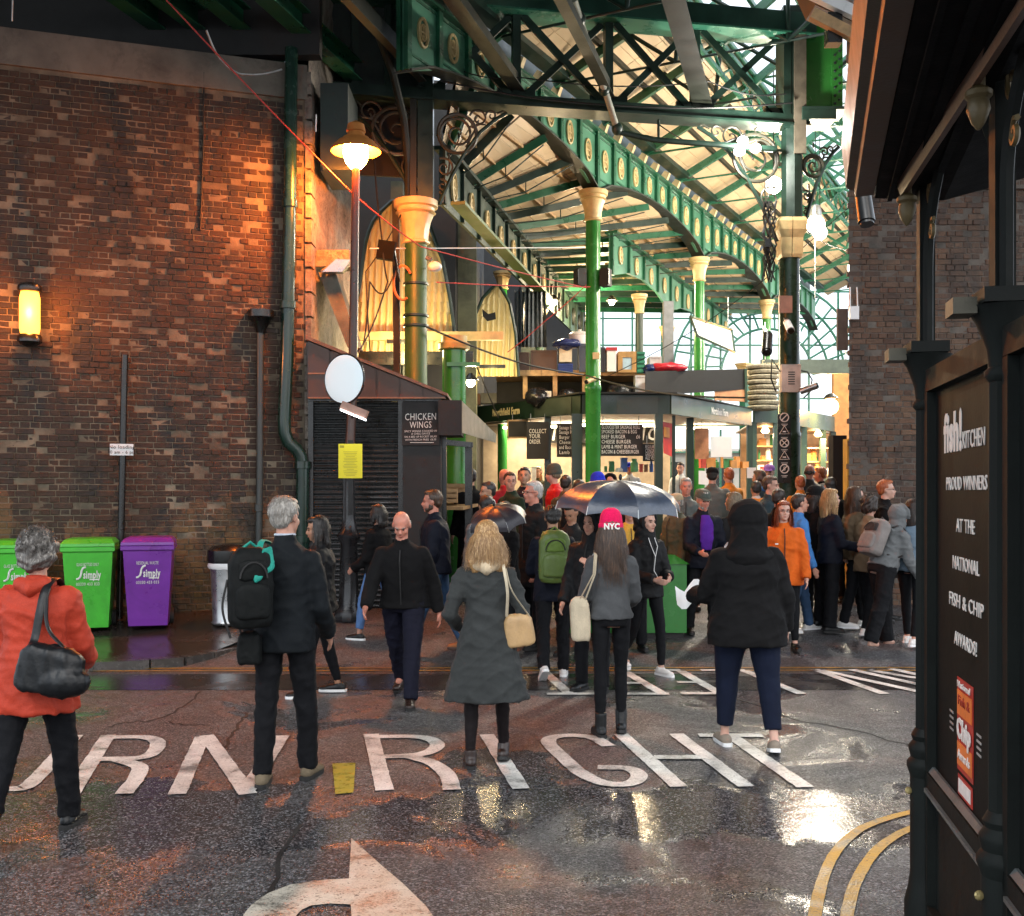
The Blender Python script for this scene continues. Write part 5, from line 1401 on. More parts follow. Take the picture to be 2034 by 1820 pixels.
def crate(label, px0, py0, px1, py1, d, m_, depth=.5, kind="plain", group=None, nm="storage_box", cat="box"):
    t = thing(nm, label, cat, P((px0 + px1) / 2, py1, d), group=group)
    x0, x1, z0, z1 = X(px0, d), X(px1, d), Z(py1, d), Z(py0, d)
    h = z1 - z0
    if kind == "lidded":
        b = MB(); b.box2((x0 + .02, d, z0), (x1 - .02, d + depth, z1 - h * .14)); b.build("tub", m_, t)
        b = MB(); b.box2((x0, d - .02, z1 - h * .14 + .002), (x1, d + depth + .02, z1)); b.build("lid", mat("lid_blue", (.03, .08, .35), .4) if "blue" in label else (mat("lid_red", (.5, .03, .03), .4) if "red" in label else M_WPAINT), t)
    elif kind == "slatted":
        b = MB(); b.box2((x0, d + .03, z0), (x1, d + depth, z1 - .02)); b.build("box_body", m_, t)
        n_ = 5
        for i in range(n_):
            b = MB(); b.box2((x0 - .005, d, z0 + h * i / n_ + .02), (x1 + .005, d + .025, z0 + h * (i + 1) / n_ - .02)); b.build("slat", m_, t)
    elif kind == "door":
        b = MB(); b.box2((x0, d + .03, z0), (x1, d + depth, z1)); b.build("carcass", m_, t)
        b = MB(); b.box2((x0, d, z0), (x0 + .09, d + .028, z1)); b.box2((x1 - .09, d, z0), (x1, d + .028, z1)); b.box2((x0 + .092, d, z1 - .12), (x1 - .092, d + .028, z1)); b.box2((x0 + .092, d, z0), (x1 - .092, d + .028, z0 + .06)); b.build("frame", m_, t)
        c = Vector(((x0 + x1) / 2, d + .02, z0 + h * .45)); pts = [c + Vector((.13 * math.cos(a), 0, .16 * math.sin(a))) for a in np.linspace(0, PI, 12)]
        b = MB(); b.prism([c + Vector((-.13, 0, -h * .35)), c + Vector((.13, 0, -h * .35))] + pts, (0, .02, 0)); b.build("arched_panel", mat("pale_blue_panel", (.45, .6, .7), .4), t)
    else:
        b = MB(); b.box2((x0, d + .004, z0), (x1, d + depth, z1)); b.build("box_body", m_, t)
        b = MB()
        b.box2((x0, d - .012, z0), (x0 + .03, d + .003, z1)); b.box2((x1 - .03, d - .012, z0), (x1, d + .003, z1)); b.box2((x0 + .032, d - .012, z1 - .03), (x1 - .032, d + .003, z1)); b.box2((x0 + .032, d - .012, z0), (x1 - .032, d + .003, z0 + .03)); b.build("edge_frame", m_, t)
    return t
crate("large brown cabinet at the left end of the storage platform", 985, 700, 1052, 740, 21.8, M_BROWN)
crate("brown cabinet second from the left on the storage platform", 1054, 696, 1106, 740, 21.8, M_BROWN)
crate("tall blue slatted crate under a white tub on the platform", 1109, 720, 1138, 768 - 28, 21.7, mat("crate_blue", (.02, .06, .30), .45), kind="slatted")
crate("white and orange plastic tub on top of the blue slatted crate", 1109, 688, 1138, 719, 21.72, mat("tub_cream", (.65, .58, .45), .45), kind="lidded")
crate("dark blue-grey cabinet left of the bright green column", 1150, 686, 1178, 739, 21.7, mat("blue_grey_door", (.05, .065, .10), .5))
crate("dark blue-grey cabinet partly behind the bright green column", 1180, 690, 1202, 739, 21.7, mat("blue_grey_door", (.05, .065, .10), .5))
crate("white tub with a red lid right of the bright green column", 1204, 690, 1226, 738, 21.6, M_WPAINT, kind="lidded")
crate("small pine cupboard door with an arched blue panel", 1228, 698, 1264, 740, 21.6, mat("pine_cupboard", (.5, .27, .09), .5), kind="door")
crate("green crate beside the pine cupboard", 1266, 697, 1281, 741, 21.65, mat("crate_green", (.02, .20, .11), .45), kind="slatted")
crate("white box with a pale oval, right end of the platform", 1290, 708, 1314, 741, 21.9, mat("pale_box", (.5, .52, .52), .4))
t = thing("cooking_pot", "big white enamel pot on top of the blue-grey cabinet", "pot", P(1152, 686, 21.9))
c = Vector((X(1152, 21.9), 22.0, Z(686, 21.9)))
b = MB(); b.lathe([(.18, 0), (.21, .02), (.215, .2), (.225, .21), (.225, .23)], c, 18); b.build("pot_body", M_WPAINT, t, True)
b = MB(); b.lathe([(.228, .232), (.18, .27), (.08, .29), (.03, .30), (.035, .33), (.01, .34)], c, 18); b.build("lid", M_WPAINT, t, True)
for nm, lab, px, py, col_, sx in (("plastic_bag", "dark blue plastic sack on the shelf left of the white pot", 1125, 684, (.02, .03, .12), 28), ("plastic_bag", "crumpled navy sack at the right end of the platform", 1289, 733, (.01, .02, .10), 14), ("red_tarpaulin", "crumpled red tarpaulin edge on top of the black hoarding", 1325, 731, (.5, .02, .04), 40), ("black_sack", "shiny black rubbish sack below the platform, left of centre", 1068, 790, (.008, .008, .01), 24), ("black_sack", "shiny black rubbish sack below the platform, near the column", 1128, 792, (.008, .008, .01), 22), ("black_sack", "shiny black rubbish sack below the platform, right of the column", 1230, 782, (.008, .008, .01), 28)):
    b = MB(); c = P(px, py, 21.75 if py < 760 else 21.6); rx = sx / F * 21.7; rz = .11 if py < 760 else .2
    nu, nv = 22, 12; vs = []
    b.sphere(c, (rx, .22, rz), nu, nv)
    b.v = [tuple(Vector(q) + (Vector(q) - c).normalized() * noi(q, 7) * .06) for q in b.v]
    o_ = b.build(nm, mat(nm + "_%d" % px, col_, .25, bump=.6, bscale=20), smooth=True)
    tag(o_, lab, "tarpaulin" if "tarp" in nm else "sack")
for k, (px0, py0, px1, py1, lab, colr) in enumerate(((955, 781, 1010, 801, "dull grey crate at the left on the stall roof", (.2, .2, .17)), (1058, 777, 1095, 789, "long white carton on the stall roof below the platform", (.6, .6, .56)), (935, 782, 954, 803, "brown carton at the far left on the stall roof", (.25, .13, .08)), (1262, 746, 1288, 785, "white drum with a blue rim under the right end of the platform", (.6, .62, .65)))):
    crate(lab, px0, py0, px1, py1, 23.2 if px0 < 1050 else 21.5, mat("carton_%d" % k, colr, .7), depth=.35)
t = thing("pink_package", "small pink paper cone on the grey crate", "package", P(998, 781, 23.3))
b = MB(); b.lathe([(.12, 0), (.11, .03), (.05, .15), (.005, .2)], P(998, 781, 23.3), 8); b.build("paper", mat("pink_paper", (.7, .2, .25), .6), t)

# ================================================================== hanging things and fittings
HS = thing("hanging_sign", "blank white hanging sign board above the corner stall", "sign", P(1412, 665, 22))
b = MB(); b.prism([P(1371, 629, 22), P(1453, 655, 24.5), P(1459, 700, 24.5), P(1385, 667, 22)], (.02, .04, 0)); b.build("board", M_WPAINT, HS)
b = MB(); b.tube([P(1371, 629, 21.97), P(1453, 655, 24.45), P(1459, 700, 24.45), P(1385, 667, 21.97)], .03, 5, closed=True); b.build("frame", M_FASCL, HS)
b = MB(); b.tube([P(1380, 632, 22), P(1380, 560, 22.0)], .01, 5); b.tube([P(1446, 653, 24.4), P(1446, 590, 24.4)], .01, 5); b.build("hanger", M_STEEL, HS)
FSn = thing("far_stall_sign", "dark grey-green name board with pale lettering hung behind the dark column", "sign", P(1600, 728, 26))
b = MB(); b.box2((X(1511, 26), 26, Z(742, 26)), (X(1695, 26), 26.06, Z(714, 26))); b.build("board", mat("grey_green_board", (.09, .12, .10), .5, dirt=.3), FSn)
text_obj("Furness Fish", .26, (X(1545, 26), 25.985, Z(724, 26)), M_GOLD, FSn, wfit=.75)
b = MB(); b.tube([P(1520, 714, 26), P(1520, 640, 26)], .015, 5); b.tube([P(1680, 714, 26), P(1680, 640, 26)], .015, 5); b.build("hanger", M_STEEL, FSn)
GDt = thing("grey_duct", "straight grey duct rising beside the distant cream and green column", "duct", P(1327, 740, 24))
b = MB(); b.beam(P(1327, 741, 24), P(1327, 600, 24), .22, .22, up=(0, 1, 0)); b.build("duct", mat("grey_duct_paint", (.20, .21, .23), .5), GDt)
b = MB(); b.beam(P(1327, 741, 24), P(1327, 736, 24), .28, .28, up=(0, 1, 0)); b.build("flange", M_STEEL, GDt)
# pendant globe lamp
gpx = P(1620, 446, 20.5)
t = thing("pendant_lamp", "bright round pendant lamp right of the dark column", "lamp", gpx)
b = MB(); b.sphere(gpx, .17, 18, 11); b.build("globe", emit("pendant_globe", (1, .9, .66), 14), t, True)
b = MB(); b.lathe([(.10, .14), (.12, .2), (.10, .34), (.03, .38)], gpx, 14); b.build("holder", M_STEEL, t, True)
b = MB(); b.tube([gpx + Vector((0, 0, .36)), gpx + Vector((0, 0, 3.6))], .008, 5); b.build("chain", M_DGREEN, t)
b = MB(); b.tube([gpx + Vector((-.01, 0, -.17)), gpx + Vector((-.01, 0, -1.4))], .006, 5); b.build("pull_cord", M_WPAINT, t)
lamp('POINT', gpx - Vector((0, .0, .25)), 130, (1, .88, .66), .17, t)
# trio of floodlights on the bracket
fc = P(1482, 292, 16.35)
t = thing("floodlight_cluster", "cluster of three dazzling white floodlights left of the dark column", "lamp", fc)
for dx, dz in ((-.05, .09), (-.10, -.07), (.14, -.02)):
    b = MB(); b.sphere(fc + Vector((dx, 0, dz)), (.085, .07, .07), 12, 8); b.build("lens", emit("flood_white", (1, .96, .9), 20), t, True)
    b = MB(); b.sphere(fc + Vector((dx, .07, dz + .03)), (.09, .07, .07), 10, 7); b.build("housing", M_BLACK, t, True)
b = MB(); b.beam(fc + Vector((0, .1, 0)), fc + Vector((.62, .35, .05)), .04, .04); b.build("arm", M_DGREEN, t)
lamp('SPOT', fc + Vector((0, -.12, -.05)), 210, (1, .93, .82), .12, t, target=(1.2, 7.0, 0), spot=80, blend=.6)
lamp('POINT', fc + Vector((.05, -.22, 0)), 120, (1, .95, .86), .1, t)
# pendants added to light the hall ceiling, in place of unseen uplights
for k, (t_, wd) in enumerate(((20.5, 3.2), (24.0, 3.2), (27.5, 3.2), (31.0, 3.2), (34.5, 3.2))):
    p = RP(t_, wd, 7.2)
    t = thing("added_hall_lamp", ("nearest", "second", "third", "fourth", "farthest")[k] + " added round pendant hung down the middle of the hall", "lamp", p, group="added pendants down the middle of the hall")
    b = MB(); b.sphere(p, .15, 12, 8); b.build("globe", emit("pendant_globe", (1, .9, .66), 14), t, True)
    b = MB(); b.tube([p + Vector((0, 0, .15)), p + Vector((0, 0, 2))], .01, 5); b.build("rod", M_DGREEN, t)
    lamp('POINT', p + Vector((0, 0, -.2)), 300, (1, .88, .70), .15, t)
for k, (px, py, d) in enumerate(((1100, 600, 23.8), (1215, 600, 27.0), (935, 760, 18.6))):  # lamps added to light the aisle and its roof boards
    p = P(px, py, d)
    t = thing("added_aisle_lamp", ["added lamp hung low in the aisle above the stored crates", "added lamp hung deep in the aisle beyond the bright green column", "added warm lamp behind the fat green cylinder column"][k], "lamp", p)
    b = MB(); b.sphere(p, .08, 10, 7); b.build("bulb", emit("added_aisle_bulb", (1, .78, .45), 12), t, True)
    b = MB(); b.lathe([(.03, .16), (.14, .05), (.15, .03)], p, 12, caps=False); b.build("shade", M_BLACK, t)
    lamp('POINT', p - Vector((0, 0, .12)), (150, 420, 60)[k], (1, .76, .44), .1, t)
# fittings on column B
CBX = thing("control_box", "cream louvred junction box on the dark column with a cable loop", "box", P(1571, 750, 16.5))
c = P(1570, 752, 16.5)
b = MB(); b.box(c, (.29, .12, .42)); b.build("case", mat("cream_case", (.62, .56, .50), .45), CBX)
for i in range(6):
    b = MB(); b.box(c + Vector((0, -.065, .09 - i * .036)), (.10, .006, .014)); b.build("louvre", M_BLACKM, CBX)
b = MB(); pts = [c + Vector((-.15 + 0, 0, .1)), c + Vector((-.28, 0, .3)), c + Vector((-.30, -.02, 0)), c + Vector((-.22, 0, -.2))]; b.tube([Vector(q) for q in pts], .012, 5)
b.tube([c + Vector((.15, 0, .12)), c + Vector((.26, 0, .10)), c + Vector((.33, 0, -.02)), c + Vector((.30, 0, -.2)), c + Vector((.2, 0, -.3))], .012, 5); b.build("cable_loop", M_CABLE, CBX)
def cam_unit(label, c, aim, s=1.0, m_=M_WPAINT, nm="security_camera"):
    t = thing(nm, label, "camera", c); c = Vector(c); aim = Vector(aim).normalized()
    b = MB(); b.tube([c, c + aim * .26 * s], [.05 * s, .055 * s], 12); b.build("body", m_, t, True)
    b = MB(); b.tube([c + aim * .262 * s, c + aim * .28 * s], .045 * s, 12); b.build("lens", M_BLACK, t, True)
    b = MB(); b.beam(c + aim * .05, c + Vector((.0, .18 * s, .10 * s)), .03 * s, .03 * s); b.build("mount", M_BLACK, t)
    return t
cam_unit("small grey camera hanging below the cream box", P(1590, 778, 16.4), (.8, -.4, .3), 1.0, M_STEEL)
cam_unit("black camera on the left flank of the dark column", P(1525, 665, 16.5), (-.15, -.5, -.6), 1.5, M_BLACK)
cam_unit("white camera on the front of the dark column", P(1563, 640, 16.55), (0, -.7, -.5), 1.1)
cam_unit("cream camera on the bright green column, above the stall fascia", P(1181, 752, 19.8), (-.6, -.6, -.3), .9, M_CREAM)
for px, py, lab in ((1184, 707, "cream junction box on the bright green column"), (1560, 605, "pinkish flat sensor high on the dark column")):
    d = 19.8 if px < 1300 else 16.5; c = P(px, py, d)
    o_ = MB().box(c, (.12, .06, .12) if px < 1300 else (.20, .05, .26)).build("junction_box", M_CREAM if px < 1300 else mat("pinkish_housing", (.42, .24, .18), .5)); tag(o_, lab, "junction box")
# loudspeakers on the bright green column and column A fittings
for px, lab in ((1152, "black loudspeaker on the left of the bright green column"), (1203, "black loudspeaker on the right of the bright green column")):
    c = P(px, 552, 19.9); t = thing("loudspeaker", lab, "speaker", c)
    b = MB(); b.box(c, (.16, .2, .32), Matrix.Rotation(.5 if px < 1180 else -.5, 3, 'Z')); b.build("cabinet", M_BLACKM, t)
    b = MB(); b.box(c + Vector((0, -.09, 0)), (.12, .04, .28), Matrix.Rotation(.5 if px < 1180 else -.5, 3, 'Z')); b.build("grille", M_BLACK, t)
    b = MB(); b.beam(c, P(1178, 552, 20), .03, .03); b.build("bracket", M_BLACK, t)
JB = thing("junction_box", "black junction box with trailing wires left of the olive column", "box", P(767, 498, 15.2))
b = MB(); b.box(P(767, 498, 15.2), (.24, .12, .26), Matrix.Rotation(.15, 3, 'Y')); b.build("case", mat("canopy_black", (.0035, .004, .0045), .8, spec=.1), JB)
b = MB(); b.beam(P(793, 560, 15.4), P(780, 480, 15.2), .03, .03); b.build("bracket", M_BLACK, JB)
t = thing("bulkhead_lamp", "small unlit white dome lamp on the right of the olive column", "lamp", P(864, 530, 15.5))
b = MB(); b.sphere(P(864, 530, 15.45), (.10, .09, .075), 14, 8); b.build("dome", M_WPAINT, t, True)
b = MB(); b.beam(P(858, 517, 15.5), P(846, 512, 15.5), .07, .05); b.build("base", M_BLACK, t)
t = thing("metal_shroud", "small angled metal floodlight shroud on the stone pier", "lamp", P(682, 532, 14.2))
b = MB(); b.prism([P(640, 540, 14.2), P(667, 515, 14.2), P(697, 516, 14.2), P(680, 540, 14.2)], (0, .15, 0)); b.build("hood", M_STEEL, t)
b = MB(); b.beam(P(640, 540, 14.25), P(655, 530, 14.5), .04, .04); b.build("arm", M_STEEL, t)
t = thing("conduit_post", "dark conduit riser with orange cable coil beside the olive column", "conduit", P(788, 560, 15.6))
b = MB(); b.beam(P(789, 780, 15.9), P(786, 400, 15.9), .10, .10, up=(0, 1, 0)); b.build("riser", M_BLACKM, t)
b = MB(); c = P(800, 562, 15.5); b.tube([c + Vector((.13 * math.cos(a), .02 * math.sin(3 * a), .24 * math.sin(a))) for a in np.linspace(.6, 5.2, 22)], .02, 6); b.build("cable_coil", mat("orange_cable", (.6, .16, .05), .5), t)
# wind-blown black cloth flag in front of the second arch
t = thing("black_cloth", "small black cloth banner hanging in front of the smaller arch", "banner", P(973, 622, 19.5))
b = MB(); b.prism([P(958, 614, 19.5), P(970, 624, 19.5), P(984, 620, 19.5), P(985, 634, 19.5), P(968, 638, 19.5), P(959, 628, 19.5)], (0, .03, 0)); b.build("cloth", M_BLACKM, t)
# hanging cable bundle left of column B
t = thing("cable_bundle", "tangled black cable bundle hanging left of the dark column", "cable", P(1522, 480, 16.5))
rnd = random.Random(4)
b = MB()
for k in range(9):
    x0 = 1528 + rnd.uniform(-8, 8); pts = []
    for i in range(10):
        py = 400 + i * (rnd.uniform(15, 18)); pts.append(P(x0 + 7 * math.sin(i * 1.3 + k * 2), py, 16.5 + .03 * math.sin(k + i)))
    b.tube(pts, .014, 5)
b.build("wires", M_CABLE, t)
b = MB(); b.box(P(1525, 484, 16.45), (.1, .08, .12)); b.build("plug_block", M_BLACK, t)
# ropes and cables across the space
def cable(label, pts, r=.012, m_=M_CABLE, sag=.0, nm="overhead_cable", group=None):
    q = []
    for i in range(len(pts) - 1):
        a, c = Vector(pts[i]), Vector(pts[i + 1])
        for k in range(10):
            s = k / 10; q.append(a.lerp(c, s) - Vector((0, 0, sag * math.sin(PI * s))))
    q.append(Vector(pts[-1]))
    b = MB(); b.tube(q, r, 5); o = b.build(nm, m_); tag(o, label, "cable" if "rope" not in nm else "rope", group); return o
cable("long red rope running diagonally from the dark ceiling down to the bright green column", [P(330, 0, 12.2), P(700, 385, 13.3), P(835, 490, 14.8), P(1165, 572, 19.7)], .009, M_ROPE, .02, "red_rope")
cable("taut red rope stretched level from behind the olive column", [P(868, 561, 15.6), P(1172, 570, 19.8)], .009, M_ROPE, .02, "red_rope")
cable("short red rope dropping from the bright green column to the slim column", [P(1165, 566, 19.8), P(1080, 640, 19.8), P(1008, 700, 19.9)], .009, M_ROPE, .02, "red_rope")
cable("thin white cable stretched level past the loudspeakers", [P(735, 494, 15.0), P(1160, 492, 19.7)], .009, M_WPAINT, .0)
cable("black cable sloping from the olive column across the stall fascia", [P(848, 650, 15.5), P(1160, 745, 19.6), P(1480, 790, 16.6)], .016, M_CABLE, .12)
cable("thin black cable sloping down to the stall roof at the left", [P(935, 700, 18), P(990, 830, 20.4)], .012, M_CABLE, .0)
cable("black cable looped beside the street lamp shaft", [P(712, 700, 14.2), P(770, 560, 15), P(758, 470, 15.2), P(742, 300, 15.5)], .012, M_CABLE, .1)
cable("sagging black cable across the tall yellow arch", [P(715, 690, 15), P(735, 560, 15.2), P(790, 520, 15.5)], .012, M_CABLE, .3)
cable("thin black cable down the middle of the tall yellow arch", [P(735, 700, 15.2), P(726, 540, 15.2), P(800, 420, 15.6)], .010, M_CABLE, .05)
cable("pair of cables clipped under the lattice girder chord", [TZ(870, 7.7, .25), TZ(1210, 7.52, .25), TZ(1560, 7.75, .25)], .014, M_CABLE, .06)
cable("cable draped through the lattice girder panels", [TZ(870, 8.0, .2), TZ(1030, 7.85, .2), TZ(1400, 8.0, .2), TZ(1550, 7.9, .2)], .010, M_CABLE, .10)
cable("string of small bulbs sagging under the girder at the right", [TZ(1300, 7.3, .2), TZ(1470, 7.25, .2)], .010, M_CABLE, .25)
cable("thin cable rising to the right from the stall roof", [P(1180, 760, 19.8), P(1700, 400, 17)], .008, M_CABLE, .3)
cable("thin white wire hanging at the top left of the wall", [P(25, 0, 12.6), P(24, 42, 12.6)], .008, M_WPAINT)
cable("grey conduit bending from the dark ceiling along the wall top", [P(410, 60, 12.9), P(437, 118, 13.2), P(480, 148, 13.3), P(560, 138, 13.6)], .014, M_STEEL, .03)
cable("short white stub of wire at the corner of the wall", [P(628, 228, 13.7), P(627, 262, 13.7)], .009, M_WPAINT)
cable("fine cable crossing from the right girder end to the pier", [P(1602, 460, 17), P(1690, 500, 15)], .008, M_CABLE, .05)
# sloping pipe brace through the girder
t = thing("jointed_pipe", "jointed grey pipe dropping diagonally through the lattice girder", "pipe", P(1180, 130, 15.8))
b = MB(); b.tube([P(1140, 0, 14.6), P(1165, 80, 15.2), P(1205, 190, 15.9), P(1225, 255, 16.1)], .05, 10); b.build("pipe", mat("weathered_white_pipe", (.32, .33, .27), .45, var=.5, scale=5, dirt=.6), t, True)
for q in (P(1152, 38, 14.9), P(1172, 100, 15.35), P(1200, 178, 15.85), P(1226, 256, 16.1)):
    b = MB(); b.sphere(q, (.085, .085, .10), 12, 8); b.build("joint", M_DGREEN, t, True)
b = MB(); b.tube([P(1228, 262, 16.1), P(1300, 278, 16.2), P(1480, 292, 16.3), P(1540, 296, 16.5)], .045, 8); b.build("horizontal_rail", M_DGREEN, t, True)
b = MB(); b.tube([P(1308, 278, 16.2), P(1308, 238, 16.2)], .02, 6); b.build("hanger", M_DGREEN, t)

# ================================================================== green cabinet in front of the crowd
GCB = thing("green_cabinet", "low bright green metal cabinet behind the woman in the pink hat", "cabinet", (X(1245, 12.4), 12.4, g(12.4)))
d = 12.4; zt = Z(1112, d); x0, x1 = X(1128, d), X(1364, d); zg = g(d)
b = MB(); b.box2((x0, d, zg + .06), (x1, d + .7, zt - .05)); b.build("body", M_GREENB, GCB)
b = MB(); b.prism([(x0 - .03, d - .03, zt - .05), (x1 + .03, d - .03, zt - .05), (x1 - .12, d + .1, zt + .05), (x0 + .1, d + .1, zt + .05)], (0, .6, 0)); b.build("lid", M_GREENB, GCB)
b = MB(); b.box2((x0 + .03, d + .03, zg), (x1 - .03, d + .65, zg + .055)); b.build("plinth", M_BLACKM, GCB)
for xx in (x0 + .45, x0 + .9):
    b = MB(); b.box2((xx - .006, d - .006, zg + .08), (xx + .006, d + .003, zt - .08)); b.build("door_seam", M_BLACKM, GCB)
for xx in (x0 + .53, x0 + .97):
    b = MB(); b.beam((xx, d - .03, zg + .5), (xx, d - .03, zg + .62), .015, .02, up=(0, 1, 0)); b.build("handle", M_STEEL, GCB)

# ================================================================== right-hand dark brick pier
PD = 14.3
px0, px1 = X(1686, PD), X(2080, PD)
RPier = thing("brick_pier", "tall dark brick pier at the right, beyond the shopfront", "pier", (px0, PD, g(PD)))
b = MB(); b.prism([(px0 + .005, PD + .007, .2), (px1, PD + .007, .2), (px1, PD + 2.2, .2), (X(1692, PD + 2.2), PD + 2.2, .2)], (0, 0, 9.0)); b.build("mortar_backing", M_MORTAR2, RPier)
zled = Z(372, PD)
brick_face(RPier, (px0, PD, 0), (1, 0, 0), 0, px1 - px0, g(PD), 8.0, M_BRICK2, lambda s, z: (0 if s < 1.0 else 1, abs(z - 3.4)), seed=9)
b = MB(); b.box2((px0 - .04, PD - .06, Z(120, PD)), (px1, PD + .003, Z(112, PD))); b.box2((px0 - .03, PD - .05, zled - .03), (px1, PD + .003, zled + .02)); b.build("string_course", M_MORTAR2, RPier)
# bracket post left edge of the pier: small white box and grey panel
c = P(1696, 622, 14.2); t = thing("alarm_box", "small white box with two rods on the dark brick pier", "box", c)
b = MB(); b.box(c, (.12, .06, .17)); b.build("case", M_WPAINT, t)
b = MB(); b.tube([c + Vector((-.05, 0, .08)), c + Vector((-.05, 0, .34))], .01, 5); b.tube([c + Vector((.05, 0, .08)), c + Vector((.04, 0, .34))], .01, 5); b.build("rod", M_WPAINT, t)
c = P(1673, 655, 15.2); t = thing("wall_sign", "flat grey sign panel edge-on beside the pier", "sign", c)
b = MB(); b.box(c, (.15, .05, .58)); b.build("panel", mat("mid_grey_panel", (.18, .18, .17), .6), t); b = MB(); b.beam(c, c + Vector((.25, 0, 0)), .03, .03); b.build("bracket", M_BLACK, t)
c = P(1789, 1015, 13.9); t = thing("oval_plate", "small oval white stall number plate on the dark brick pier", "sign", c)
b = MB(); b.tube([c + Vector((.0, .012, 0)), c], .01, 4); Rr = Matrix.Rotation(math.radians(90), 3, 'X')
pts = [c + Vector((.125 * math.cos(a), 0, .078 * math.sin(a))) for a in np.linspace(0, 2 * PI, 30, endpoint=False)]
b = MB(); b.prism(pts, (0, .02, 0)); b.build("plate", mat("cream_plate", (.7, .66, .55), .5), t)
text_obj("5A", .12, c + Vector((.0, -.004, 0)), M_INK, t, bold=.003)
cam_unit("big black dome camera at the end of the shopfront canopy", P(1712, 372, 6.4), (.02, -.25, -.8), .9, M_BLACK)
# timber rafters over the gap at the top right
RT = thing("timber_rafters", "pale timber rafters under a brown ceiling at the top right", "roof", P(1700, 60, 12))
rd = 12.0
for (a_, c_) in (((1600, -20), (1790, 70)), ((1612, 28), (1775, 112)), ((1560, -60), (1800, 28))):
    b = MB(); b.beam(P(*a_, rd), P(*c_, rd), .12, .10, up=(0, 1, 0)); b.build("rafter", M_WPAINT if c_[1] < 100 else M_WOOD, RT)
b = MB(); b.prism([P(1620, 10, rd + .1), P(1800, 92, rd + .1), P(1800, -80, rd + .1), P(1580, -80, rd + .1)], (0, .4, 0)); b.build("ceiling_panel", mat("brown_soffit", (.14, .075, .035), .6, var=.3, scale=4), RT)
for (a_, c_) in (((1655, 30), (1655, 90)), ((1700, 60), (1700, 120))):
    b = MB(); b.beam(P(*a_, rd + .1), P(*c_, rd + .1), .16, .16, up=(0, 1, 0)); b.build("post", M_BLACK if a_[0] < 1660 else M_BROWN, RT)

# ================================================================== right shopfront
SF = thing("shopfront", "dark green cast iron shopfront with lettered panel along the right edge", "shopfront", (1.72, 4.5, 0))
sdir = Vector((.21, 1.16, 0)).normalized()           # away from the camera along the front
sn = Vector((-sdir.y, sdir.x, 0))                    # toward the street
S0 = Vector((1.72, 4.5, 0))
def SP(s, z, o=0.0): return Vector((S0.x, S0.y, z)) - sdir * s + sn * o     # s metres toward the camera
def spost(s, nm="post"):
    c = SP(s, 0)
    f = lambda r, z: (r, z)
    b = MB(); b.lathe([(.085, .0), (.085, .10), (.07, .16), (.062, .22), (.062, .62)], c, 16); b.lathe([(.062, .62), (.075, .66), (.075, .68), (.06, .70), (.068, .73), (.068, .745), (.052, .77), (.058, .79), (.042, .82)], c, 16); b.build("pedestal", M_SHOPG, SF, True)
    b = MB(); b.lathe([(.040, .80), (.038, 2.18)], c, 16, flute=8, fl=.06); b.build("post_shaft", M_SHOPG, SF, True)
    b = MB(); b.lathe([(.040, 2.14), (.052, 2.155), (.052, 2.17), (.040, 2.185), (.046, 2.24), (.075, 2.32), (.105, 2.37)], c, 16)
    b.box(c + Vector((0, 0, 2.395)), (.20, .15, .045), Matrix.Rotation(math.atan2(sdir.y, sdir.x), 3, 'Z')); b.build("capital", M_SHOPG, SF, True)
    b = MB(); b.box(c + sn * .12 + Vector((0, 0, 2.37)), (.11, .07, .05), Matrix.Rotation(math.atan2(sdir.y, sdir.x), 3, 'Z')); b.build("capital_console", mat("dirty_cream_console", (.07, .065, .045), .6, dirt=.5), SF)
    b = MB(); b.lathe([(.0, 0), (.016, .002), (.012, .008), (.0, .01)], c + sn * .062 + Vector((-.01, -.01, .56)), 10, M=Matrix.Rotation(math.radians(80), 3, 'X'), caps=False); b.build("brass_boss", mat("brass_boss", (.45, .36, .16), .35, .6), SF)
    b = MB(); b.beam(c + Vector((0, 0, 2.41)), c + Vector((0, 0, 3.22)), .075, .06, up=tuple(sn)); b.build("upper_post", M_SHOPG, SF)
spost(0); spost(1.19); spost(2.38)
PIN = .05
for s0, s1 in ((.05, 1.13), (1.25, 2.33)):
    b = MB()
    z0_, z1_ = .02, 2.30
    fr_w = .055
    o1 = .015
    for (a_, c_, za, zb_) in ((s0, s1, z1_ - .09, z1_), (s0, s1, .60, .66), (s0, s0 + fr_w, .02, z1_ - .092), (s1 - fr_w, s1, .02, z1_ - .092), (s0, s1, .02, .12)):
        b.prism([SP(a_, za, -.05), SP(c_, za, -.05), SP(c_, zb_, -.05), SP(a_, zb_, -.05)], sn * .065)
    b.build("panel_frame", M_SHOPG, SF)
    b = MB(); b.prism([SP(s0, .66, -.06), SP(s1, .66, -.06), SP(s1, 2.22, -.06), SP(s0, 2.22, -.06)], sn * .04); b.build("sign_panel", M_SHOPP, SF)
    b = MB(); b.prism([SP(s0, .10, -.06), SP(s1, .10, -.06), SP(s1, .62, -.06), SP(s0, .62, -.06)], sn * .04); b.build("kick_panel", M_SHOPG, SF)
    b = MB(); b.prism([SP(s0 + .06, .60, .016), SP(s1 - .06, .60, .016), SP(s1 - .06, .585, .016), SP(s0 + .06, .585, .016)], sn * .012); b.prism([SP(s0 + .06, .665, .0), SP(s1 - .06, .665, .0), SP(s1 - .06, .685, -.015), SP(s0 + .06, .685, -.015)], sn * .01); b.build("rail_moulding", mat("grey_moulding", (.10, .11, .11), .35), SF)
r_ = -sdir
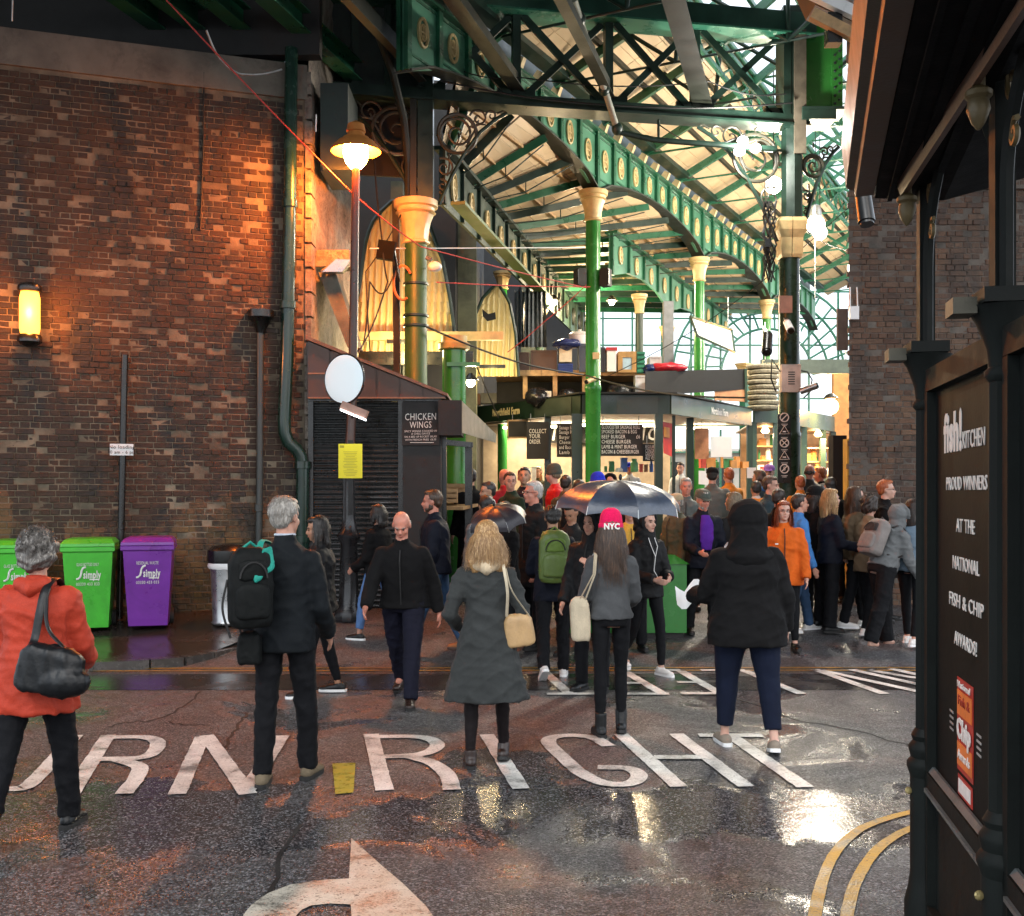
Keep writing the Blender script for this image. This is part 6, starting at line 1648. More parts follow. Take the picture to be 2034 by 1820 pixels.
def stext(s, body, z, size, wf, m_=M_CHALK, off=-.018, bold=0.0):
    text_obj(body, size, SP(s, z, off), m_, SF, r_, (0, 0, 1), wfit=wf, bold=bold)
sc_ = .60
stext(.42, "fish!", 2.02, .20, .30, bold=.008); stext(.74, "KITCHEN", 1.985, .09, .32)
for body, z, wf in (("PROUD WINNERS", 1.83, .62), ("AT THE", 1.675, .28), ("NATIONAL", 1.535, .40), ("FISH & CHIP", 1.395, .52), ("AWARDS!", 1.255, .34)):
    stext(.62, body, z, .072, wf)
b = MB()
b.prism([SP(.50, 1.12, -.019), SP(.74, 1.12, -.019), SP(.74, .78, -.019), SP(.50, .78, -.019)], sn * .002); b.build("poster_red", mat("poster_red", (.42, .03, .02), .5), SF)
b = MB(); b.prism([SP(.51, 1.075, -.016), SP(.73, 1.075, -.016), SP(.73, .985, -.016), SP(.51, .985, -.016)], sn * .002); b.prism([SP(.51, .885, -.016), SP(.73, .885, -.016), SP(.73, .80, -.016), SP(.51, .80, -.016)], sn * .002); b.build("poster_orange", mat("poster_orange", (.75, .20, .04), .5), SF)
stext(.62, "National", 1.098, .035, .19, off=-.012); stext(.62, "Fish &", 1.04, .05, .17, mat("poster_dark_text", (.35, .04, .02), .6), off=-.012); stext(.62, "Chip", .935, .10, .21, off=-.012, bold=.004); stext(.62, "Awards", .842, .05, .18, off=-.012)
b = MB(); b.prism([SP(.51, .765, -.019), SP(.73, .765, -.019), SP(.73, .69, -.019), SP(.51, .69, -.019)], sn * .002); b.build("poster_tag", mat("poster_red", (.42, .03, .02), .5), SF)
b = MB(); b.prism([SP(.53, .752, -.016), SP(.71, .752, -.016), SP(.71, .703, -.016), SP(.53, .703, -.016)], sn * .002); b.build("tag_inner", M_CHALK, SF)
for s in (.40, .82):
    b = MB()
    for k in range(4): b.prism([SP(s - .03, .90 + k * .022, -.019), SP(s + .03, .90 + k * .022, -.019), SP(s + .03, .908 + k * .022, -.019), SP(s - .03, .908 + k * .022, -.019)], sn * .002)
    b.build("small_print_lines", mat("grey_print", (.3, .3, .29), .6), SF)
# arcaded top: arched iron spandrels with gold drops
M_GILT = mat("gilt_ornament", (.13, .095, .04), .5, .2, var=.3, dirt=.3)
for s in (0.0, 1.19):
    b = MB(); pts = [SP(s + .05 + .54 * (1 - math.cos(a)), 2.72 + .42 * math.sin(a), 0) for a in np.linspace(0, PI / 2, 12)]
    b.tube([SP(s + .05, 2.41, 0)] + pts, .022, 6); b.tube([SP(s + 1.14, 2.41, 0)] + [SP(s + 1.14 - .54 * (1 - math.cos(a)), 2.72 + .42 * math.sin(a), 0) for a in np.linspace(0, PI / 2, 12)], .022, 6); b.build("arch_rib", M_SHOPG, SF, True)
    for (ss_, zz_, rr2) in ((.12, 3.02, .07), (.26, 3.10, .05), (.14, 2.86, .045), (1.06, 3.02, .07), (.92, 3.10, .05)):
        b = MB(); b.tube(spiral(SP(s + ss_, zz_, 0), rr2, rr2 * .2, 1, 1 + 2.6 * PI, -sdir, (0, 0, 1), 20), .010, 5); b.build("spandrel_scroll", M_SHOPG if ss_ > .2 else M_GILT, SF, True)
    for q in (.09,):
        b = MB(); b.lathe([(.005, -.09), (.02, -.07), (.035, -.03), (.03, 0), (.04, .01), (.04, .025), (.02, .04), (.02, .10)], SP(s + q, 2.98, .09), 14); b.build("gilt_drop", M_GILT, SF, True)
b = MB(); b.prism([SP(-.02, 3.17, -.04), SP(2.6, 3.17, -.04), SP(2.6, 3.24, -.04), SP(-.02, 3.24, -.04)], sn * .08); b.build("head_beam", M_SHOPG, SF)
# fascia board leaning out and the black canopy above it
M_FRB = mat("reddish_fascia_board", (.13, .075, .05), .5, var=.15, scale=2)
b = MB(); b.prism([SP(.06, 3.02, .09), SP(2.9, 3.02, .09), SP(2.9, 3.17, .14), SP(.06, 3.17, .14)], sn * .02); b.build("leaning_fascia", M_FRB, SF)
b = MB(); b.prism([SP(-.02, 3.175, .13), SP(2.9, 3.175, .13), SP(2.9, 3.21, .15), SP(-.02, 3.21, .15)], sn * .03); b.build("fascia_lip", M_BLACK, SF)
CN = thing("shop_canopy", "deep black canopy with brown timber edge jutting over the shopfront", "canopy", (1.6, 4.6, 3.1))
cd2 = Vector((.276, 1, 0)).normalized(); cn2 = Vector((-cd2.y, cd2.x, 0))
K0 = P(1875, 398, 4.62)
def KP(s, z, o=0.0): return Vector((K0.x, K0.y, z)) - cd2 * s + cn2 * o
b = MB(); b.prism([KP(-.02, 3.22, -.75), KP(-.02, 3.05, .0), KP(-.02, 3.08, .28), KP(-.02, 3.30, .30), KP(-.02, 3.6, -.75)], -cd2 * 4.6); b.build("canopy_soffit", mat("canopy_black", (.0035, .004, .0045), .8, spec=.1), CN)
for o_, zz, w_ in ((.06, 3.055, .03), (.14, 3.06, .03), (.22, 3.066, .02)):
    b = MB(); b.beam(KP(0, zz, o_), KP(4.5, zz, o_), w_, .02); b.build("soffit_rib", mat("canopy_black", (.0035, .004, .0045), .8, spec=.1), CN)
b = MB(); b.prism([KP(.0, 3.09, .285), KP(.0, 3.085, .36), KP(.0, 3.24, .385), KP(.0, 3.25, .31)], -cd2 * 4.6); b.build("timber_edge", mat("brown_timber_edge", (.09, .055, .035), .55, var=.3, scale=6), CN)
b = MB(); b.prism([KP(.0, 3.12, .365), KP(.0, 3.13, .40), KP(.0, 3.32, .42), KP(.0, 3.3, .388)], -cd2 * 4.6); b.build("outer_moulding", mat("dull_olive_edge", (.045, .04, .028), .5, var=.3, scale=6), CN)
# ================================================================== people
PENDING = []      # (object, voxel size, post function)
def soft(b, name, m, parent, voxel, post=None, smooth_it=3):
    """closed shapes in b are fused into one continuous surface"""
    me = bpy.data.meshes.new(name)
    me.from_pydata(b.v, [], b.f)
    for mm in (m if isinstance(m, (list, tuple)) else [m]): me.materials.append(mm)
    o = bpy.data.objects.new(name, me); COL.objects.link(o)
    o.parent = parent; WM[o] = WM[parent].copy()
    r = o.modifiers.new("r", 'REMESH'); r.mode = 'VOXEL'; r.voxel_size = voxel; r.use_smooth_shade = True
    s = o.modifiers.new("s", 'SMOOTH'); s.factor = .5; s.iterations = smooth_it
    PENDING.append((o, post))
    return o
def wrinkle(amp, freq=9.0, zk=1.6, seed=0):
    def f(co, no):
        r = np.random.RandomState(seed + 3)
        w1 = np.sin(co @ r.randn(3) * freq * .55 + r.rand() * 6) + np.sin(co @ r.randn(3) * freq * .8 + r.rand() * 6)
        h = np.zeros(len(co))
        for i in range(6):
            k = r.randn(3); k[2] *= zk; k /= np.linalg.norm(k)
            ph = co @ k * freq * (1.0 + .55 * i) + w1 * 1.3 + r.rand() * 6
            h += (1 - np.abs(np.sin(ph))) ** 2 * (1.0 / (1 + .45 * i))
        h -= h.mean()
        return co + no * (h * amp)[:, None]
    return f
def strandy(amp, freq=120.0, seed=0, curly=False):
    def f(co, no):
        r = np.random.RandomState(seed + 1)
        h = np.zeros(len(co))
        for i in range(5):
            k = r.randn(3); k[2] *= (1.0 if curly else .12); k /= np.linalg.norm(k)
            h += np.sin(co @ k * freq * (.5 + .3 * i) + r.rand() * 6 + 1.5 * np.sin(co @ r.randn(3) * freq * .2))
        return co + no * (h * amp / 3)[:, None]
    return f
def bake_pending():
    bpy.context.view_layer.update()
    dg = bpy.context.evaluated_depsgraph_get()
    out = []
    for o, post in PENDING:
        ev = o.evaluated_get(dg)
        out.append(bpy.data.meshes.new_from_object(ev, depsgraph=dg))
    for (o, post), me in zip(PENDING, out):
        old = o.data
        o.modifiers.clear(); o.data = me
        bpy.data.meshes.remove(old)
        if post is not None and len(me.vertices):
            n = len(me.vertices)
            co = np.empty(n * 3); me.vertices.foreach_get("co", co); co = co.reshape(-1, 3)
            no = np.empty(n * 3); me.vertices.foreach_get("normal", no); no = no.reshape(-1, 3)
            me.vertices.foreach_set("co", post(co, no).ravel())
        me.polygons.foreach_set("use_smooth", [True] * len(me.polygons))
        me.update()
    PENDING.clear()

def skin_mat(tone):
    nm = "skin_%s" % tone
    if nm in MATS: return MATS[nm]
    c = {"fair": (.52, .29, .21), "rosy": (.55, .24, .17), "tan": (.38, .20, .12), "asian": (.45, .27, .17), "brown": (.17, .085, .05), "pale": (.58, .36, .28)}[tone]
    t = NT(nm); co = t.coords('Object')
    n1 = t.noise(co, 14, 4, .6); n2 = t.noise(co, 150, 2, .5)
    t.l(t.ramp(n1, [(.35, tuple(x * .82 for x in c)), (.65, (min(1, c[0] * 1.08), c[1] * .98, c[2] * .95))]), t.b.inputs["Base Color"])
    t.b.inputs["Roughness"].default_value = .48
    t.b.inputs["Subsurface Weight"].default_value = .12; t.b.inputs["Subsurface Radius"].default_value = (.012, .005, .003)
    t.l(t.bump(n2, .12, .002), t.b.inputs["Normal"])
    MATS[nm] = t.m; return t.m
def hair_mat(nm, c, c2=None):
    nm = "hair_" + nm
    if nm in MATS: return MATS[nm]
    t = NT(nm); co = t.coords('Object', (60, 60, 7)); n1 = t.noise(co, 1.6, 5, .7)
    c2 = c2 or tuple(min(1, x * 2.2 + .01) for x in c)
    t.l(t.ramp(n1, [(.32, tuple(x * .45 for x in c)), (.52, c), (.72, c2)]), t.b.inputs["Base Color"])
    t.b.inputs["Roughness"].default_value = .42; t.b.inputs["Specular IOR Level"].default_value = .55
    t.l(t.bump(n1, .8, .006), t.b.inputs["Normal"])
    MATS[nm] = t.m; return t.m
def cloth(nm, c, rough=.9, weave=260, bump=.35, sheen=.02, var=.2, spec=.18):
    sheen *= .15
    c = tuple(x * .62 for x in c) if max(c) < .045 else c
    nm = "cloth_" + nm
    if nm in MATS: return MATS[nm]
    t = NT(nm); co = t.coords('Object'); n1 = t.noise(co, 5, 5, .6, .3); n2 = t.noise(co, weave, 2, .6)
    t.l(t.mix(t.ramp(n2, [(.35, .0), (.7, .4)]), t.ramp(n1, [(.3, tuple(x * (1 - var) for x in c)), (.7, tuple(min(1, x * (1 + var)) for x in c))]), tuple(x * .5 for x in c)), t.b.inputs["Base Color"])
    t.b.inputs["Roughness"].default_value = rough; t.b.inputs["Sheen Weight"].default_value = sheen; t.b.inputs["Specular IOR Level"].default_value = spec
    t.l(t.bump(n2, bump, .003, t.bump(t.noise(co, 22, 4, .6), .35, .01)), t.b.inputs["Normal"])
    MATS[nm] = t.m; return t.m
HAIR = {"grey": hair_mat("grey", (.30, .28, .25), (.62, .6, .56)), "white": hair_mat("white", (.45, .43, .40), (.75, .73, .7)), "black": hair_mat("black", (.012, .010, .009), (.05, .045, .04)), "brown": hair_mat("brown", (.05, .026, .014), (.16, .085, .045)), "dark": hair_mat("dark", (.022, .013, .009), (.07, .04, .026)),
        "blonde": hair_mat("blonde", (.36, .20, .075), (.78, .55, .28)), "ginger": hair_mat("ginger", (.34, .085, .022), (.62, .22, .07)), "auburn": hair_mat("auburn", (.26, .06, .025), (.5, .16, .06)), "saltpepper": hair_mat("saltpepper", (.10, .09, .08), (.45, .43, .40)), "ash": hair_mat("ash", (.20, .15, .09), (.42, .34, .22))}
M_EYEW = mat("eye_white", (.6, .58, .55), .2, var=.02, bump=0, world=False); M_EYED = mat("eye_dark", (.02, .014, .01), .15, var=.02, bump=0, world=False)
M_LIP = {}
def lipm(tone):
    return mat("lip_" + tone, {"brown": (.14, .05, .04)}.get(tone, (.36, .11, .09)), .4, var=.08, bump=0, world=False)

def Rx(a): return Matrix.Rotation(a, 3, 'X')
def Ry_(a): return Matrix.Rotation(a, 3, 'Y')
def Rz(a): return Matrix.Rotation(a, 3, 'Z')
D2R = math.pi / 180

def person(label, px, d, H=1.72, face=0, build=1.0, lod=1, lean=0, skin="fair", head=(0, 0, 0), hair=("short", "brown"),
           top=None, bottom=None, shoes=None, arms=((5, 8, 15, 0), (5, 8, 15, 0)), legs=((4, 4, 1), (-4, 4, 1)), female=False, ground=None,
           extras=(), group="people in the market street", foot_pitch=(0, 0), socks=None, dx=0):
    """px, d: where on the ground; face: heading in degrees, 0 = looking away up the market, 180 = toward the road, -90 = to the right, 90 = to the left"""
    x = X(px, d) + dx; z0 = g(d) if ground is None else ground
    t = thing("person", label, "person", (x, d, z0), face * D2R, group)
    s = H / 1.75; vb = (.0165, .012, .0085)[lod]; vc = (.021, .016, .0125)[lod]
    seed = int(px * 7 + d * 13)
    wf = .92 if female else 1.0
    sk = skin_mat(skin)
    # ---- skeleton
    leg = []
    for i, sd in enumerate((-1, 1)):
        a, ab, k = (list(legs[i]) + [0])[:3]
        hip = Vector((sd * .088 * s * build ** .5, 0, 0))
        th = Vector((sd * math.sin(ab * D2R), math.sin(a * D2R), -math.cos(a * D2R))).normalized() * .245 * H
        shn = Vector((sd * math.sin(ab * D2R) * .5, math.sin((a - k) * D2R), -math.cos((a - k) * D2R))).normalized() * .245 * H
        leg.append([hip, hip + th, hip + th + shn])
    low = min(l[2].z for l in leg)
    pel = Vector((0, 0, -low + .045 * H))
    for i in range(2): leg[i] = [p + pel for p in leg[i]]
    le = lean * D2R
    up = Vector((0, math.sin(le), math.cos(le))); fw = Vector((0, math.cos(le), -math.sin(le)))
    RT_ = Matrix(((1, 0, 0), (0, fw.y, up.y), (0, fw.z, up.z)))
    def tp(xx, yy, zz): return pel + Vector((0, 0, .0)) + RT_ @ Vector((xx, yy, zz))
    neck = tp(0, 0, .30 * H)
    hp, hy, hr = head
    HR = Rz(hy * D2R) @ Rx(-hp * D2R) @ Ry_(hr * D2R)
    hs = (.131 * H) / .229
    hc = neck + Vector((0, .022 * s + .5 * math.sin(le) * .06, .083 * H * math.cos(le * .5)))
    def hpnt(p): return hc + HR @ (Vector(p) * hs)
    arm = []
    for i, sd in enumerate((-1, 1)):
        a, ab, e, inn = arms[i][:4]
        sh = tp(sd * (.092 if not female else .094) * H * wf * (build ** .5), 0, .240 * H); ab *= .85
        u = Vector((sd * math.sin(ab * D2R), math.sin((a + lean * .0) * D2R), -math.cos(a * D2R) * math.cos(ab * D2R))).normalized()
        f = Vector((sd * (math.sin(ab * D2R) * .6 - math.sin(inn * D2R)), math.sin((a + e) * D2R), -math.cos((a + e) * D2R))).normalized()
        el = sh + u * .172 * H; wr = el + f * .145 * H
        arm.append((sh, el, wr, u, f))
    # ---- body: one continuous surface
    b = MB()
    def ring(cx, cy, cz, rx, ry, n=16, fn=tp, p=2.3):
        out = []
        for k in range(n):
            a = 2 * PI * k / n; ca, sa = math.cos(a), math.sin(a)
            out.append(fn(cx + rx * math.copysign(abs(ca) ** (2 / p), ca), cy + ry * math.copysign(abs(sa) ** (2 / p), sa), cz))
        return out
    bx = build
    tor = [(-.05, .11, .08), (0, .135, .09), (.08, .115, .082), (.17, .13, .09), (.225, .13, .08), (.262, .095, .065), (.295, .055, .055)]
    b.loft([ring(0, -.005 * s, zf * H, rx * s * bx * (1.03 if female and zf < .05 else wf), ry * s * bx) for zf, rx, ry in tor])
    b.tube([tp(0, -.005, .27 * H), neck + Vector((0, .01, .02)), hpnt((0, -.012, -.05))], [.062 * s * wf, .054 * s * wf, .052 * s * wf], 12)
    for (sh, el, wr, u, f) in arm:
        b.tube([sh, sh.lerp(el, .4), el, el.lerp(wr, .35), wr], [.042 * s, .038 * s, .032 * s, .033 * s, .025 * s], 10); b.sphere(sh, .042 * s, 10, 6)
    for i, l in enumerate(leg):
        b.tube([l[0] + Vector((0, 0, .03)), l[0].lerp(l[1], .4), l[1], l[1].lerp(l[2], .3), l[2]], [.066 * s * bx ** .5, .056 * s * bx ** .5, .038 * s, .040 * s, .030 * s], 10)
        b.tube([l[2], l[2] + Vector((0, -.02, -.03)), l[2] + Vector((0, .10 * s, -.045 * s))], [.034 * s, .035 * s, .028 * s], 8)
    # head
    S = lambda c, r, nu=14, nv=9: b.sphere(hpnt(c), tuple(q * hs for q in r), nu, nv, HR)
    T = lambda pts, r: b.tube([hpnt(q) for q in pts], [q * hs for q in r], 8)
    S((0, -.012, .028), (.074, .094, .088)); S((0, .022, -.035), (.059, .068, .080)); S((0, .040, -.078), (.040, .042, .034))
    T([(0, .080, .012), (0, .092, -.006), (0, .108, -.028)], [.007, .009, .013]); S((0, .098, -.034), (.017, .012, .009), 8, 6)
    T([(-.040, .070, .021), (0, .084, .018), (.040, .070, .021)], [.010, .011, .010])
    S((-.034, .062, -.030), (.022, .02, .022), 8, 6); S((.034, .062, -.030), (.022, .02, .022), 8, 6)
    S((0, .083, -.062), (.023, .012, .010), 8, 6); S((0, .075, -.092), (.020, .016, .016), 8, 6)
    for sd in (-1, 1): S((sd * .076, -.006, -.008), (.009, .019, .031), 8, 6)
    # hands
    for i, (sh, el, wr, u, f) in enumerate(arm):
        sd = (-1, 1)[i]; curl = arms[i][4] if len(arms[i]) > 4 else 18
        inward = Vector((-sd, 0, 0)); inward = (inward - f * inward.dot(f)).normalized(); side = f.cross(inward) * sd   # side = toward the thumb (forward)
        if side.y < 0: side = -side
        pc = wr + f * .045 * s
        rot = Matrix((inward, side, f)).transposed()
        b.sphere(pc, (.014 * s, .036 * s, .046 * s), 10, 7, rot)
        b.tube([wr - f * .02, wr + f * .03 * s], [.025 * s, .026 * s], 8)
        for k, (off, ln) in enumerate(((.027, .070), (.010, .078), (-.008, .073), (-.025, .058))):
            p0 = wr + f * .075 * s + side * off * s; c1 = curl * D2R
            d1 = (f * math.cos(c1) + inward * math.sin(c1)); d2 = (f * math.cos(2.2 * c1) + inward * math.sin(2.2 * c1))
            p1 = p0 + d1 * ln * .5 * s; p2 = p1 + d2 * ln * .5 * s
            b.tube([p0 - f * .015, p0, p1, p2], [.0092 * s, .0092 * s, .0085 * s, .0070 * s], 6)
        q0 = wr + f * .022 * s + side * .024 * s; q1 = q0 + (side * .55 + f * .75 + inward * .25).normalized() * .038 * s; q2 = q1 + (side * .15 + f * .9 + inward * .35).normalized() * .030 * s
        b.tube([q0, q1, q2], [.012 * s, .010 * s, .008 * s], 6)
    soft(b, "body", sk, t, vb * s, None, 1)
    # facial features
    if abs(((face + hy + 180) % 360) - 180) > 55:
        for sd in (-1, 1):
            e = MB(); e.sphere(hpnt((sd * .029, .0765, .002)), (.0115 * hs, .007 * hs, .0062 * hs), 10, 6, HR); e.build("eye", M_EYEW, None) if False else None
            e2 = MB(); e2.sphere(hpnt((sd * .029, .0805, .002)), (.0095 * hs, .0062 * hs, .0055 * hs), 8, 6, HR)
            mo = e2.mesh("eye", M_EYED, True); place("eye", mo, t, WM[t])
            e3 = MB(); e3.tube([hpnt((sd * .014, .091, .019)), hpnt((sd * .030, .088, .024)), hpnt((sd * .046, .072, .019))], [.0035 * hs, .004 * hs, .0025 * hs], 5)
            hm = HAIR.get(hair[1], HAIR["brown"]) if len(hair) > 1 else HAIR["brown"]
            place("eyebrow", e3.mesh("eyebrow", hm), t, WM[t])
        e4 = MB(); e4.tube([hpnt((-.022, .086, -.061)), hpnt((0, .0945, -.0625)), hpnt((.022, .086, -.061))], [.002 * hs, .0055 * hs, .002 * hs], 6)
        place("mouth", e4.mesh("mouth", lipm("brown" if skin == "brown" else "x")), t, WM[t])
    if "glasses" in extras:
        gl = MB()
        for sd in (-1, 1):
            gl.tube([hpnt((sd * .031 + .020 * math.cos(a), .098, .001 + .015 * math.sin(a))) for a in np.linspace(0, 2 * PI, 12, endpoint=False)], .0018 * hs, 4, closed=True)
            gl.tube([hpnt((sd * .051, .096, .004)), hpnt((sd * .076, .04, .004)), hpnt((sd * .079, -.005, .002))], .0018 * hs, 4)
        gl.tube([hpnt((-.011, .099, .003)), hpnt((.011, .099, .003))], .0018 * hs, 4)
        place("glasses", gl.mesh("glasses", M_BLACK), t, WM[t])
    if "beard" in extras:
        hb = MB(); hb.sphere(hpnt((0, .036, -.075)), (.052 * hs, .052 * hs, .040 * hs), 12, 8, HR); hb.sphere(hpnt((-.05, .01, -.05)), (.018 * hs, .03 * hs, .04 * hs), 8, 6, HR); hb.sphere(hpnt((.05, .01, -.05)), (.018 * hs, .03 * hs, .04 * hs), 8, 6, HR)
        soft(hb, "beard", HAIR.get(hair[1], HAIR["grey"]), t, vb * s, strandy(.002, 200, seed), 1)
    # ---- hair and headwear
    rnd = random.Random(seed)
    style, hcol = (hair + ("brown",))[:2]
    hm = HAIR.get(hcol)
    hb = MB()
    HS = lambda c, r: hb.sphere(hpnt(c), tuple(q * hs for q in r), 14, 9, HR)
    def fall(p0, pts, rs, flat=.5):
        hb.tube([p0] + pts, rs, 10, flat=flat)
    if style in ("short", "long", "bob", "bun", "tail", "fringe_bald", "curly"):
        if style == "fringe_bald":
            for sd in (-1, 1): HS((sd * .066, -.03, -.005), (.014, .05, .035))
            HS((0, -.088, -.01), (.058, .016, .04))
        elif style == "curly":
            HS((0, -.02, .035), (.108, .108, .108)); HS((0, -.06, -.03), (.10, .065, .08)); HS((-.06, -.01, -.02), (.045, .05, .06)); HS((.06, -.01, -.02), (.045, .05, .06))
        else:
            HS((0, -.026, .036), (.083, .092, .092)); HS((0, -.055, -.012), (.072, .050, .062))
            if style != "short" or female:
                HS((-.062, -.015, .0), (.024, .05, .06)); HS((.062, -.015, .0), (.024, .05, .06)); HS((0, .03, .088), (.066, .05, .032))
            else:
                HS((0, .032, .092), (.055, .045, .024))
    hangs = None
    if style == "long" or style == "bob":
        Lh = {"long": .34, "bob": .17}[style]
        if len(hair) > 2: Lh = hair[2]
        base = hpnt((0, -.06, .0)); dn = Vector((0, 0, -1)); bk = HR @ Vector((0, -1, 0)); lt = HR @ Vector((1, 0, 0))
        q = [base + bk * .015, base + dn * Lh * .35 + bk * .028, base + dn * Lh * .7 + bk * .035, base + dn * Lh + bk * .03]
        fl_ = hair[3] if len(hair) > 3 else 1.0; wds = [.078 * hs, .090 * hs * fl_ ** .5, .098 * hs * fl_, .075 * hs * fl_]
        rings_ = []
        for pq, wq in zip(q, wds):
            rings_.append([pq + lt * (wq * math.cos(a)) + bk * (.036 * hs * math.sin(a)) for a in np.linspace(0, 2 * PI, 14, endpoint=False)])
        hb.loft(rings_)
        for sd in (-1, 1):
            s0 = hpnt((sd * .070, .0, .015)); ll = Lh * .8
            hb.tube([s0, s0 + dn * ll * .4 + lt * sd * .012, s0 + dn * ll * .75 + lt * sd * .008, s0 + dn * ll], [.022 * hs, .028 * hs, .026 * hs, .012 * hs], 8)
    if style == "tail":
        base = hpnt((0, -.10, .03)); hb.tube([base, base + Vector((0, 0, -.06)) + HR @ Vector((0, -.04, 0)), base + Vector((0, 0, -.2)) + HR @ Vector((0, -.03, 0))], [.02, .03, .012], 8)
    if style == "bun": HS((0, -.10, .05), (.035, .035, .035))
    hair_o = None
    if hb.v: hair_o = soft(hb, "hair", hm, t, (.014, .011, .008)[lod] * s, strandy(.0028 if style != "curly" else .012, 260 if style != "curly" else 90, seed, style == "curly"), 2)
    # loose strands for nearer people
    if lod >= 1 and style in ("long", "bob", "curly", "short"):
        sb_ = MB(); ns = {"long": 850, "bob": 520, "curly": 750, "short": 420}[style] if lod == 2 else {"long": 220, "bob": 200, "curly": 200, "short": 90}[style]
        Lh = (hair[2] if len(hair) > 2 else {"long": .34, "bob": .17}.get(style, .03))
        for k in range(ns):
            az = rnd.uniform(-PI, PI); 
            if style in ("long", "bob"):
                az = rnd.choice((-1, 1)) * rnd.uniform(.9, PI)         # keep the face clear; 0 = forward
                el0 = rnd.uniform(.3, 1.3)
                pts = []
                for j in range(4):
                    el_ = el0 * (1 - j / 3.0) ; r1 = 1.035 + rnd.uniform(-.02, .03)
                    pts.append(hpnt((math.sin(az) * .083 * math.cos(el_) * r1, -.026 + math.cos(az) * .092 * math.cos(el_) * r1, .036 + .092 * math.sin(el_) * r1)))
                e = pts[-1]; L_ = Lh * rnd.uniform(.65, 1.12); wv = rnd.uniform(-.03, .03); out = HR @ Vector((math.sin(az), math.cos(az), 0)); fl2 = (hair[3] if len(hair) > 3 else 1.0) - 1
                for j in range(1, 6):
                    u_ = j / 5
                    pts.append(e + Vector((0, 0, -L_ * u_)) + out * (.012 * math.sin(u_ * 3) + .01 + .09 * fl2 * u_) + HR @ Vector((wv * u_ * u_ + .006 * math.sin(u_ * 9 + k), 0, 0)))
                wd_ = .0021 * hs
            else:
                el_ = rnd.uniform(-.35, 1.45)
                if abs(az) < .9 and el_ < .95: continue
                rr_ = 1.03 if style == "short" else 1.2 + rnd.uniform(-.12, .10)
                base_c = Vector((math.sin(az) * .083 * math.cos(el_), math.cos(az) * .092 * math.cos(el_), .092 * math.sin(el_))) * rr_
                p0 = base_c + Vector((0, -.026, .036)); 
                if style == "short":
                    tv = Vector((math.sin(az) * .4, math.cos(az) * .4 - .2, -1)); tv = (tv - base_c.normalized() * tv.dot(base_c.normalized())).normalized()
                    pts = [hpnt(p0), hpnt(p0 + tv * .016 + base_c.normalized() * .004), hpnt(p0 + tv * .03 + base_c.normalized() * .003)]
                else:
                    ax1 = Vector((rnd.gauss(0, 1), rnd.gauss(0, 1), rnd.gauss(0, 1))).normalized(); ax2 = ax1.cross(base_c).normalized(); r0 = rnd.uniform(.010, .020)
                    pts = [hpnt(p0 + (ax1 * math.cos(q_) + ax2 * math.sin(q_)) * r0) for q_ in np.linspace(0, 4.6, 7)]
                wd_ = .0020 * hs
            vs = []
            vd = (pts[-1] - pts[0]).cross(Vector((0, 0, 1)) if style in ("short", "curly") else (pts[-1] - hc)).normalized() if (pts[-1] - pts[0]).length > 1e-5 else Vector((1, 0, 0))
            if vd.length < .5: vd = Vector((1, 0, 0))
            for j, p in enumerate(pts):
                ww = wd_ * (1 - .8 * (j / (len(pts) - 1)) ** 3)
                vs += [p - vd * ww, p + vd * ww]
            sb_.add([tuple(v) for v in vs], [(2 * j, 2 * j + 1, 2 * j + 3, 2 * j + 2) for j in range(len(pts) - 1)])
        me = sb_.mesh("loose_hair", hm, True); oo = place("loose_hair", me, t, WM[t]); oo["kind"] = "stuff"
    hw = MB(); HW_ = lambda c, r: hw.sphere(hpnt(c), tuple(q * hs for q in r), 16, 10, HR)
    for ex in extras:
        if isinstance(ex, tuple) and ex[0] == "hood":
            hw = MB()
            fr = ex[2] if len(ex) > 2 else .0
            k_ = ex[3] if len(ex) > 3 else 1.0
            hw.sphere(hpnt((0, -.030 - fr, .022 * k_)), (.108 * hs * k_, .112 * hs * k_, .118 * hs * (k_ ** .6)), 16, 10, HR); hw.sphere(hpnt((0, -.045 - fr, -.055)), (.104 * hs * k_, .09 * hs * k_, .085 * hs * k_), 14, 8, HR)
            hw.tube([hpnt((.092 * math.cos(a), .055 - fr, .010 + .108 * math.sin(a))) for a in np.linspace(-.7, PI + .7, 16)], .020 * hs, 7)
            hw.tube([hpnt((0, -.04, -.06)), tp(0, -.02, .285 * H), tp(0, -.02, .25 * H), tp(0, -.02, .20 * H)], [.098 * s * k_, .112 * s * k_, .145 * s * k_, .12 * s * k_], 14)
            soft(hw, "hood", ex[1], t, vc * s * .8, wrinkle(.007, 14, 1.2, seed))
        if isinstance(ex, tuple) and ex[0] == "hood_down":
            hw = MB(); hw.tube([tp(-.085 * s, .01, .285 * H), tp(-.07 * s, -.07 * s, .285 * H), tp(0, -.115 * s, .27 * H), tp(.07 * s, -.07 * s, .285 * H), tp(.085 * s, .01, .285 * H)], [.03 * s, .045 * s, .055 * s, .045 * s, .03 * s], 10)
            soft(hw, "hood", ex[1], t, vc * s * .8, wrinkle(.004, 16, 1.2, seed))
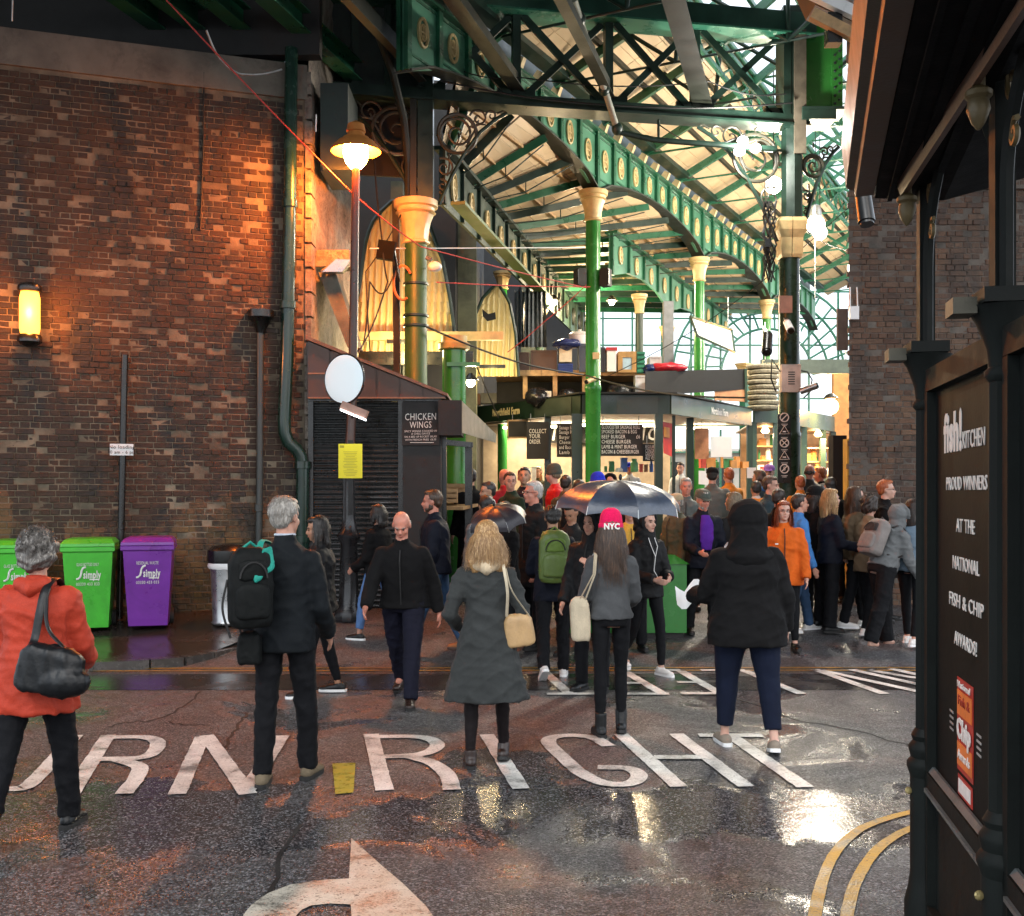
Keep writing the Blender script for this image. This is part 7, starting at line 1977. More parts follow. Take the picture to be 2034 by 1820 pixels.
        if isinstance(ex, tuple) and ex[0] == "beanie":
            hw = MB(); tall = ex[2] if len(ex) > 2 else 1.0
            rr_ = []
            for zz, r1 in ((.022, .096), (.030, .098), (.065, .097), (.10 * tall + .0, .090), (.135 * tall, .066), (.150 * tall, .03)):
                rr_.append([hpnt((r1 * .93 * math.cos(a), -.018 + r1 * 1.06 * math.sin(a), zz)) for a in np.linspace(0, 2 * PI, 20, endpoint=False)])
            hw.loft(rr_); soft(hw, "hat", ex[1], t, .009 * s, strandy(.0012, 260, seed), 2)
            hw = MB(); hw.loft([[hpnt((r1 * .93 * math.cos(a), -.018 + r1 * 1.06 * math.sin(a), zz)) for a in np.linspace(0, 2 * PI, 24, endpoint=False)] for zz, r1 in ((-.005, .099), (.0, .104), (.045, .105), (.052, .099))]); place("hat_cuff", hw.mesh("hat_cuff", ex[1], True), t, WM[t])
            if len(ex) > 3:
                u_ = HR @ Vector((0, 0, 1)); r__ = HR @ Vector((1, 0, 0))
                cpt = hpnt((0, -.018 - .105 * 1.06 - .004, .024)); Wm_ = WM[t]
                text_obj(ex[3], .062 * hs, Wm_ @ cpt, M_CHALK, t, Wm_.to_3x3() @ r__, Wm_.to_3x3() @ u_, wfit=.115, bold=.003)
        if isinstance(ex, tuple) and ex[0] == "front":
            fb_ = MB(); fb_.tube([tp(0, .085 * s, .285 * H), tp(0, .13 * s * build, .22 * H), tp(0, .142 * s * build, .14 * H), tp(0, .135 * s * build, .05 * H)], [.055 * s, .088 * s, .088 * s, .07 * s], 12, flat=.4)
            soft(fb_, "jumper", ex[1], t, vc * s * .8, wrinkle(.004, 15, 1.2, seed))
        if isinstance(ex, tuple) and ex[0] == "cap":
            hw = MB(); hw.loft([[hpnt((r1 * .93 * math.cos(a), -.014 + r1 * 1.08 * math.sin(a), zz)) for a in np.linspace(0, 2 * PI, 18, endpoint=False)] for zz, r1 in ((.035, .096), (.06, .096), (.09, .088), (.115, .062), (.124, .02))])
            hw.add([hpnt(q) for q in ((-.06, .07, .046), (.06, .07, .046), (.05, .15, .036), (0, .168, .036), (-.05, .15, .036), (-.06, .07, .034), (.06, .07, .034), (.05, .15, .028), (0, .168, .028), (-.05, .15, .028))], [(0, 1, 2, 3, 4), (9, 8, 7, 6, 5), (0, 5, 6, 1), (1, 6, 7, 2), (2, 7, 8, 3), (3, 8, 9, 4), (4, 9, 5, 0)])
            place("cap", hw.mesh("cap", ex[1], True), t, WM[t])
    # ---- clothes
    if top:
        m_, hem, th, flare, amp = (list(top) + [0, .02, 1.0, .006][len(top) - 1:])[:5]
        jb = MB(); rows = []
        zh = hem * H - pel.z     # hem height relative to the pelvis
        prof = [(.300, .056, .052), (.290, .072, .060), (.272, .112, .076), (.245, .156, .092), (.19, .156, .108), (.12, .148, .106), (.06, .148, .105), (.0, .162, .110)]
        if female: prof = [(.300, .050, .048), (.290, .064, .056), (.270, .100, .072), (.245, .140, .088), (.19, .144, .110), (.11, .126, .096), (.05, .144, .104), (.0, .166, .114)]
        def vert(xx, yy, zz): return pel + Vector((xx, yy, zz))
        for zf, rx, ry in prof:
            if zf * H > zh + .01: bk_ = 1 + (bx - 1) * min(1, max(0, (.30 - zf) / .1)); th_ = th * min(1, .35 + (.30 - zf) * 12); rows.append(ring(0, -.004, zf * H, (rx * s * bk_ + th_), (ry * s * bk_ + th_ * .9), 20))
        last = prof[-1]
        if zh < 0:
            nn_ = max(2, int(-zh / .12)); 
            for q in range(1, nn_ + 1):
                u_ = q / nn_
                rows.append(ring(0, -.004, zh * u_, (last[1] * s * bx + th) * (1 + (flare - 1) * u_), (last[2] * s * bx + th) * (1 + (flare - 1) * u_), 20, vert))
        else: rows.append(ring(0, -.004, zh, (.155 * s * bx + th) * flare, (.108 * s * bx + th) * flare, 20))
        rows.append([tp(0, 0, 0) * .0 + sum((Vector(v) for v in rows[-1]), Vector()) / 20 + (Vector(v) - sum((Vector(w_) for w_ in rows[-1]), Vector()) / 20) * .93 for v in rows[-1]])
        jb.loft(rows)
        for i, (sh, el, wr, u, f) in enumerate(arm):
            r1 = .050 * s + th * .7
            wr2 = wr - f * .0
            jb.tube([sh + Vector((0, 0, -.0)) - u * .01, sh.lerp(el, .45), el, el.lerp(wr, .5), wr2], [r1 * (bx ** .35), r1 * (bx ** .35), (.040 * s + th * .85) * bx ** .3, (.038 * s + th * .8), (.032 * s + th * .75)], 14)
            jb.sphere(sh + Vector((0, 0, -.006)), r1 * (bx ** .35), 12, 8)
            jb.sphere(el, (.040 * s + th * .85) * bx ** .3, 10, 7)
        jb.tube([tp(0, -.008, .280 * H), tp(0, -.004, .300 * H), tp(0, .0, (.312 if female else .322) * H)], [.082 * s, .070 * s, .066 * s], 14)
        if th >= .02 and abs(((face + 180) % 360) - 180) > 60:
            zb_ = MB(); zs__ = [z_ for z_ in (.27, .22, .17, .12, .06, .0)]
            zb_.tube([tp(0, (.108 if z_ < .25 else .075) * s * (bx if z_ < .25 else 1) + th * .95 + .004, z_ * H) for z_ in zs__], .006 * s, 5); place('zip_fastening', zb_.mesh('zip_fastening', M_BLACKM), t, WM[t])
        jo = soft(jb, "jacket", m_, t, vc * s, wrinkle(amp * 1.5, 13, 1.7, seed), 4)
    if bottom:
        m_, kind_ = bottom[0], bottom[1]
        tb = MB()
        prof = [(-.045, .135, .10), (.0, .158, .108), (.05, .142, .10)]
        tb.loft([ring(0, -.004, zf * H, (rx * s * bx + .012), (ry * s * bx + .012), 16) for zf, rx, ry in prof])
        R_ = {"tight": (.086, .078, .057, .056, .040), "straight": (.096, .088, .070, .066, .060), "loose": (.100, .094, .082, .082, .080), "crop": (.094, .086, .065, .062, .054), "tights": (.080, .072, .052, .053, .036), "skirt": (.080, .072, .052, .053, .036)}[kind_]
        for l in leg:
            end = l[2] + Vector((0, 0, -.012 if kind_ in ("straight", "loose") else .03)) if kind_ != "crop" else l[1].lerp(l[2], .84)
            tb.tube([l[0] + Vector((0, 0, .03)), l[0].lerp(l[1], .4), l[1], l[1].lerp(l[2], .32), end], [R_[0] * s * bx ** .95, R_[1] * s * bx ** .9, R_[2] * s * bx ** .75, R_[3] * s * bx ** .6, R_[4] * s * bx ** .3], 12)
            tb.sphere(l[1], R_[2] * s * 1.01 * bx ** .6, 10, 7)
        soft(tb, "trousers" if kind_ not in ("tights",) else "tights", m_, t, vc * s * .9, wrinkle(.0075 if kind_ in ("straight", "loose") else .0035, 13, 2.2, seed + 5), 3)
    if shoes:
        m_, kind_ = shoes[0], shoes[1]; solem = shoes[2] if len(shoes) > 2 else M_BLACKM
        for i, l in enumerate(leg):
            sd = (-1, 1)[i]; RF = Rz(-sd * 8 * D2R); pit = foot_pitch[i] * D2R
            an = l[2]; base = Vector((an.x, an.y, an.z - .045 * H + .0))
            def fp(p, RF=RF, base=base, pit=pit):
                q = Vector(p) * s
                if pit: 
                    pv_ = Vector((0, .10, 0)) * s; q = pv_ + Rx(-pit) @ (q - pv_)
                    q = q - (pv_ + Rx(-pit) @ (Vector((0, -.0, .07)) * s - pv_)) + Vector((0, 0, .07)) * s
                return base + RF @ q
            fb = MB(); hi = {"boot": .19, "ankle": .13, "shoe": .085, "sneaker": .09, "slip": .07}[kind_]
            fb.tube([fp((0, -.035, .045)), fp((0, .04, .043)), fp((0, .10, .036))], [.043 * s, .043 * s, .040 * s], 12, flat=.9); fb.sphere(fp((0, -.04, .042)), (.040 * s, .040 * s, .040 * s), 12, 8); fb.sphere(fp((0, .125, .032)), (.043 * s, .060 * s, .030 * s), 12, 8, RF)
            if kind_ != "slip": fb.tube([fp((0, -.015, .04)), fp((0, -.012, hi))], [.044 * s, (.044 if kind_ != "boot" else .048) * s], 12)
            soft(fb, "shoe", m_, t, (.013, .010, .008)[lod] * s, None, 2)
            so_ = MB(); ol = [(-.034, -.07), (-.038, .0), (-.042, .08), (-.040, .14), (-.02, .182), (.02, .182), (.040, .14), (.042, .08), (.038, .0), (.034, -.07), (.015, -.088), (-.015, -.088)]
            so_.loft([[fp((a_, b2_, 0.0)) for a_, b2_ in ol], [fp((a_ * 1.03, b2_ * 1.01, .012)) for a_, b2_ in ol], [fp((a_ * 1.0, b2_, .026)) for a_, b2_ in ol]])
            if kind_ in ("boot",) and len(shoes) > 3: so_.box(fp((0, -.045, .0)), (.05, .05, .06))
            place("sole", so_.mesh("sole", solem, True), t, WM[t])
    return dict(t=t, tp=lambda *a: WM[t] @ tp(*a), hp=lambda *a: WM[t] @ hpnt(a), H=H, s=s, arm=[(WM[t] @ a[0], WM[t] @ a[1], WM[t] @ a[2]) for a in arm], R=WM[t].to_3x3(), leg=leg, W=WM[t], hpn=hpnt, pel=pel, hem=None)

# colours
K = dict(
 black=cloth("black_wool", (.010, .010, .011)), blackshell=cloth("black_shell", (.009, .010, .012), .7, 200, .2, .05, spec=.25), navy=cloth("navy", (.008, .011, .024), .7), navyp=cloth("navy_trousers", (.012, .013, .03), .8),
 darksuit=cloth("suit_cloth", (.010, .014, .018), .75), blacktr=cloth("black_trousers", (.008, .009, .012), .8), red=cloth("brick_red_shell", (.42, .045, .022), .6, 180, .25, .1), jeans=cloth("blue_jeans", (.035, .075, .15), .85, 220, .5), djeans=cloth("dark_jeans", (.008, .014, .038), .85, 220, .5), ljeans=cloth("pale_jeans", (.10, .2, .42), .85),
 greycoat=cloth("charcoal_coat", (.042, .046, .046), .95, 300, .5, .3), tights=cloth("sheer_tights", (.014, .009, .010), .6), grey=cloth("mid_grey_jacket", (.075, .08, .085), .9, 300, .4, .25), hoodie=cloth("grey_hoodie", (.15, .16, .165), .9, 240, .5, .2), orange=cloth("orange_fleece", (.66, .12, .012), .8, 200, .4, .2),
 olive=cloth("olive_parka", (.085, .08, .05), .75), purple=cloth("purple_jumper", (.09, .02, .28), .85), tan=cloth("tan_jacket", (.20, .14, .085), .75), teal=cloth("petrol_jacket", (.03, .05, .06), .7), blue=cloth("bright_blue", (.06, .22, .55), .7), white=cloth("white_cloth", (.62, .62, .6), .8), lightblue=cloth("washed_denim", (.20, .28, .36), .8),
 mustard=cloth("mustard_coat", (.60, .34, .05), .6), redj=cloth("red_jacket", (.5, .02, .025), .6), greyj=cloth("grey_bomber", (.10, .115, .11), .6), brownj=cloth("brown_leather", (.035, .024, .02), .45, spec=.5), dgrey=cloth("dark_grey_coat", (.022, .022, .023), .8), pink=cloth("hot_pink_knit", (.75, .01, .10), .9, 160, .6, .3), capg=cloth("grey_green_cap", (.075, .09, .075), .8), beige=cloth("beige_hat", (.45, .34, .2), .8), blueh=cloth("royal_blue_hat", (.02, .04, .6), .8), leather=cloth("black_leather", (.006, .008, .010), .42, 120, .2, 0, spec=.4), brownb=cloth("brown_boot", (.035, .014, .009), .4, spec=.6), tanboot=cloth("tan_boot", (.34, .13, .05), .7), khakish=cloth("khaki_suede", (.17, .135, .09), .85), taupe=cloth("taupe_canvas", (.24, .20, .16), .8), wshoe=cloth("white_trainer", (.72, .70, .68), .5), cream=cloth("cream_canvas", (.60, .52, .38), .85, 200, .4), tanlea=cloth("tan_bag_leather", (.50, .32, .15), .45, spec=.5), greenpack=cloth("moss_green_nylon", (.11, .17, .035), .5, 220, .25, spec=.5), greyb=cloth("grey_pack", (.22, .20, .19), .75), orangej=cloth("orange_coat", (.6, .22, .03), .7), teal2=cloth("teal_green", (.02, .28, .22), .6), purpc=cloth("lilac_cap", (.3, .15, .5), .8), scarf=cloth("cream_scarf", (.62, .5, .34), .9), greenj=cloth("dark_green_coat", (.02, .04, .02), .8))
WS = M_WPAINT
STAND = ((3, 4, 1), (-3, 4, 2))

# ---------------- foreground
P1 = person("grey-haired woman in a brick-red raincoat at the left edge, seen from behind", 72, 5.72, 1.62, 4, 1.12, 2, 2, "fair", (4, -6, 0), ("curly", "saltpepper"), (K['red'], .40, .03, 1.10, .007), (K['blacktr'], "straight"), (K['leather'], "shoe", M_BLACKM), arms=((10, 14, 40, 10), (12, 16, 46, 18)), legs=((-16, 4, 16), (9, 5, 2)), female=True, extras=(("hood_down", K['red']),), foot_pitch=(28, 0))
P2 = person("grey-haired man in a dark suit with a rucksack on one shoulder, seen from behind", 566, 6.72, 1.80, -4, .98, 2, 0, "fair", (2, -22, 0), ("short", "grey"), (K['darksuit'], .455, .022, 1.05, .005), (K['blacktr'], "straight"), (K['khakish'], "shoe", M_BLACKM), arms=((2, 12, 20, 0), (2, 14, 40, 6)), legs=((-5, 2, 3), (8, 3, 2)))
P6 = person("blonde woman in a long grey flared coat, walking away in black tights", 966, 7.15, 1.63, 0, 1.0, 2, 0, "pale", (12, 8, 0), ("long", "blonde", .24, 1.5), (K['greycoat'], .27, .018, 1.68, .008), (K['tights'], "tights"), (K['brownb'], "ankle", M_BLACKM, 1), arms=((-10, 26, 72, 26), (-8, 26, 76, 26)), legs=((-3, 2, 4), (8, 3, 2)), female=True, extras=(("hood_down", K['scarf']),), foot_pitch=(0, 18))
P8 = person("long-haired woman in a hot pink hat and short grey jacket, seen from behind", 1214, 8.05, 1.66, 2, .88, 2, 0, "fair", (2, -4, 0), ("long", "brown", .42, 1.25), (K['grey'], .52, .022, 1.02, .005), (K['blacktr'], "tight"), (K['leather'], "boot", M_BLACKM), arms=((12, 14, 60, 12), (12, 12, 60, 18)), legs=((-4, 1, 2), (7, 0, 10)), female=True, extras=(("beanie", K['pink'], 1.15, "NYC"),), foot_pitch=(0, 14))
P10 = person("big woman in a black hooded coat and navy jeans, walking away from the camera", 1484, 7.62, 1.74, 0, 1.42, 2, 0, "pale", (6, 14, 0), ("none",), (K['black'], .42, .035, 1.05, .006), (K['djeans'], "crop"), (K['taupe'], "slip", M_WPAINT), arms=((20, 20, 62, -4), (0, 18, 22, 0)), legs=((9, 3, 4), (-8, 4, 8)), female=True, extras=(("hood", K['black'], .0, 1.28),), foot_pitch=(0, 12))
P3 = person("bald older man in a black jacket striding toward the camera, head bowed", 802, 9.35, 1.72, 176, 1.12, 2, 10, "rosy", (30, 2, 0), ("fringe_bald", "grey"), (K['black'], .465, .028, 1.06, .0035), (K['navyp'], "straight"), (K['brownb'], "shoe"), arms=((-20, 20, 16, 0), (18, 20, 30, 8)), legs=((22, 1, 4), (-20, 1, 20)), foot_pitch=(0, 26))
# ---------------- middle distance
P7 = person("dark-haired man with a moss green backpack, walking away in white trainers", 1098, 10.55, 1.69, 2, 1.02, 2, 0, "asian", (10, 0, 0), ("short", "black"), (K['navy'], .44, .026, 1.06, .005), (K['blacktr'], "straight"), (K['wshoe'], "sneaker", WS), arms=((18, 12, 60, 14), (18, 12, 60, 14)), legs=((-16, 2, 12), (4, 2, 3)), foot_pitch=(34, 0))
P9 = person("young woman in a black hooded coat with white earphone wire, facing right", 1284, 10.7, 1.66, 205, .95, 2, 0, "pale", (2, 10, 0), ("short", "dark"), (K['blackshell'], .46, .03, 1.04, .005), (K['blacktr'], "tight"), (K['wshoe'], "sneaker", WS), arms=((14, 10, 70, 34), (16, 12, 62, 34)), legs=((16, 1, 14), (-12, 0, 22)), female=True, extras=(("hood", K['blackshell'], .035, 1.05),), foot_pitch=(0, 14))
P14 = person("smiling red-haired woman in a bright orange fleece", 1556, 11.9, 1.66, 172, 1.18, 2, 0, "pale", (0, 8, 0), ("long", "auburn", .26), (K['orange'], .43, .03, 1.05, .006), (K['blacktr'], "tight"), (K['leather'], "shoe"), arms=((8, 14, 20, 4), (2, 14, 12, 0)), legs=((2, 3, 1), (6, 2, 2)), female=True, extras=("glasses",))
P20 = person("woman in a grey hoodie with a grey rucksack, leaning forward in sandals", 1752, 12.0, 1.66, -72, 1.12, 2, 24, "pale", (-14, 0, 0), ("none",), (K['hoodie'], .53, .026, 1.0, .006), (K['blacktr'], "loose"), None, arms=((14, 6, 20, 0), (12, 6, 24, 0)), legs=((12, 2, 4), (-14, 3, 6)), female=True, extras=(("hood", K['hoodie']),))
P11 = person("man in a grey cap and purple jumper holding a white paper", 1394, 12.6, 1.70, 190, 1.08, 1, 4, "rosy", (14, 0, 0), ("short", "grey"), (K['navy'], .45, .03, 1.04, .006), (K['blacktr'], "straight"), (K['brownb'], "shoe"), arms=((12, 12, 66, 10), (14, 10, 60, 20)), legs=STAND, extras=(("cap", K['capg']), "beard", ("front", K['purple'])))
P5 = person("bearded man in a dark navy jacket and jeans, facing left in tan boots", 866, 11.75, 1.84, 96, 1.12, 1, 2, "rosy", (4, -6, 0), ("short", "brown"), (K['navy'], .47, .035, 1.02, .006), (K['jeans'], "straight"), (K['tanboot'], "ankle", M_BROWN), arms=((8, 10, 26, 0), (-6, 10, 20, 0)), legs=((20, 2, 4), (-16, 2, 10)), extras=("beard",))
P4 = person("dark-haired person half hidden behind the bald man, in cropped pale jeans", 752, 12.3, 1.60, 60, 1.0, 1, 0, "fair", (6, 0, 0), ("bob", "black", .16), (K['black'], .46, .03, 1.02, .006), (K['ljeans'], "crop"), (K['leather'], "shoe", WS), arms=((8, 10, 50, 10), (0, 10, 20, 0)), legs=((22, 2, 14), (-14, 2, 6)), female=True)
P2b = person("woman in a black quilted jacket behind the suited man, face turned left", 634, 9.6, 1.62, 100, 1.1, 1, 0, "tan", (10, 4, 0), ("long", "black", .2), (K['blackshell'], .46, .035, 1.04, .008), (K['blacktr'], "tight"), (K['leather'], "shoe", WS), arms=((10, 12, 60, 10), (4, 12, 30, 0)), legs=((10, 2, 2), (-10, 2, 4)), female=True)
M1 = person("young woman with long dark hair in a black coat, looking down to the left", 1004, 11.4, 1.70, 128, .95, 1, 0, "pale", (16, 10, 0), ("long", "dark", .32), (K['black'], .38, .028, 1.06, .005), (K['blacktr'], "tight"), (K['leather'], "boot"), arms=((18, 12, 74, 20), (14, 12, 70, 20)), legs=STAND, female=True)
M2 = person("white-haired man in glasses and a dark overcoat, smiling to the left", 1062, 12.0, 1.87, 118, 1.05, 1, 0, "rosy", (0, 0, 0), ("short", "white"), (K['dgrey'], .36, .032, 1.06, .005), (K['blacktr'], "straight"), (K['leather'], "shoe"), legs=STAND, extras=("glasses",))
M3 = person("short-haired person in a pale grey jacket seen from behind beside the long-haired woman", 966, 11.9, 1.72, 20, 1.0, 1, 0, "asian", (4, 0, 0), ("short", "black"), (K['hoodie'], .46, .028, 1.0, .006), (K['blacktr'], "straight"), (K['leather'], "shoe"), legs=STAND)
M13 = person("person in a black waterproof hidden under the open umbrella", 1176, 9.75, 1.66, 150, 1.05, 1, 0, "fair", (6, 0, 0), ("short", "dark"), (K['blackshell'], .44, .035, 1.05, .007), (K['blacktr'], "straight"), (K['leather'], "shoe"), arms=((24, 10, 100, 20), (6, 12, 30, 6)), legs=STAND, extras=(("hood", K['blackshell'], .01),))
M14 = person("person in a mustard yellow coat behind the hooded young woman", 1250, 11.9, 1.66, 184, 1.1, 1, 0, "fair", (4, 0, 0), ("short", "brown"), (K['mustard'], .42, .035, 1.06, .007), (K['blacktr'], "straight"), (K['leather'], "shoe"), legs=STAND, female=True)
P12 = person("person in a beige hat and olive parka beside the man in the grey cap", 1344, 12.9, 1.62, 120, 1.1, 1, 0, "fair", (8, 0, 0), ("short", "grey"), (K['olive'], .40, .035, 1.06, .007), (K['blacktr'], "straight"), (K['leather'], "shoe"), legs=STAND, extras=(("cap", K['beige']),))
P13 = person("ruddy grey-haired man laughing behind the beige hat", 1363, 14.0, 1.72, 170, 1.05, 1, 0, "rosy", (0, 8, 0), ("short", "grey"), (K['greyj'], .44, .03, 1.0, .006), (K['blacktr'], "straight"), (K['leather'], "shoe"), legs=STAND)
P24 = person("blonde woman in a dark grey coat behind the big hooded woman", 1458, 12.7, 1.66, 30, 1.05, 1, 0, "fair", (0, 20, 0), ("bob", "ash", .14), (K['dgrey'], .42, .03, 1.05, .006), (K['blacktr'], "straight"), (K['leather'], "shoe"), legs=STAND, female=True)
P15 = person("balding man in a petrol jacket looking right, near the dark column", 1528, 13.8, 1.76, -120, 1.0, 1, 0, "fair", (6, 0, 0), ("short", "brown"), (K['teal'], .44, .03, 1.0, .006), (K['blacktr'], "straight"), (K['leather'], "shoe"), legs=STAND)
P15b = person("dark-haired person right behind the red-haired woman's shoulder", 1546, 13.0, 1.66, -40, 1.0, 1, 0, "fair", (6, 0, 0), ("short", "dark"), (K['black'], .44, .03, 1.0, .006), (K['blacktr'], "straight"), (K['leather'], "shoe"), legs=STAND)
P16 = person("man in a bright blue jacket looking right behind the red-haired woman", 1586, 12.7, 1.66, -84, .95, 1, 0, "fair", (0, 0, 0), ("short", "dark"), (K['blue'], .45, .025, 1.0, .005), (K['jeans'], "straight"), (K['wshoe'], "sneaker", WS), legs=((14, 2, 4), (-10, 2, 4)))
P17 = person("person in a black woolly hat and black coat behind the blonde girl", 1617, 13.0, 1.68, -60, 1.0, 1, 0, "fair", (2, 0, 0), ("long", "dark", .2), (K['black'], .42, .03, 1.0, .006), (K['blacktr'], "straight"), (K['leather'], "shoe"), legs=STAND, extras=(("beanie", K['black'], 1.0),))
P18 = person("blonde girl in a navy jacket standing in profile facing right", 1648, 12.7, 1.70, -82, .98, 1, 0, "pale", (0, 0, 0), ("long", "blonde", .26), (K['navy'], .47, .03, 1.02, .006), (K['blacktr'], "loose"), (K['leather'], "shoe"), arms=((10, 8, 40, 0), (14, 8, 66, 0)), legs=STAND, female=True)
P19 = person("brown-haired woman in glasses and a tan jacket, facing right", 1697, 12.9, 1.72, -86, .98, 1, 0, "pale", (-2, 0, 0), ("long", "brown", .34), (K['tan'], .47, .03, 1.0, .006), (K['blacktr'], "straight"), (K['wshoe'], "sneaker", WS), arms=((10, 8, 60, 0), (14, 8, 66, 0)), legs=((12, 2, 2), (-10, 2, 4)), female=True, extras=("glasses",))
P21 = person("ginger-haired person in glasses by the oval plate, facing right", 1757, 13.2, 1.76, -110, 1.0, 1, 0, "pale", (0, 0, 0), ("short", "ginger"), (K['black'], .45, .03, 1.0, .006), (K['blacktr'], "straight"), (K['leather'], "shoe"), legs=STAND, extras=("glasses",))
P23 = person("person with dark curly hair behind the grey rucksack", 1726, 12.6, 1.64, -60, 1.0, 1, 0, "fair", (4, 0, 0), ("curly", "dark"), (K['tan'], .44, .03, 1.0, .006), (K['blacktr'], "straight"), (K['wshoe'], "sneaker", WS), legs=((10, 2, 2), (-10, 2, 4)), female=True)
P22 = person("dark-haired person in a washed blue denim jacket next to the shopfront post", 1812, 12.1, 1.66, -50, 1.05, 1, 2, "fair", (4, 0, 0), ("bob", "dark", .2), (K['lightblue'], .50, .03, 1.0, .006), (K['blacktr'], "tight"), (K['pink'] if False else K['wshoe'], "sneaker", WS), legs=((8, 3, 2), (-10, 3, 4)), female=True)
# ---------------- farther in
def bgp(label, px, d, H, face, skin, hair, top_, **kw):
    return person(label, px, d, H, face, kw.pop('build', 1.0), 0, kw.pop('lean', 0), skin, kw.pop('head', (4, 0, 0)), hair, (top_, .44, .03, 1.02, .006), (K['blacktr'], "straight"), (K['leather'], "shoe"), legs=STAND, **kw)
bgp("black-haired man in glasses and a white jacket, at the left of the crowd", 972, 13.4, 1.72, 110, "asian", ("short", "black"), K['white'], extras=("glasses",))
bgp("man in glasses and dark green coat with his head turned right", 1016, 14.0, 1.80, 130, "fair", ("short", "brown"), K['greenj'], extras=("glasses",), head=(0, 60, 0))
bgp("young man with black fringe looking up above the crowd", 1042, 14.6, 1.84, 172, "asian", ("short", "black"), K['navy'], head=(-4, 0, 0))
bgp("bald person in a red jacket turned away near the slim green column", 1003, 15.2, 1.80, 30, "rosy", ("none",), K['redj'])
bgp("person in a grey knitted hat and red jacket by the left counter", 1102, 15.4, 1.84, 100, "pale", ("short", "ash"), K['redj'], extras=(("beanie", K['capg'], 1.0),), female=True)
bgp("short dark-haired person in an olive top at the left counter", 1124, 14.8, 1.72, -30, "tan", ("short", "dark"), K['olive'])
bgp("dark-haired person in black just above the umbrella's left end", 1150, 14.0, 1.70, 20, "fair", ("bob", "black", .14), K['black'])
bgp("dark-haired person bending their head behind the umbrella edge", 1136, 11.6, 1.68, 150, "tan", ("short", "black"), K['dgrey'], head=(30, 0, 0))
bgp("person in a royal blue hat just above the umbrella", 1188, 14.3, 1.76, 40, "fair", ("short", "dark"), K['blackshell'], extras=(("beanie", K['blueh'], 1.0),))
bgp("person in a black headscarf looking out above the umbrella", 1212, 15.2, 1.72, 172, "fair", ("none",), K['black'], extras=(("hood", K['black'], .012),), female=True)
bgp("person in a dark coat by the kiosk's doorway", 935, 15.2, 1.80, 30, "fair", ("short", "black"), K['black'])
bgp("person in bright blue beside the fat green column", 925, 17.5, 1.80, 60, "fair", ("short", "brown"), K['blue'])
bgp("man in a grey bomber jacket and black cap with his back turned", 1415, 15.8, 1.80, -14, "fair", ("short", "black"), K['greyj'], build=1.25, extras=(("cap", K['black']),))
bgp("fair-haired person lit orange at the stall side", 1448, 17.0, 1.76, 20, "fair", ("short", "ginger"), K['orangej'])
bgp("woman with brown hair and a blue scarf in front of the far stalls", 1510, 16.6, 1.74, 60, "fair", ("long", "brown", .22), K['teal'], extras=(("hood_down", K['blue']),), female=True)
bgp("man in a white coat with an orange collar near the dark column", 1502, 15.2, 1.62, 10, "tan", ("short", "black"), K['white'], extras=(("hood_down", K['orangej']),))
bgp("person in a lilac cap beyond the white coat", 1528, 17.4, 1.80, 160, "fair", ("short", "brown"), K['redj'], extras=(("cap", K['purpc']),))
bgp("bald man in a brown leather jacket right of the dark column", 1608, 16.9, 1.82, -20, "rosy", ("fringe_bald", "brown"), K['brownj'])
bgp("ginger person bending beside the brown leather jacket", 1632, 17.4, 1.76, 60, "rosy", ("short", "ginger"), K['dgrey'], extras=(("hood_down", K['white']),))
bgp("person in an orange waterproof just right of the dark column base", 1590, 16.2, 1.66, 10, "fair", ("short", "ginger"), K['orangej'])
bgp("person in black at the far right behind the blonde girl", 1650, 14.6, 1.70, 0, "fair", ("short", "black"), K['black'])
bgp("stall worker in white behind the steel counter", 1250, 22.3, 1.74, 175, "fair", ("short", "brown"), K['white'], extras=(("cap", K['blueh']),), ground=.7)
bgp("stall worker in white at the far right of the corner stall", 1352, 22.4, 1.74, 160, "fair", ("short", "dark"), K['white'], ground=.7)
bgp("stall worker in brown at the left end of the meat stall", 1070, 22.8, 1.72, 150, "fair", ("short", "ash"), K['olive'], ground=.65)

# ================================================================== bags, umbrellas and what people carry
def bag_thing(name, label, cat, loc): return thing(name, label, cat, loc)
def rbox(b, c, R, w_, dd, h, n=20, p=3.2, taper=(1, 1, .86, .5)):
    rings_ = []
    for zf, k in ((-.5, .80), (-.42, .97), (0, 1.0), (.3, .96), (.42, .80), (.5, .45)):
        ring_ = []
        for i in range(n):
            a = 2 * PI * i / n; ca, sa = math.cos(a), math.sin(a)
            q = Vector((w_ / 2 * k * math.copysign(abs(ca) ** (2 / p), ca), dd / 2 * k * math.copysign(abs(sa) ** (2 / p), sa), h * zf))
            ring_.append(Vector(c) + R @ q)
        rings_.append(ring_)
    b.loft(rings_)
def wsoft(b, name, m, parent, voxel, post=None, it=2):
    inv = WM[parent].inverted(); b.v = [tuple(inv @ Vector(q)) for q in b.v]
    return soft(b, name, m, parent, voxel, post, it)
def backpack(P_, label, m, m2, w_=.30, h=.46, dd=.20, side=0.0, drop=.0, straps=True, yaw=0.0, off=.02, flap=False):
    return _backpack(P_, label, m, m2, w_, h, dd, side, drop, straps, yaw, off, flap)
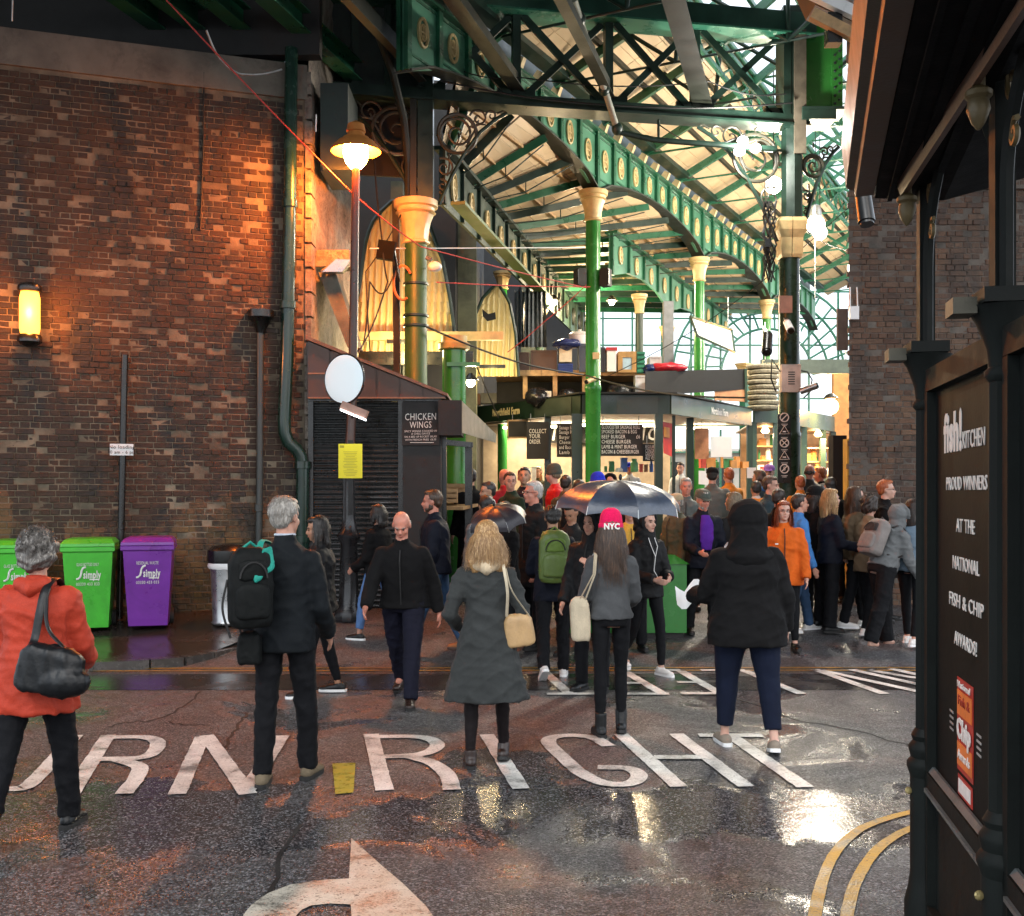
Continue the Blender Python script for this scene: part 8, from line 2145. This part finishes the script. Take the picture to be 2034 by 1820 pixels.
def _backpack(P_, label, m, m2, w_=.30, h=.46, dd=.20, side=0.0, drop=.0, straps=True, yaw=0.0, off=.02, flap=False):
    s = P_['s']; H = P_['H']; R = P_['R'] @ Rz(yaw)
    lnp = (P_['tp'](0, 0, 1) - P_['tp'](0, 0, 0)).normalized()
    back = (P_['tp'](0, -1, 0) - P_['tp'](0, 0, 0)).normalized()
    rt = P_['R'] @ Vector((1, 0, 0))
    RR = Matrix((rt, -back, lnp)).transposed() @ Rz(yaw)
    c = P_['tp'](side, -.13 * s - dd / 2 - off, .17 * H - drop)
    t = bag_thing("backpack", label, "backpack", c)
    b = MB(); rbox(b, c, RR, w_, dd, h); wsoft(b, "pack_body", m, t, .011, wrinkle(.004, 14, 1.0, 3))
    b = MB(); rbox(b, c + RR @ Vector((0, -dd * .42, -h * .16)), RR, w_ * .78, dd * .38, h * .45); wsoft(b, "front_pocket", m, t, .010, wrinkle(.003, 18, 1, 5))
    b = MB(); rbox(b, c + RR @ Vector((0, -dd * .40, h * .22)), RR, w_ * .66, dd * .3, h * .26); wsoft(b, "top_pocket", m if flap else m2, t, .010, wrinkle(.003, 18, 1, 6))
    if flap:
        b = MB(); b.prism([c + RR @ Vector(q) for q in ((w_ * .46, -dd * .1, h * .50), (w_ * .50, -dd * .42, h * .24), (w_ * .05, -dd * .60, h * .06), (-w_ * .02, -dd * .60, h * .10), (w_ * .22, -dd * .35, h * .47))], RR @ Vector((0, .05, 0))); wsoft(b, "side_flap", m2, t, .009, wrinkle(.004, 20, 1, 9))
        b = MB(); b.tube(sm3([c + RR @ Vector(q) for q in ((-w_ * .5, 0, h * .1), (-w_ * .62, -.02, -h * .25), (-w_ * .45, -.03, -h * .62))]), .007, 6); b.build("hanging_strap", M_BLACKM, t, True)
    b = MB(); b.tube([c + RR @ Vector((.05, .02, h * .47)), c + RR @ Vector((0, .0, h * .56)), c + RR @ Vector((-.05, .02, h * .47))], .010, 6); b.build("carry_loop", m2, t, True)
    b = MB(); b.tube([c + RR @ Vector((w_ * .30 * math.cos(a), -dd * .56, h * (.10 + .22 * math.sin(a)))) for a in np.linspace(.1, PI - .1, 10)], .006, 5); b.build("zip_line", M_BLACKM, t)
    if straps:
        for sd in ((-1, 1) if straps is True else (straps,)):
            pts = [P_['tp'](sd * .085 * s + side * .3, -.12 * s, .27 * H), P_['tp'](sd * .085 * s + side * .3, -.03 * s, .302 * H), P_['tp'](sd * .09 * s, .10 * s, .27 * H), P_['tp'](sd * .11 * s, .155 * s, .20 * H), P_['tp'](sd * .16 * s, .05 * s, .10 * H), P_['tp'](sd * .13 * s, -.10 * s, .08 * H)]
            b = MB(); b.tube(sm3(pts), .020, 6, flat=.5); b.build("shoulder_strap", m2, t, True)
    return t
backpack(P7, "moss green backpack worn by the man in white trainers", K['greenpack'], cloth("moss_light", (.15, .24, .05), .5), .31, .50, .20)
M_BP2 = cloth("black_rucksack", (.006, .008, .008), .7, 200, .25, spec=.2)
t = backpack(P2, "black and teal rucksack slung on the suited man's left shoulder", M_BP2, K['teal2'], .27, .48, .19, side=-.14, drop=.03, straps=-1, yaw=.5, flap=True)
c = P2['tp'](-.17, -.17, -.10)
t = bag_thing("camera_bag", "small black camera bag dangling below the rucksack", "bag", c)
b = MB(); rbox(b, c, P2['R'], .15, .11, .20); wsoft(b, "bag_body", M_BP2, t, .009, wrinkle(.005, 16, 1, 8))
b = MB(); b.tube([c + Vector((-.05, 0, .08)), c + Vector((-.09, -.02, .25)), c + Vector((-.03, -.03, .42))], .006, 5); b.build("strap", M_BLACKM, t)
backpack(P20, "soft grey rucksack worn by the woman in the grey hoodie", K['greyb'], cloth("grey_trim", (.05, .045, .045), .7), .32, .42, .19, off=.01)
# shoulder bag of the red coat woman
s_ = P1['s']; H_ = P1['H']
c = P1['tp'](.155, -.235, .035)
t = bag_thing("shoulder_bag", "glossy black slouched shoulder bag on the back of the red coat", "handbag", c)
b = MB(); Rb = P1['R'] @ Ry_(.20)
rbox(b, c, Rb, .34, .13, .25); b.sphere(c + Vector((.06, -.01, -.06)), (.15, .075, .09), 14, 8); wsoft(b, "bag_body", K['leather'], t, .010, wrinkle(.009, 12, .7, 4))
b = MB(); b.tube(sm3([c + Rb @ Vector((-.12, .0, .09)), P1['tp'](.06, -.19, .12 * H_), P1['tp'](.075, -.17, .20 * H_), P1['tp'](.085, -.12, .27 * H_), P1['tp'](.10, .0, .30 * H_), P1['tp'](.10, .12, .25 * H_)]), .022, 8, flat=.35); b.tube(sm3([c + Rb @ Vector((.11, .0, .08)), P1['tp'](.13, -.19, .14 * H_), P1['tp'](.10, -.15, .23 * H_), P1['tp'](.095, -.10, .275 * H_)]), .014, 8, flat=.5); b.build("strap", K['leather'], t, True)
# tan handbag of the blonde
c = P6['tp'](.215, -.06, .03)
t = bag_thing("handbag", "small tan leather handbag at the blonde woman's right side", "handbag", c)
b = MB(); rbox(b, c, P6['R'] @ Ry_(-.15), .20, .10, .22); wsoft(b, "bag_body", K['tanlea'], t, .009, wrinkle(.005, 15, .8, 4))
b = MB(); b.tube(sm3([c + Vector((-.08, -.02, .09)), P6['tp'](.14, -.145, .18 * P6['H']), P6['tp'](.115, -.10, .272 * P6['H']), P6['tp'](.11, .03, .290 * P6['H'])]), .010, 6, flat=.4); b.tube(sm3([c + Vector((.07, -.02, .09)), P6['tp'](.17, -.145, .18 * P6['H']), P6['tp'](.13, -.10, .265 * P6['H'])]), .009, 6, flat=.4); b.build("strap", K['cream'], t, True)
b = MB(); b.tube([c + Vector((-.10, -.03, -.02)), c + Vector((-.15, -.04, -.06)), c + Vector((-.155, -.04, -.13)), c + Vector((-.125, -.04, -.14)), c + Vector((-.12, -.04, -.07))], .004, 5); b.build("wire_loop", M_WPAINT, t)
# tote
c = P8['tp'](-.235, -.03, -.02)
t = bag_thing("tote_bag", "long cream canvas tote hanging on the left of the pink-hatted woman", "tote bag", c)
b = MB(); rbox(b, c, P8['R'] @ Ry_(-.04), .15, .10, .33); wsoft(b, "bag_body", K['cream'], t, .009, wrinkle(.006, 12, .5, 4))
b = MB()
for o_ in (-.02, .02): b.tube([c + Vector((o_ + .02, -.03, .15)), P8['tp'](-.14 + o_ * .3, -.12, .19 * P8['H']), P8['tp'](-.125 + o_ * .3, -.08, .275 * P8['H']), P8['tp'](-.12, .04, .285 * P8['H'])], .011, 6, flat=.35)
b.build("handle", K['cream'], t, True)
# earphone wire and held phone-cup of the hooded young woman
t = bag_thing("earphone_wire", "thin white earphone wire down the front of the black hooded coat", "earphones", P9['tp'](0, .2, .1))
b = MB(); H9 = P9['H']
b.tube([P9['tp'](-.03, .10, .29 * H9), P9['tp'](-.03, .155, .24 * H9), P9['tp'](0, .165, .18 * H9), P9['tp'](.02, .17, .10 * H9), P9['tp'](-.03, .21, .03 * H9)], .0035, 5); b.tube([P9['tp'](.04, .10, .29 * H9), P9['tp'](.04, .155, .24 * H9), P9['tp'](0, .167, .18 * H9)], .0035, 5); b.build("wire", M_WPAINT, t)
# white papers
for P_, i, lab in ((P11, 0, "folded white paper in the hands of the man in the purple jumper"), (P10, 0, "crumpled white paper bag in the big hooded woman's left hand")):
    c = P_['arm'][i][2] + P_['R'] @ Vector((0, .11, .0))
    t = bag_thing("paper", lab, "paper", c)
    b = MB(); n_ = 7; vs = []
    for j in range(n_):
        for k in range(n_):
            u, v = (k / (n_ - 1) - .5), (j / (n_ - 1) - .5); vs.append(c + P_['R'] @ Vector((u * .21, v * .10, .05 * math.sin(u * 6) + v * .13 + noi((u * 4, v * 4, 1), 1) * .03)))
    b.add(vs, [(j * n_ + k, j * n_ + k + 1, (j + 1) * n_ + k + 1, (j + 1) * n_ + k) for j in range(n_ - 1) for k in range(n_ - 1)])
    b.build("sheet", M_WPAINT, t, True)
# small details on coats
def badge(P_, xx, yy, zz, w_, h_, m_, nm="jacket_logo"):
    c = P_['tp'](xx, yy, zz); b = MB(); b.box(c, (w_, .006, h_)); o = b.build(nm, m_, P_['t'])
badge(P14, .09, .185, .17 * 1.66, .035, .012, M_WPAINT)
# umbrellas
def umbrella(label, c, r, m, tilt, hand, ribs=8, m2=None, squash=.42):
    t = thing("umbrella", label, "umbrella", c); c = Vector(c)
    R = Euler(tilt).to_matrix(); n = 8; seg = 8; rad = 6
    rimz = -r * squash
    for k in range(n):
        a0, a1 = 2 * PI * k / n, 2 * PI * (k + 1) / n
        vs = []; b = MB()
        for i in range(rad + 1):
            f = i / rad; rr_ = r * math.sin(f * PI * .5) ** .92; z = rimz * (1 - math.cos(f * PI * .5)) ** 1.05
            for j in range(seg + 1):
                u = j / seg; a = a0 + (a1 - a0) * u; dip = 1 - .10 * math.sin(PI * u) * f
                zz = z - .035 * r * math.sin(PI * u) * f * (1 - f) * 4 + (.05 * r * math.sin(PI * u) if i == rad else 0)
                vs.append(c + R @ Vector((rr_ * dip * math.cos(a), rr_ * dip * math.sin(a), zz)))
        w_ = seg + 1
        b.add(vs, [(i * w_ + j, i * w_ + j + 1, (i + 1) * w_ + j + 1, (i + 1) * w_ + j) for i in range(rad) for j in range(seg)])
        b.build("canopy_panel", m2 if (m2 and k == 3) else m, t, True)
        b = MB(); b.tube([c + R @ Vector((r * math.sin(f * PI * .5) ** .92 * math.cos(a0), r * math.sin(f * PI * .5) ** .92 * math.sin(a0), rimz * (1 - math.cos(f * PI * .5)) ** 1.05 - .006)) for f in np.linspace(0, 1, 7)], .004, 4); b.build("rib", M_STEEL, t)
    b = MB(); b.tube([c + R @ Vector((0, 0, .05)), c + R @ Vector((0, 0, -.1)), Vector(hand)], .007, 6); b.build("shaft", M_STEEL, t)
    b = MB(); b.tube([Vector(hand) - Vector((0, 0, .06)), Vector(hand) + Vector((0, 0, .04))], .016, 8); b.build("handle", M_BLACK, t)
    b = MB(); b.sphere(c + R @ Vector((0, 0, .03)), (.016, .016, .03), 8, 6); b.build("ferrule", M_BLACK, t)
    return t
M_UMB = cloth("wet_navy_sky_nylon", (.04, .055, .085), .33, 60, .3, 0, .35, spec=.8)  # blue-grey of the reflected sky is put into the base colour
cb_ = MB(); cb_.tube([P2['W'].inverted() @ P2['tp'](.058 * math.cos(a), .052 * math.sin(a) + .0, .322 * P2['H']) for a in np.linspace(0, 2 * PI, 18, endpoint=False)], .011, 6, closed=True); place("shirt_collar", cb_.mesh("shirt_collar", cloth("pale_blue_shirt", (.45, .5, .58)), True), P2['t'], WM[P2['t']])
umbrella("large open navy umbrella, wet, with one brown panel, above the pink hat", P(1232, 955, 9.5), .57, M_UMB, (.10, .03, .2), M13['arm'][0][2] + Vector((0, 0, .05)), squash=.46, m2=cloth("brown_nylon", (.20, .09, .05), .35, 60, .3, 0))
umbrella("small half-folded dark umbrella held low by the long-haired woman", P(982, 1006, 10.6), .30, cloth("dark_purple_nylon", (.035, .03, .042), .4, 60, .3, 0, spec=.6), (.25, -.3, .3), M1['arm'][1][2], squash=.62)
bake_pending()
